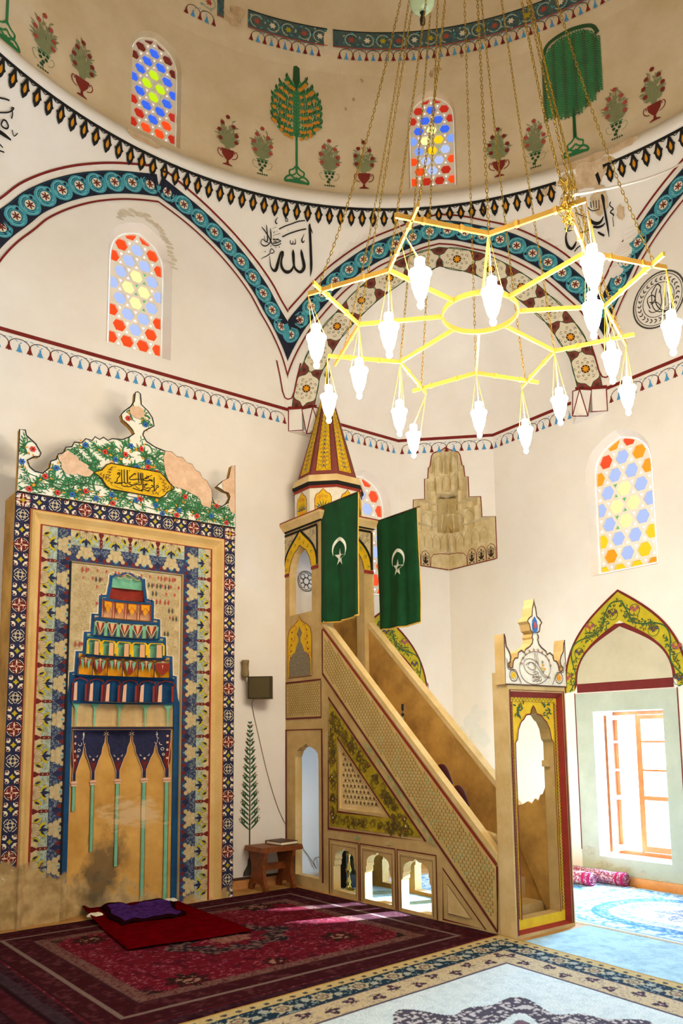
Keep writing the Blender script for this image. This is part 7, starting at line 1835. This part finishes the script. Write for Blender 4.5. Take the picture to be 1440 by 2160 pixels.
def clf(s, t):
    A, B, C_, D_ = Vector((-5.37, -.30)), Vector((-4.62, -.33)), Vector((-4.80, -1.08)), Vector((-5.46, -1.05))
    p_ = (A*(1-s)+B*s)*(1-t)+(D_*(1-s)+C_*s)*t
    e = min(s, 1-s, t, 1-t)
    z = .052+.014*abs(math.sin(s*8+t*3))*abs(math.cos(t*6-s*2))+.03*math.exp(-(t/.10)**2)*(1+.7*math.sin(s*11))+.006*math.sin(s*25+t*9)-.018*math.exp(-(e/.03)**2)+.02*math.exp(-((s-.62)/.1)**2)*math.exp(-((1-t)/.15)**2)
    return (p_.x+.02*math.sin(t*9), p_.y+.03*math.sin(s*7), z)
n = 44; vs = [clf(i/n, j/n) for j in range(n+1) for i in range(n+1)]
fsi = []; fso = []
for j in range(n):
    for i in range(n):
        (fso if min(i, n-1-i, j, n-1-j) < 3 else fsi).append((j*(n+1)+i, j*(n+1)+i+1, (j+1)*(n+1)+i+1, (j+1)*(n+1)+i))
mb.add(vs, fsi, 'purple', True); mat('dark_hem', '1e060c', 1, spec=0); mb.add(vs, fso, 'dark_hem', True)
o = mb.build('prayer_rug'); tag(o, 'crumpled purple prayer rug with dark edge lying on the red mat', 'prayer rug'); s_ = o.modifiers.new('t', 'SOLIDIFY'); s_.thickness = .008
def cap(x, y, z, r, rot, label):
    m = MB(); vs = []; nn = 18
    prof = [(0, .026), (.35, .027), (.6, .024), (.85, .017), (1, .006), (.96, 0)]
    for pr, h_ in prof:
        for k in range(nn):
            a = 2*PI*k/nn; vs.append((r*pr*math.cos(a)*(1.25+.1*math.sin(3*a)), r*pr*math.sin(a), h_+.004*math.sin(2*a+pr*5)))
    fs = [(j*nn+k, j*nn+(k+1) % nn, (j+1)*nn+(k+1) % nn, (j+1)*nn+k) for j in range(len(prof)-1) for k in range(nn)]
    vs = [(x+a*math.cos(rot)-b*math.sin(rot), y+a*math.sin(rot)+b*math.cos(rot), z+c) for a, b, c in vs]
    m.add(vs, fs, 'white_cloth', True); tag(m.build('folded_cloth'), label, 'cloth')
cap(-5.50, -.52, .046, .068, .2, 'small folded white cloth on the left corner of the red mat')
cap(-4.63, -.36, .05, .062, -.1, 'small folded white cloth at the right corner of the red mat by the niche')

# ------------------------------------------------------------------ reading stand with book
rs = thing('reading_stand', 'low brown wooden reading stand with shaped slab legs beside the pulpit', 'reading stand', (-3.25, -.2, 0))
mb = MB(); X0_, X1_, Y0_, Y1_ = -3.56, -2.965, -.42, -.045
mb.prism([(X0_, .455), (X0_+.015, .505), (X1_-.015, .505), (X1_, .455), (X1_-.03, .445), (X0_+.03, .445)], lambda u, v: (u, Y0_, v), lambda u, v: (u, Y1_, v), 'wood'); mb.build('top', rs)
for x in (-3.47, -3.09):
    mb = MB()
    P = [(-.425, 0), (-.36, 0), (-.345, .05), (-.29, .075), (-.23, .08), (-.17, .075), (-.115, .05), (-.10, 0), (-.03, 0), (-.035, .06), (-.075, .12), (-.10, .2), (-.095, .3), (-.06, .38), (-.05, .446), (-.41, .446), (-.40, .38), (-.365, .3), (-.36, .2), (-.385, .12), (-.425, .06)]
    mb.prism(P, lambda u, v: (x-.022, u, v), lambda u, v: (x+.022, u, v), 'wood'); mb.build('leg', rs)
mb = MB(); mb.box((-3.45, -.25, .22), (-3.11, -.225, .30), 'wood'); mb.build('stretcher', rs)
bk = thing('book', 'closed dark brown leather book lying on the wooden reading stand', 'book', (-3.13, -.24, .506))
mb = MB(); mb.obox((-3.26, -.40, .507), (.25, .03, 0), (-.035, .30, 0), (0, 0, .006), 'wood_dark'); mb.obox((-3.26, -.40, .541), (.25, .03, 0), (-.035, .30, 0), (0, 0, .006), 'wood_dark'); mb.obox((-3.297, -.10, .507), (.25, .03, 0), (0, .006, 0), (0, 0, .04), 'wood_dark'); mb.build('cover', bk)
mb = MB(); mb.obox((-3.255, -.395, .513), (.238, .029, 0), (-.033, .285, 0), (0, 0, .028), 'paper'); mb.build('pages', bk)

# ------------------------------------------------------------------ loudspeaker and cables on the wall
sp = thing('loudspeaker', 'small dark brown wall loudspeaker turned to the hall beside the niche', 'loudspeaker', (-3.45, -.15, 2.24))
mb = MB()
a45 = math.radians(42); n_ = Vector((-math.sin(a45), -math.cos(a45), 0)); r_ = Vector((math.cos(a45), -math.sin(a45), 0))
c0 = Vector((-3.40, -.17, 2.235))
W2, H2, D2 = .30, .27, .17
P = [c0-r_*W2/2+n_*D2/2, c0+r_*W2/2+n_*D2/2, c0+r_*W2*.42-n_*D2/2, c0-r_*W2*.42-n_*D2/2]
vs = [tuple(q) for q in P]+[tuple(q+Vector((0, 0, H2))) for q in P]
mb.add(vs, [(0, 3, 2, 1), (4, 5, 6, 7)], 'speaker_side'); mb.add(vs, [(1, 2, 6, 5), (2, 3, 7, 6), (3, 0, 4, 7)], 'speaker_side'); mb.add(vs, [(0, 1, 5, 4)], 'speaker')
mb.build('cabinet', sp)
mb = MB(); o_ = c0-r_*(W2/2-.018)+n_*(D2/2+.001); mb.obox(tuple(o_+Vector((0, 0, .012))), tuple(r_*(W2-.055)), tuple(n_*.008), (0, 0, H2-.024), 'speaker_grille'); mb.build('grille', sp)
mb = MB(); mb.box((-3.44, -.10, 2.34), (-3.38, 0, 2.40), 'black'); mb.build('bracket', sp)
wl = thing('wall_sconce', 'small beige cylinder fixed to the wall above the loudspeaker', 'wall fitting', (-3.56, -.06, 2.50))
mb = MB(); mb.lathe([(0, 0), (.045, 0), (.046, .06), (.040, .10), (.042, .17), (.046, .185), (.046, .21), (0, .212)], (-3.56, -.06, 2.50), 'speaker_side', 18); mb.box((-3.575, -.03, 2.54), (-3.545, 0, 2.62), 'speaker_side'); mb.build('cylinder', wl)
mb = MB(); mb.lathe([(.0, .0), (.014, 0.001), (.0, .003)], (-3.565, -.108, 2.66), 'black', 8); mb.build('hole', wl)
mb = MB()
pts = smooth_curve([(-3.45, -.10, 2.24), (-3.44, -.02, 2.16), (-3.33, -.008, 1.75), (-3.22, -.008, 1.35), (-3.08, -.008, .95), (-2.95, -.008, .70), (-2.80, -.01, .50), (-2.62, -.01, .30), (-2.50, -.02, .12), (-2.55, -.03, .22), (-2.47, -.03, .26), (-2.43, -.03, .13)], 6)
mb.tube(pts, .0045, 'cable', 5); o = mb.build('speaker_cable'); tag(o, 'thin brown cable running down the white wall from the loudspeaker', 'cable')

# ------------------------------------------------------------------ under the pulpit
cs = thing('candlestick', 'turned brass candlestick standing inside the first small arch of the pulpit', 'candlestick', (-2.76, -1.04, 0))
mb = MB(); mb.lathe([(0, .01), (.085, .012), (.09, .03), (.07, .045), (.035, .06), (.022, .09), (.034, .12), (.02, .15), (.016, .20), (.032, .235), (.036, .26), (.02, .30), (.018, .40), (.03, .425), (.018, .45)], (-2.76, -1.04, 0), 'brass_candle', 24); mb.build('stem', cs)
mb = MB(); mb.lathe([(.018, .45), (.03, .46), (.05, .475), (.05, .485), (.022, .49), (.022, .53), (0, .53)], (-2.76, -1.04, 0), 'brass_candle', 24); mb.build('drip_pan', cs)
bb = thing('loudspeaker', 'black box loudspeaker standing behind the brass candlestick', 'loudspeaker', (-2.50, -.71, 0))
mb = MB(); mb.box((-2.66, -.86, .01), (-2.36, -.56, .50), 'black'); mb.build('cabinet', bb)
mb = MB(); mb.lathe([(.0, 0), (.05, .012), (.11, 0), (.115, .01), (.0, .012)], (0, 0, 0), 'speaker', 20)
m_ = mb.build('woofer', None); m_.data.transform(Matrix.Rotation(PI/2, 4, 'X')); m_.data.transform(Matrix.Translation((-2.51, -.865, .27))); m_.parent = bb; m_.matrix_parent_inverse = Matrix.Translation(-Vector(bb.location))

# carpet on the stairs peeping over the rail, and the microphone
mb = MB()
for y in (-2.66, -2.88):
    z = zt(y)-.055
    pts = [(XM+.16, y+.10, z-.12), (XM+.15, y+.06, z-.0), (XM+.15, y, z+.03), (XM+.15, y-.05, z-.03), (XM+.16, y-.09, z-.14)]
    mb.tube(smooth_curve(pts, 4), .035, 'stair_carpet', 10)
o = mb.build('stair_carpet', mn)
mc = thing('microphone', 'black microphone on thin chrome stand showing above the pulpit rail', 'microphone', (-2.72, -1.99, 1.37))
mb = MB(); mb.tube([(-2.72, -1.99, 1.37), (-2.72, -1.99, 2.05)], .007, 'chrome', 10); mb.lathe([(0, 0), (.06, 0), (.06, .012), (.01, .02)], (-2.72, -1.99, 1.368), 'black', 16); mb.build('stand', mc)
mb = MB(); mb.lathe([(0, 2.045), (.014, 2.046), (.016, 2.06), (.016, 2.10), (.012, 2.112), (0, 2.114)], (-2.72, -1.99, 0), 'black', 12); mb.build('head', mc)
mb = MB(); mb.lathe([(.009, 1.985), (.016, 1.988), (.016, 2.012), (.009, 2.015)], (-2.72, -1.99, 0), 'black', 12); mb.build('clamp', mc)

# ------------------------------------------------------------------ rolled carpets by the right wall
def roll(x, y0, y1, r, label, seed):
    T = thing('rolled_carpet', label, 'rolled carpet', (x, y0, 0), 'rolled carpets against the right wall')
    m = MB(); rd_ = random.Random(seed)
    N = 14; pts = [(x+.01*math.sin(i*.9+seed), y0+(y1-y0)*i/N, r+.013) for i in range(N+1)]
    m.tube(pts, [r*(1+.04*math.sin(i*1.7+seed)) for i in range(N+1)], 'rug_roll', 22)
    m.build('roll', T)
    m = MB()
    for yy in (y0, y0+.075): m.tube([(x, yy-.012, r+.013), (x, yy+.018, r+.013)], r*1.035, 'rug_magenta', 22)
    sp_ = [(x+r*.95*(1-t/46)*math.cos(t*.42), y0-.016, r+.013+r*.95*(1-t/46)*math.sin(t*.42)) for t in range(44)]
    m.tube(sp_, .006, 'rug_roll', 5); m.build('end_band', T)
roll(-.42, -2.62, -1.1, .075, 'front rolled pink carpet with magenta end lying below the window', 1)
roll(-.15, -2.88, -1.5, .075, 'back rolled carpet with magenta striped end against the right wall', 2)

# ------------------------------------------------------------------ chandelier
CZ = 4.70; CCX, CCY = -4.455, -4.895; HUB = (-4.455, -4.895, 9.6)
ch = thing('chandelier', 'large gold eight-pointed mosque chandelier with sixteen glowing glass lamps on chains', 'chandelier', (CCX, CCY, CZ))
mb = MB()
def flat(a, b, w=.014, h=.030, z=CZ, mt='brass'):
    a = Vector((*a, z)); b = Vector((*b, z)); d = (b-a).normalized(); n = Vector((-d.y, d.x, 0))
    mb.obox(tuple(a-n*w/2), tuple(b-a), tuple(n*w), (0, 0, h), mt)
for a, b in DATA['bar']: flat(a, b)
for a in DATA['inn']:
    d = Vector((a[0]-CCX, a[1]-CCY)); d.normalize(); flat((CCX+d.x*.262, CCY+d.y*.262), a)
m = 40
for k in range(m):
    a0, a1 = 2*PI*k/m, 2*PI*(k+1)/m
    flat((CCX+.265*math.cos(a0), CCY+.265*math.sin(a0)), (CCX+.265*math.cos(a1), CCY+.265*math.sin(a1)), .012, .035)
for a, b in DATA['bar']:
    for e in (.3, .7):
        x, y = a[0]+(b[0]-a[0])*e, a[1]+(b[1]-a[1])*e; mb.box((x-.012, y-.012, CZ-.003), (x+.012, y+.012, CZ+.034), 'brass')
mb.build('frame', ch)
# one glass lamp, then copies
ends = [b for a, b in DATA['bar']]+[tuple(a) for a in DATA['inn']]
gm = MB(); gm.lathe([(0, -.150), (.012, -.148), (.020, -.136), (.021, -.124), (.014, -.112), (.018, -.100), (.034, -.070), (.048, -.020), (.056, .030), (.060, .050), (.068, .062), (.066, .072), (.044, .082), (.034, .090), (.030, .105), (.030, .150), (.028, .152)], (0, 0, 0), 'lamp_glass', 16)
g0 = gm.build('glass_lamp', ch, loc=(0, 0, 0)); 
for i, (x, y) in enumerate(DATA['lamp']):
    if i == 0: g = g0
    else: g = g0.copy(); COL.objects.link(g); g.parent = ch
    g.matrix_parent_inverse = Matrix.Translation(-Vector(ch.location)); g.location = (x, y, 4.335)
    e = min(ends, key=lambda q: (q[0]-x)**2+(q[1]-y)**2)
    m = MB(); top = (e[0], e[1], CZ)
    for k in range(3):
        a = 2*PI*k/3+i; m.tube([top, (x+.063*math.cos(a), y+.063*math.sin(a), 4.335+.064)], .0022, 'gold_paint', 4)
    m.tube([top, (x, y, 4.335+.15)], .003, 'white_cable', 4)
    m.build('lamp_cord', g).matrix_parent_inverse = Matrix.Translation(-Vector((x, y, 4.335)))
# chains
def chain_mesh(pts, link=.046, r=.0025, w=.0078):
    """alternating oval links along a polyline"""
    m = MB(); P = [Vector(p) for p in pts]; acc = 0; k = 0
    d = [0]
    for i in range(1, len(P)): d.append(d[-1]+(P[i]-P[i-1]).length)
    n = max(2, int(d[-1]/(link*.72))); j = 0
    for i in range(n):
        s = d[-1]*(i+.5)/n
        while j < len(d)-2 and d[j+1] < s: j += 1
        t = (P[j+1]-P[j]).normalized(); c = P[j]+t*(s-d[j])
        x = t.cross(Vector((0, 0, 1)));
        if x.length < 1e-3: x = Vector((1, 0, 0))
        x.normalize(); y = x.cross(t)
        sd = x if i % 2 else y
        ring = []
        for a in range(8):
            aa = 2*PI*a/8; ring.append(c+t*(link*.5*math.cos(aa))+sd*(w*math.sin(aa)))
        m.tube(ring, r, 'brass_dark', 4, closed=True)
    return m
for i in range(8):
    o_ = DATA['out'][i]; q = DATA['inn'][i]
    a = 2*PI*i/8
    h = (HUB[0]+.10*math.cos(a), HUB[1]+.10*math.sin(a), HUB[2])
    sag = lambda p, h, s: [(p[0]+(h[0]-p[0])*t, p[1]+(h[1]-p[1])*t, CZ+.03+(h[2]-CZ-.03)*(t**1.0)-s*math.sin(PI*t)*(1-t)) for t in np.linspace(0, 1, 14)]
    chain_mesh(sag(o_, h, .5)).build('chain', ch)
    chain_mesh(sag(q, (h[0]*.5+HUB[0]*.5, h[1]*.5+HUB[1]*.5, h[2]), .15)).build('chain', ch)
mb = MB(); mb.lathe([(0, -.05), (.10, -.03), (.14, .0), (.10, .03), (.03, .06), (.012, .1), (.012, 5.9)], HUB, 'brass_dark', 16); mb.build('hub_and_rod', ch)
# spare chain bunched on the outer arm next to the cable
mb = MB(); rd = random.Random(8)
ox, oy = DATA['out'][7]
for k in range(5):
    pts = [(ox+rd.uniform(-.035, .035), oy+rd.uniform(-.035, .035), CZ+.16-j*.04+rd.uniform(-.01, .01)) for j in range(8)]
    mb2 = chain_mesh(smooth_curve(pts, 2)); mb.add(mb2.v, mb2.f, 'brass_dark', True)
mb.build('spare_chain', ch)
# hanging glass globe with tassel
gx, gy, gz = DATA['globe']
gg = thing('hanging_globe', 'pale green glass globe with dark tassel hanging between the chandelier chains', 'hanging ornament', (gx, gy, gz))
mat('globe_glass', '9fae86', .2, var=.2)
mb = MB(); mb.lathe([(.001, -.10), (.045, -.09), (.085, -.05), (.098, 0), (.085, .06), (.045, .11), (.015, .125), (.001, .13)], (gx, gy, gz+.03), 'globe_glass', 24); mb.build('globe', gg)
mb = MB(); mb.lathe([(.001, -.22), (.018, -.20), (.022, -.16), (.010, -.12), (.020, -.105), (.001, -.09)], (gx, gy, gz+.03), 'black', 12); mb.build('tassel', gg)
chain_mesh([(gx, gy, gz+.16), (HUB[0], HUB[1], HUB[2])]).build('chain', gg)
# power cable
th_, z_ = DATA['cable']; e_ = hallp(th_, z_, .07); s0 = (ox, oy, CZ+.06)
pts = [tuple(s0[j]+(e_[j]-s0[j])*t-(0 if j < 2 else .10*math.sin(PI*t)) for j in range(3)) for t in np.linspace(0, 1, 24)]
mb = MB(); mb.tube(pts, .009, 'white_cable', 6); o = mb.build('power_cable'); tag(o, 'white power cable running from the chandelier to the right wall', 'cable')

# ------------------------------------------------------------------ light
w = bpy.data.worlds.new('world'); sc.world = w; w.use_nodes = True
w.node_tree.nodes['Background'].inputs[0].default_value = (.55, .78, 1, 1); w.node_tree.nodes['Background'].inputs[1].default_value = 3.5
def area(name, loc, rot, sx, sy, energy, col):
    l = bpy.data.lights.new(name, 'AREA'); l.shape = 'RECTANGLE'; l.size = sx; l.size_y = sy; l.energy = energy; l.color = col
    o = bpy.data.objects.new(name, l); COL.objects.link(o); o.location = loc; o.rotation_euler = rot
    return o
DAY = (.38, .66, 1.0)
area('daylight', (1.0, -2.93, 1.35), (0, PI/2+.25, 0), 2.4, 1.6, 1800, DAY)
area('daylight', (1.0, -6.62, 1.35), (0, PI/2+.25, 0), 2.4, 1.6, 1800, DAY)
area('daylight', (-1.375, 1.0, 1.35), (-PI/2-.25, 0, 0), 1.6, 2.4, 230, DAY)
sl = bpy.data.lights.new('sun_patch_spot', 'SPOT'); sl.energy = 170000; sl.color = (.62, .78, 1.0); sl.shadow_soft_size = .16; sl.spot_size = math.radians(15); sl.spot_blend = .1  # spot added outside one window, stands in for low sun on the rug
so_ = bpy.data.objects.new('sun_patch_spot', sl); COL.objects.link(so_); so_.location = (6.0, -4.55, 2.72)
so_.rotation_euler = (Vector((-3.2, -1.75, 0))-so_.location).to_track_quat('-Z', 'Y').to_euler()
MATS['lamp_glass'].node_tree.nodes['Principled BSDF'].inputs['Emission Strength'].default_value = LAMP
sc.view_settings.view_transform = 'Standard'; sc.view_settings.look = 'None'; sc.view_settings.gamma = 1; sc.view_settings.exposure = EXPO
sc.view_settings.use_curve_mapping = False
sc.cycles.use_denoising = True
sc.cycles.max_bounces = 8; sc.cycles.diffuse_bounces = 6; sc.cycles.sample_clamp_indirect = 6
sc.cycles.use_light_tree = True
